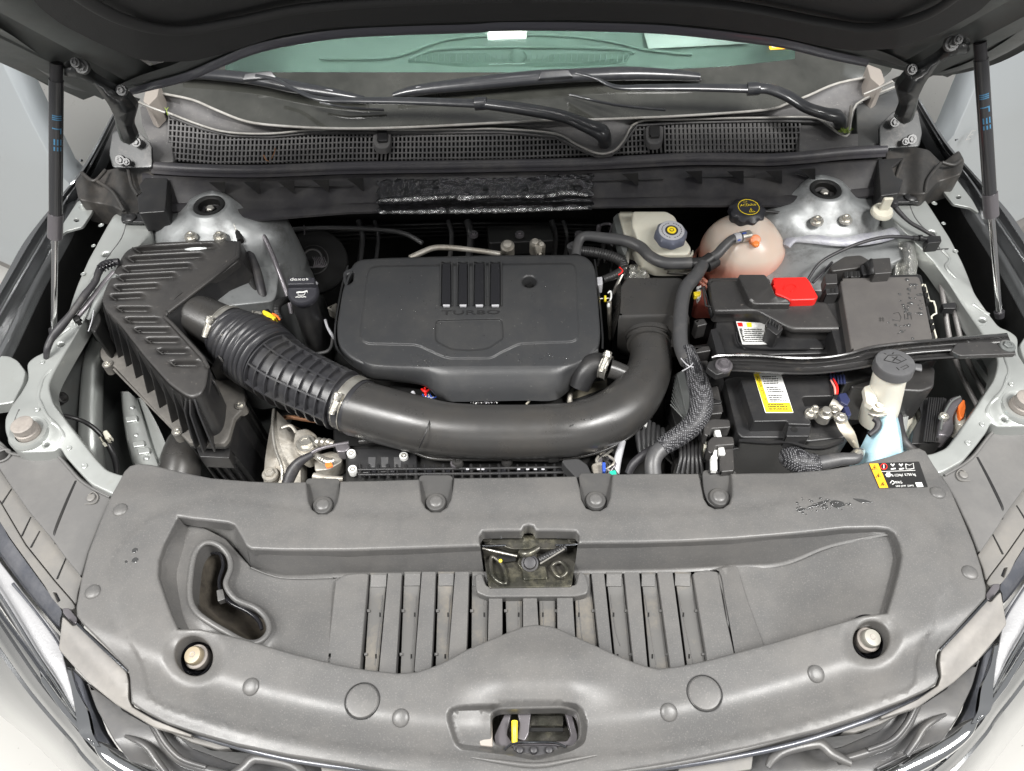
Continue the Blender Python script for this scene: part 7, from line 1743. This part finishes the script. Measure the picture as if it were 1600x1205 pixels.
# ---- left wheelhouse
wl_ = thing('left_side_member', P(160, 620, -.3), 'pale painted side member with spot welds beside the air filter box', 'side member')
SM0 = [(190, 612), (194, 650), (200, 690), (208, 722), (220, 752)]; SM1 = [(212, 622), (224, 660), (236, 700), (250, 735), (262, 765)]; SM2 = [(222, 622), (244, 660), (262, 700), (280, 740), (290, 770)]
q = lambda L, z, du=0: [(u+du, v, z) for u, v in L]
rows = [q(SM0, -.18, -2), q(SM0, -.13, 2), [(a[0]+(b[0]-a[0])*.5, a[1], -.125) for a, b in zip(SM0, SM1)], q(SM1, -.13), q(SM1, -.142, 3), [(a[0]+(b[0]-a[0])*.6, a[1], -.13) for a, b in zip(SM1, SM2)], q(SM2, -.13), q(SM2, -.26, 4)]
loft('rail', M['paint'], wl_, rows, n=1, ang=60)
for u, v in ((206, 637), (212, 680), (228, 716)): lathe('spot_weld', M['paint'], wl_, P(u, v, -.125), [(.001, .0025), (.003, .002), (.0048, 0)], 14)
for u, v in ((203, 655), (214, 694), (222, 705)): blob('raised_pad', M['paint'], wl_, [(u-8, v-4), (u+10, v-7), (u+13, v+2), (u-6, v+5)], -.123, .006, 2, 1.5)
ps = thing('left_pillar', P(140, 600, -.3), 'smooth pale round pillar in the left wheelhouse behind the inner rail', 'pillar')
tube('pillar_body', M['paint'], ps, [(160, 528, -.08, .016), (148, 560, -.12, .018), (143, 620, -.17, .02), (142, 700, -.23, .022), (148, 760, -.25, .022)], n=5, seg=24)
blob('bright_tab', M['paint'], ps, [(122, 586), (132, 584), (132, 602), (120, 606), (118, 598)], -.19, .01)
blob('bright_tab', M['paint'], ps, [(110, 614), (130, 610), (130, 624), (106, 630)], -.2, .01)
wc_ = thing('wheelhouse_cable', P(165, 680, -.1), 'black cable with a cream clip curving through the left wheelhouse', 'cable')
tube('cable_body', M['blk'], wc_, [(92, 648, -.05, .0035), (118, 654, -.06, .0035), (140, 664, -.08, .0038), (160, 682, -.1, .0042), (174, 704, -.12, .005), (181, 724, -.14, .005), (182, 745, -.16, .0035)], n=6, seg=12)
blob('cream_clip', M['ylwc'] if 'ylwc' in M else M['white'], wc_, [(159, 674), (166, 671), (173, 680), (172, 686), (164, 686)], -.085, .01, 2)
blob('cream_clip', M['white'], wc_, [(152, 684), (157, 680), (164, 692), (160, 694)], -.09, .01, 1)
lathe('bore', M['dark'], wc_, P(97, 622, -.06), [(.004, .0), (.007, .004), (.010, .003), (.011, -.01)], 20, axis=(1, 0, .6))
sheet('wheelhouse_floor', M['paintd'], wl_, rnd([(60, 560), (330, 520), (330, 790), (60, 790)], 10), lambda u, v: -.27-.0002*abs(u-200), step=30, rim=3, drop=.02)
# harness lying over the left rail
hr = thing('rail_harness', P(120, 480, .04), 'black taped wiring harness lying on the left inner rail', 'wiring harness')
tube('harness_body', M['rubber'], hr, [(186, 409, .06, .006), (172, 411, .06, .007), (160, 416, .06, .007), (153, 428, .058, .006), (149, 440, .055, .0055), (132, 462, .05, .0065), (112, 490, .04, .006), (92, 514, .03, .0075), (80, 530, .022, .006), (74, 545, .015, .0055), (72, 560, .0, .004)], n=6, seg=14)
tube('harness_branch', M['grayw'] if 'grayw' in M else M['gask'], hr, [(178, 425, .05, .004), (165, 440, .045, .005), (148, 462, .04, .005), (132, 482, .035, .005), (120, 497, .03, .004)], n=6, seg=12)
tube('harness_branch', M['paintd'], hr, [(184, 430, .05, .006), (170, 450, .04, .0085), (152, 475, .03, .0085), (140, 500, .015, .006)], n=6, seg=14)
for k in range(5): tube('tape_turn', M['gloss'], hr, [(155+k*5, 421-k*2.2, .061, .0078), (157+k*5, 420-k*2.2, .061, .0078)], n=1, seg=14)
blob('anchor', M['dark'], hr, [(110, 493), (122, 490), (126, 498), (116, 503)], .035, .01)
blob('anchor', M['dark'], hr, [(140, 478), (152, 474), (158, 500), (148, 520), (138, 512)], .02, .08, 4)
tube('anchor_wire', M['gprint'], hr, [(147, 480, .03, .001), (144, 500, .025, .001), (138, 518, .02, .001)], n=4, seg=6)
# ---- behind the left strut tower
pp_ = thing('refrigerant_pipe', P(420, 400, .02), 'bent bare metal pipe running down beside the left strut tower', 'pipe')
tube('pipe_body', M['steelp'] if 'steelp' in M else M['gask2'] if 'gask2' in M else M['gask'], pp_, [(376, 364, .05, .0045), (398, 359, .05, .0045), (410, 366, .045, .0045), (422, 390, .03, .0045), (436, 425, .01, .0045), (450, 465, -.02, .0045), (456, 490, -.04, .0045)], n=6, seg=12)
tube('pipe_fitting', M['dark'], pp_, [(372, 362, .052, .006), (376, 377, .05, .006)], n=2, seg=12)
tube('stud', M['steel'], pp_, [(366, 350, .06, .0028), (372, 366, .052, .0028)], n=6, seg=10, corr=(.003, .0005))
dh = thing('dark_hoses', P(410, 440, 0), 'pair of dark hoses dropping between the air filter box and the oil filler', 'hose')
tube('hose_body', M['rubber'], dh, [(384, 384, .03, .007), (400, 420, .01, .008), (410, 460, -.01, .008), (418, 500, -.05, .008)], n=6, seg=14)
tube('hose_body', M['dark'], dh, [(376, 392, .02, .009), (390, 430, .0, .01), (402, 470, -.02, .01), (412, 505, -.06, .01)], n=6, seg=14)
yp = thing('yellow_plug', P(428, 492, .02), 'small yellow plug with an orange wire above the bellows', 'wiring plug')
blob('shell', M['ylw'], yp, [(410, 483), (420, 487), (432, 495), (430, 500), (418, 497), (409, 489)], .03, .012, 2)
tube('orange_wire', M['orange'], yp, [(425, 490, .04, .0018), (433, 494, .036, .0018), (437, 500, .03, .0018)], n=3, seg=6)
tube('wire_loom', M['dark'], yp, [(438, 500, .02, .005), (432, 486, .03, .006), (436, 474, .03, .0065), (452, 467, .02, .0055)], n=6, seg=12, corr=(.0045, .0006))
blob('white_clip', M['steel'], yp, [(392, 484), (408, 486), (410, 496), (396, 494)], .035, .01, 2)
# ---- oil filler
of = thing('oil_filler', P(475, 480, 0), 'black oil filler cap with a lettered grip on a slanting black neck', 'oil filler cap')
cpx = P(473, 455, .05); cax2 = Vector((.02, -.28, 1)).normalized()
oc = lathe('cap', mat('oil cap plastic', (.035, .035, .042), .35, bump=(600, .15, .0003)), of, cpx, [(.016, .004), (.0235, .003), (.0262, .0), (.0268, -.005), (.0262, -.0105), (.024, -.012)], 40, axis=cax2)
ox = Vector((1, 0, 0)); oy = cax2.cross(ox).normalized()
def opt(x, y, h): return cpx+ox*x+oy*y+cax2*h
bm = bmesh.new()
co = [(-.0245, .004), (.0235, .004), (.0225, .019), (-.0225, .021)]
vs = [bm.verts.new(opt(x, y, .002)) for x, y in co]+[bm.verts.new(opt(x*.96, y*.9+.0015, .014)) for x, y in co]
for f in ((4, 5, 6, 7), (0, 1, 5, 4), (1, 2, 6, 5), (2, 3, 7, 6), (3, 0, 4, 7)): bm.faces.new([vs[i] for i in f])
bevel(bm, .0022, 3); finish(bm, 'cap_grip', oc.data.materials[0], oc)
txt_obj('cap_lettering', 'dexos', M['wprint'], oc, opt(-.019, .0125, .0143), opt(.012, .0125, .0143), .006, .0003, font_up=cax2)
# oil can symbol
def ol(pts, r=.0006): tube('cap_symbol', M['wprint'], oc, [tuple(opt(x, y, .0047))+(r,) for x, y in pts], world=True, n=1, seg=5)
for dy in (0, .0012): ol([(-.009, -.006+dy), (-.005, -.005+dy), (.002, -.0055+dy), (.009, -.003+dy)], .0009)
ol([(-.006, -.006), (-.006, -.0105), (.004, -.0105), (.006, -.006)]); ol([(.009, -.003), (.010, -.006)])
ol([(-.010, -.0145), (-.007, -.0135), (-.004, -.0145), (-.001, -.0135), (.002, -.0145), (.005, -.0135), (.008, -.0145)], .0008)
tube('cap_tab', M['gprint'], oc, [(489, 437, .058, .002), (495, 444, .055, .003)], n=2, seg=8)
tube('neck', M['blk'], of, [(474, 462, .035, .0225), (478, 480, .01, .0215), (486, 504, -.03, .0215), (496, 530, -.08, .023), (505, 556, -.14, .024)], n=6, seg=32)
# ---- dark round boot with ring behind the filler
bt = thing('steering_boot', P(490, 410, -.1), 'dark round rubber boot deep behind the oil filler cap', 'rubber boot')
bc = P(492, 408, -.10); bax = Vector((.1, -.6, .8)).normalized()
lathe('boot', M['void'], bt, bc, [(.008, .03), (.022, .028), (.024, .02), (.034, .012), (.05, .006), (.062, .004), (.066, 0), (.066, -.02)], 40, axis=bax)
ring('boot_rib', M['dark'], bt, bc+bax*.014, bax, .028, .003); ring('boot_rib', M['hose'], bt, bc+bax*.028, bax, .018, .002)
for i in range(7): tube('boot_wire', M['gask'], bt, [(488+i*3, 402, -.06, .001), (492+i*3, 408+i, -.05, .0012), (490+i*2, 418, -.05, .001)], n=3, seg=5)
# ---- behind the engine cover
eg = thing('engine', P(740, 560, -.25), 'dark engine with cast and plastic parts showing round the edges of its cover', 'engine')
blob('engine_block', M['dark'], eg, [(560, 420), (920, 415), (945, 560), (1040, 600), (1040, 760), (520, 765), (520, 560)], -.12, .4, 10, 6)
tube('coolant_pipe', M['alu'], eg, [(640, 403, .0, .005), (656, 396, .0, .0055), (676, 388, .0, .0055), (700, 387, .0, .0055), (740, 391, .0, .005), (782, 397, .0, .005)], n=6, seg=14)
for u, v, r in ((793, 384, .010), (836, 380, .008), (846, 384, .006)):
    lathe('bolt_head', M['steeld'] if 'steeld' in M else M['alu'], eg, P(u, v, .0), [(r*.4, .008), (r*.8, .007), (r, .003), (r*1.3, .0), (r*1.3, -.03)], 16, axis=(0, -.3, 1))
blob('clip_bracket', M['alu'], eg, [(832, 372), (846, 374), (848, 396), (840, 398), (836, 386)], .002, .01, 2)
blob('bright_corner', M['alu'], eg, [(540, 432), (550, 427), (548, 442), (541, 446)], -.03, .02, 1)
tube('hose_stub', M['hose'], eg, [(896, 396, .0, .008), (893, 384, .02, .009)], n=2, seg=14)
tube('lifting_rod', M['gask'], eg, [(475, 352, -.02, .0012), (476, 366, -.02, .0012)], n=2, seg=6)
blob('bright_clip', M['alu'], eg, [(510, 480), (527, 472), (526, 492), (520, 486)], -.04, .02, 2)
tube('bright_wire', M['gprint'], eg, [(508, 500, -.02, .0025), (512, 512, -.02, .0025), (518, 522, -.02, .003), (522, 530, -.03, .002)], n=4, seg=8)
tube('thin_hose', M['hose'], eg, [(455, 556, -.02, .003), (500, 552, -.03, .003), (516, 545, -.03, .003), (520, 528, -.03, .003)], n=6, seg=8)
# gap between the front skirt and the duct
blob('rail_cover', M['dark'], eg, [(610, 600), (680, 610), (900, 622), (960, 600), (960, 650), (600, 650)], -.055, .1, 4, 3)
tube('red_lever', M['red'], eg, [(659, 608, -.03, .002), (664, 612, -.028, .0025), (670, 610, -.03, .002)], n=3, seg=8)
tube('red_lever', M['red'], eg, [(664, 606, -.03, .002), (665, 618, -.028, .002)], n=2, seg=8)
for i, m_ in enumerate(('blue', 'wprint', 'blue', 'gprint', 'blue')): tube('thin_wire', M[m_], eg, [(660+i*3, 616, -.03, .0008), (664+i*3, 622, -.03, .0008), (666+i*4, 620, -.03, .0008)], n=3, seg=5)
lathe('bright_stud', M['gprint'], eg, P(645, 614, -.03), [(.002, .003), (.0035, .001), (.004, -.004)], 12)
for i in range(9): tube('bright_wire', M[random.choice(['gprint', 'wprint', 'gask'])], eg, [(735+i*4, 628+random.random()*4, -.03, .0009), (740+i*4, 624+random.random()*5, -.028, .0009), (745+i*4, 630, -.03, .0009)], n=3, seg=5)
tube('cream_wire', M['cream'], eg, [(822, 632, -.03, .0018), (828, 626, -.028, .0018)], n=2, seg=6)
tube('metal_pipe', M['alu'], eg, [(893, 606, -.04, .0045), (890, 622, -.04, .0045), (891, 634, -.05, .0045)], n=4, seg=12)
blob('olive_panel', mat('olive brown panel', (.11, .1, .075), .5), eg, [(888, 616), (920, 598), (950, 592), (950, 612), (930, 632), (900, 634)], -.06, .02, 6)
# camshaft carrier below the duct
cv = thing('valve_cover', P(700, 730, -.08), 'black ribbed valve cover with bright ringed bolts just below the long duct', 'valve cover')
blob('base', M['dark'], cv, [(540, 696), (620, 694), (680, 712), (900, 716), (960, 705), (960, 765), (540, 770)], -.075, .1, 4, 3)
blob('raised_deck', M['blk'], cv, [(543, 704), (560, 700), (640, 702), (652, 712), (650, 735), (560, 740), (543, 738)], -.062, .012, 3)
for u, v in ((549, 709), (551, 734), (631, 713)):
    lathe('bolt_washer', M['wprint'], cv, P(u, v, -.058), [(.0045, .003), (.0055, .004), (.0068, .003), (.007, 0), (.007, -.01)], 22)
    lathe('bolt_socket', M['steel'], cv, P(u, v, -.056), [(.001, -.001), (.0022, .0), (.0026, .003), (.004, .003), (.0045, 0)], 12)
for u, v in ((711, 724), (793, 720)): hexbolt('bolt', cv, u, v, -.052, .005, .004, m=M['gask'])
for y in (733, 741): tube('ladder_bar', M['blk'], cv, [(560, y+1, -.058), (640, y, -.058), (760, y-1, -.058), (890, y-3, -.058)], .0024, n=3, seg=8)
for i in range(24):
    u = 562+i*14.5
    tube('ladder_rung', M['blk'], cv, [(u, 726, -.06), (u+1, 747, -.058)], .0016 if i % 3 else .0026, n=1, seg=6)
    if i % 2: blob('ladder_cell', M['gloss'], cv, [(u+4, 733), (u+11, 733), (u+11, 738), (u+4, 738)], -.0575, .003, .5, .5)
for i in range(3): blob('deck_window', M['olive'] if 'olive' in M else M['hose'], cv, [(575+i*20, 714), (587+i*20, 714), (586+i*20, 730), (576+i*20, 730)], -.0615, .002, 1, .6)
for u in (728, 745, 752, 808, 822, 834, 846): blob('glint', M['gprint'], cv, [(u, 732), (u+5, 732), (u+5, 734), (u, 734)], -.0548, .001, .3, .3)
# ---- transmission and thermostat castings left of centre
tr = thing('gearbox_casting', P(450, 700, -.15), 'grimy cast aluminium bracket with big hex bolts below the bellows', 'casting')
loft('main_web', M['alu'], tr, [[(428, 640, -.10), (420, 680, -.11), (414, 720, -.12), (412, 756, -.13)], [(432, 642, -.085), (428, 680, -.09), (432, 720, -.1), (440, 756, -.11)], [(450, 660, -.10), (462, 690, -.10), (468, 718, -.11), (470, 756, -.12)], [(470, 670, -.14), (480, 700, -.14), (480, 730, -.14), (480, 756, -.15)]], n=1, ang=60)
tube('web_edge', M['alu2'] if 'alu2' in M else M['steel'], tr, [(428, 640, -.082, .003), (426, 668, -.082, .003), (430, 700, -.086, .003), (440, 728, -.09, .003), (441, 750, -.1, .003)], n=5, seg=8)
blob('bolt_pad', M['alu'], tr, [(462, 672), (480, 669), (496, 680), (496, 704), (478, 716), (462, 706), (458, 690)], -.078, .03, 6)
hexbolt('hex_bolt', tr, 478, 693, -.074, .0105, .009); hexbolt('hex_bolt', tr, 422, 741, -.10, .0085, .008, m=M['alu'])
tube('loop_bracket', M['alu'], tr, [(440, 668, -.08, .003), (454, 665, -.078, .003), (463, 676, -.08, .003)], n=5, seg=8, flat=.5)
tube('lever', M['gask'], tr, [(470, 722, -.07, .003), (490, 706, -.065, .0035), (512, 698, -.062, .003), (545, 692, -.062, .0035)], n=5, seg=8)
for k, u in enumerate((496, 504, 512)): tube('hose_barb', M['steel'], tr, [(u, 690, -.066, .008-.001*k), (u+4, 692, -.066, .008-.001*k)], n=1, seg=14)
tube('sensor_body', M['alu'], tr, [(498, 692, -.07, .006), (522, 694, -.07, .006)], n=2, seg=14)
blob('sensor_head', M['gask'], tr, [(522, 692), (540, 690), (548, 698), (540, 706), (526, 706)], -.06, .02, 4)
blob('bracket_plate', M['alu'], tr, [(490, 712), (520, 704), (536, 712), (534, 722), (512, 734), (492, 736)], -.085, .03, 4)
tube('coupling', M['steel'], tr, [(492, 712, -.075, .004), (500, 716, -.07, .0055), (512, 722, -.068, .006), (522, 720, -.068, .0045)], n=6, seg=12, corr=(.005, .0008))
blob('orange_mark', M['orange'], tr, [(507, 724), (518, 722), (520, 728), (510, 731)], -.061, .003, 1.5, 1)
tube('dark_hose', M['rubber'], tr, [(448, 758, -.09, .009), (456, 738, -.08, .010), (468, 722, -.07, .008), (488, 710, -.065, .005)], n=6, seg=14)
tube('lower_pipe', M['alu'], tr, [(490, 744, -.09, .006), (512, 748, -.09, .0055), (536, 748, -.09, .004)], n=3, seg=14)
blob('lower_block', M['alu'], tr, [(494, 744), (508, 744), (508, 756), (494, 756)], -.08, .02, 1)
tube('rust_pipe', mat('rusty pipe', (.25, .12, .06), .6, .3), tr, [(432, 660, -.13, .004), (450, 652, -.13, .004), (480, 656, -.13, .004), (510, 660, -.13, .004)], n=4, seg=10)
ad = thing('air_duct_elbow', P(285, 720, -.15), 'dark grey plastic duct elbow under the front of the air filter box', 'air duct')
tube('elbow', M['duct'], ad, [(290, 690, -.14, .03), (284, 715, -.14, .034), (278, 745, -.15, .036), (272, 770, -.16, .036)], n=6, seg=32)
# ---- between duct and battery: finned controller and braided hose
ecu = thing('finned_controller', P(1065, 620, -.05), 'silver grey finned engine controller standing beside the long duct', 'controller')
blob('side_plate', M['alup'] if 'alup' in M else M['paintd'], ecu, [(1057, 584), (1062, 580), (1073, 578), (1078, 600), (1082, 648), (1077, 653), (1073, 650)], -.02, .05, 2)
blob('housing', M['dark'], ecu, [(1048, 590), (1060, 580), (1080, 650), (1080, 668), (1056, 668), (1048, 640)], -.05, .1, 2)
for i in range(9): tube('cooling_fin', M['paintd'], ecu, [(1055-i*.9+ (0 if i < 5 else 0), 588+i*5.5, -.028, .0012), (1073-i*.9, 656-i*.6+ (0), -.028, .0012)], n=1, seg=6)
blob('connector_head', M['gask'], ecu, [(1049, 674), (1060, 661), (1072, 662), (1080, 668), (1072, 678), (1052, 682)], -.01, .03, 2)
blob('orange_lock', M['orange'], ecu, [(1055, 673), (1060, 672), (1061, 676), (1056, 677)], -.008, .004, .5, .5)
bh_ = thing('braided_hose', P(1090, 640, 0), 'thick braided hose curving down between the finned controller and the battery', 'hose')
tube('sleeve', M['braid'], bh_, [(1072, 548, .028, .014), (1080, 566, .03, .014), (1088, 590, .028, .0165), (1095, 615, .022, .018), (1095, 638, .015, .0185), (1086, 660, .008, .017), (1066, 678, .0, .016), (1044, 692, -.01, .015), (1032, 700, -.012, .0135)], n=8, seg=24)
tube('smooth_end', M['hose'], bh_, [(1040, 696, -.012, .0125), (1026, 708, -.015, .013), (1020, 724, -.02, .0125), (1021, 745, -.03, .0125)], n=6, seg=20)
tube('second_hose', M['rubber'], bh_, [(1032, 696, -.03, .006), (1010, 708, -.03, .007), (990, 725, -.04, .007), (982, 740, -.05, .006)], n=6, seg=14)
tube('cable_tie', M['gprint'], bh_, [(1064, 560, .04, .001), (1076, 572, .045, .001), (1092, 574, .04, .001)], n=4, seg=6)
tube('cable_tie', M['gprint'], bh_, [(1066, 580, .035, .001), (1078, 573, .046, .001), (1084, 566, .042, .001)], n=4, seg=6)
cn = thing('harness_connectors', P(1120, 670, -.02), 'row of black and white wiring connectors along the left side of the front battery', 'wiring connector')
blob('white_strip', M['white'], cn, [(1097, 598), (1107, 597), (1112, 640), (1108, 664), (1104, 700), (1100, 700), (1104, 660)], -.02, .03, 2, 1)
blob('black_shell', M['airbox'], cn, [(1106, 606), (1122, 602), (1130, 640), (1130, 646), (1110, 648)], .0, .03, 2)
blob('shell_rib', M['blk'], cn, [(1108, 620), (1128, 626), (1128, 630), (1112, 632)], .004, .004, 1, 1)
for z0, (x0, y0) in ((.012, (1100, 655)), (.006, (1106, 682))):
    blob('lever_clamp', M['airbox'], cn, [(x0, y0+8), (x0+6, y0+1), (x0+14, y0-1), (x0+40, y0), (x0+42, y0+13), (x0+12, y0+15), (x0+8, y0+28), (x0, y0+24)], z0, .02, 3)
    blob('white_lock', M['wprint'], cn, [(x0+15, y0+13), (x0+24, y0+12), (x0+28, y0+28), (x0+20, y0+28)], z0-.006, .01, 1, 1)
blob('white_lock', M['wprint'], cn, [(1110, 695), (1120, 695), (1121, 735), (1111, 735)], -.005, .02, 1, 1)
blob('black_box', M['airbox'], cn, [(1124, 702), (1146, 700), (1148, 736), (1126, 738)], -.004, .05, 2)
blob('black_box', M['blk'], cn, [(1108, 700), (1124, 700), (1128, 738), (1108, 740)], -.012, .05, 2)
lathe('lock_pin', M['wprint'], cn, P(1116, 716, .0), [(.002, .003), (.0045, .002), (.005, -.003)], 12)
for i in range(10):
    u = 1052+random.random()*44; v = 690+random.random()*45
    blob('dark_plug', random.choice([M['dark'], M['blk'], M['airbox']]), cn, [(u-8, v-6), (u+9, v-7), (u+9, v+6), (u-7, v+7)], -.04-random.random()*.02, .03, 1.5, 1.5)
for i in range(6): tube('loom_wire', M['blk'], cn, [(1060+i*7, 690, -.03, .003), (1064+i*6, 712, -.025, .003), (1058+i*8, 740, -.04, .003)], n=5, seg=8)
# clutter between the duct and the cover at right of centre
cl = thing('sensor_cluster', P(945, 730, -.05), 'cluster of pipes and coloured sensor plugs at the front lower edge of the duct', 'sensor')
tube('clear_pipe', M['gprint'], cl, [(972, 690, -.05, .006), (966, 715, -.05, .006), (962, 740, -.06, .006)], n=3, seg=12)
blob('teal_plug', M['green'], cl, [(952, 736), (962, 734), (964, 742), (954, 744)], -.03, .01, 1, 1)
blob('blue_plug', M['blue'], cl, [(941, 722), (946, 722), (947, 736), (942, 737)], -.032, .01, 1, 1)
blob('plate', M['alu'], cl, [(924, 725), (940, 720), (944, 742), (928, 744)], -.045, .02, 2)
for i in range(9): tube('small_pipe', M[random.choice(['steel', 'gask', 'alu', 'dark', 'rubber'])], cl, [(922+random.random()*42, 702+random.random()*10, -.06, .0022), (922+random.random()*42, 722, -.05, .0024), (918+random.random()*52, 742, -.055, .0022)], n=5, seg=8)
for i in range(6): tube('dark_pipe', M['hose'], cl, [(1000+i*7, 650+i*4, -.07, .004), (996+i*8, 680, -.07, .005), (1002+i*7, 712, -.08, .004)], n=5, seg=10)
blob('bright_flake', M['wprint'], cl, [(1004, 664), (1012, 658), (1010, 668)], -.05, .004, .5, .5)
blob('felt_pad', M['liner'], cl, [(876, 718), (904, 716), (918, 726), (926, 744), (900, 746), (884, 730)], -.035, .02, 4)
# left of the front battery, behind brace
tb = thing('battery_tray', P(1130, 560, -.05), 'dark battery tray frame showing round both batteries', 'battery tray')
blob('tray_wall', M['blk'], tb, [(1076, 540), (1112, 536), (1134, 600), (1160, 700), (1130, 706), (1104, 600)], -.03, .1, 4)
blob('tray_floor', M['void'], tb, [(1090, 440), (1310, 430), (1360, 640), (1340, 760), (1120, 760), (1076, 560)], -.18, .1, 6)
for pts in ([(1084, 500), (1100, 497), (1106, 506), (1090, 510)], [(1083, 542), (1108, 540), (1112, 548), (1088, 552)], [(1082, 566), (1106, 562), (1112, 590), (1094, 600)]): blob('tray_clip', M['airbox'], tb, pts, .01, .03, 2)
yb = thing('yellow_sensor', P(1091, 458, 0), 'tiny yellow and white sensor plug left of the battery cover', 'wiring plug')
blob('plug_body', M['wprint'], yb, [(1088, 448), (1096, 445), (1096, 462), (1090, 468)], .02, .01, 1, 1)
blob('yellow_lock', M['ylw'], yb, [(1083, 456), (1095, 454), (1095, 461), (1085, 462)], .024, .008, 1, 1)
# generic dark filler hoses so that gaps look crowded
fl_h = thing('loom_bundle', P(1060, 700, -.1), 'tangle of dark hoses and looms filling the gap below the controller', 'wiring loom')
for i in range(12):
    a = (random.uniform(1045, 1095), random.uniform(640, 700)); tube('loom', M['rubber'] if i % 2 else M['dark'], fl_h, [(a[0], a[1], -.08, .005), (a[0]+random.uniform(-20, 20), a[1]+30, -.07, .006), (a[0]+random.uniform(-30, 30), a[1]+70, -.09, .005)], n=5, seg=8)
pc = thing('pipe_cluster', P(1000, 420, -.05), 'dark pipes and brackets behind the black resonator box', 'pipe')
for i in range(8):
    a = (random.uniform(930, 975), random.uniform(345, 400)); tube('pipe_run', M['hose'] if i % 2 else M['dark'], pc, [(a[0], a[1], -.05, .004), (a[0]+15, a[1]+10, -.03, .005), (a[0]+random.uniform(0, 40), a[1]+45, -.06, .005)], n=5, seg=8)
tube('bracket_loop', M['gask'], pc, [(934, 356, -.02, .003), (944, 350, -.015, .003), (956, 352, -.015, .003), (952, 366, -.015, .003), (940, 372, -.02, .003)], n=5, seg=8)
lathe('stud', M['gask'], pc, P(936, 354, -.015), [(.003, .004), (.005, .001), (.005, -.01)], 12)
for u0, u1, vv in ((984, 990, 450), (1000, 1004, 446)):
    pass

fw = thing('firewall_lines', P(700, 360, -.1), 'dim pipes and padding just visible on the firewall behind the engine cover', 'pipe')
for i in range(7):
    y = 352+i*6; tube('padding_rib', M['dark'], fw, [(450, y+6, -.10-.02*i, .004), (620, y, -.10-.02*i, .004), (760, y-3, -.10-.02*i, .004), (940, y, -.10-.02*i, .004)], n=4, seg=8)
for u, r_ in ((560, .006), (585, .004), (700, .005), (730, .008), (862, .006), (880, .004)):
    tube('dim_pipe', M['hose'], fw, [(u, 345, -.08, r_), (u+6, 370, -.10, r_), (u+2, 410, -.16, r_)], n=4, seg=12)
tube('dim_pipe', M['hose'], fw, [(430, 360, -.05, .005), (520, 356, -.06, .005), (620, 362, -.07, .005), (660, 380, -.08, .005)], n=5, seg=12)
blob('heat_pad', M['dark'], fw, [(760, 352), (860, 350), (866, 376), (764, 380)], -.07, .03, 4)
for u in (740, 812, 905): hexbolt('dim_nut', fw, u, 366, -.06, .006, .006, m=M['gask'])
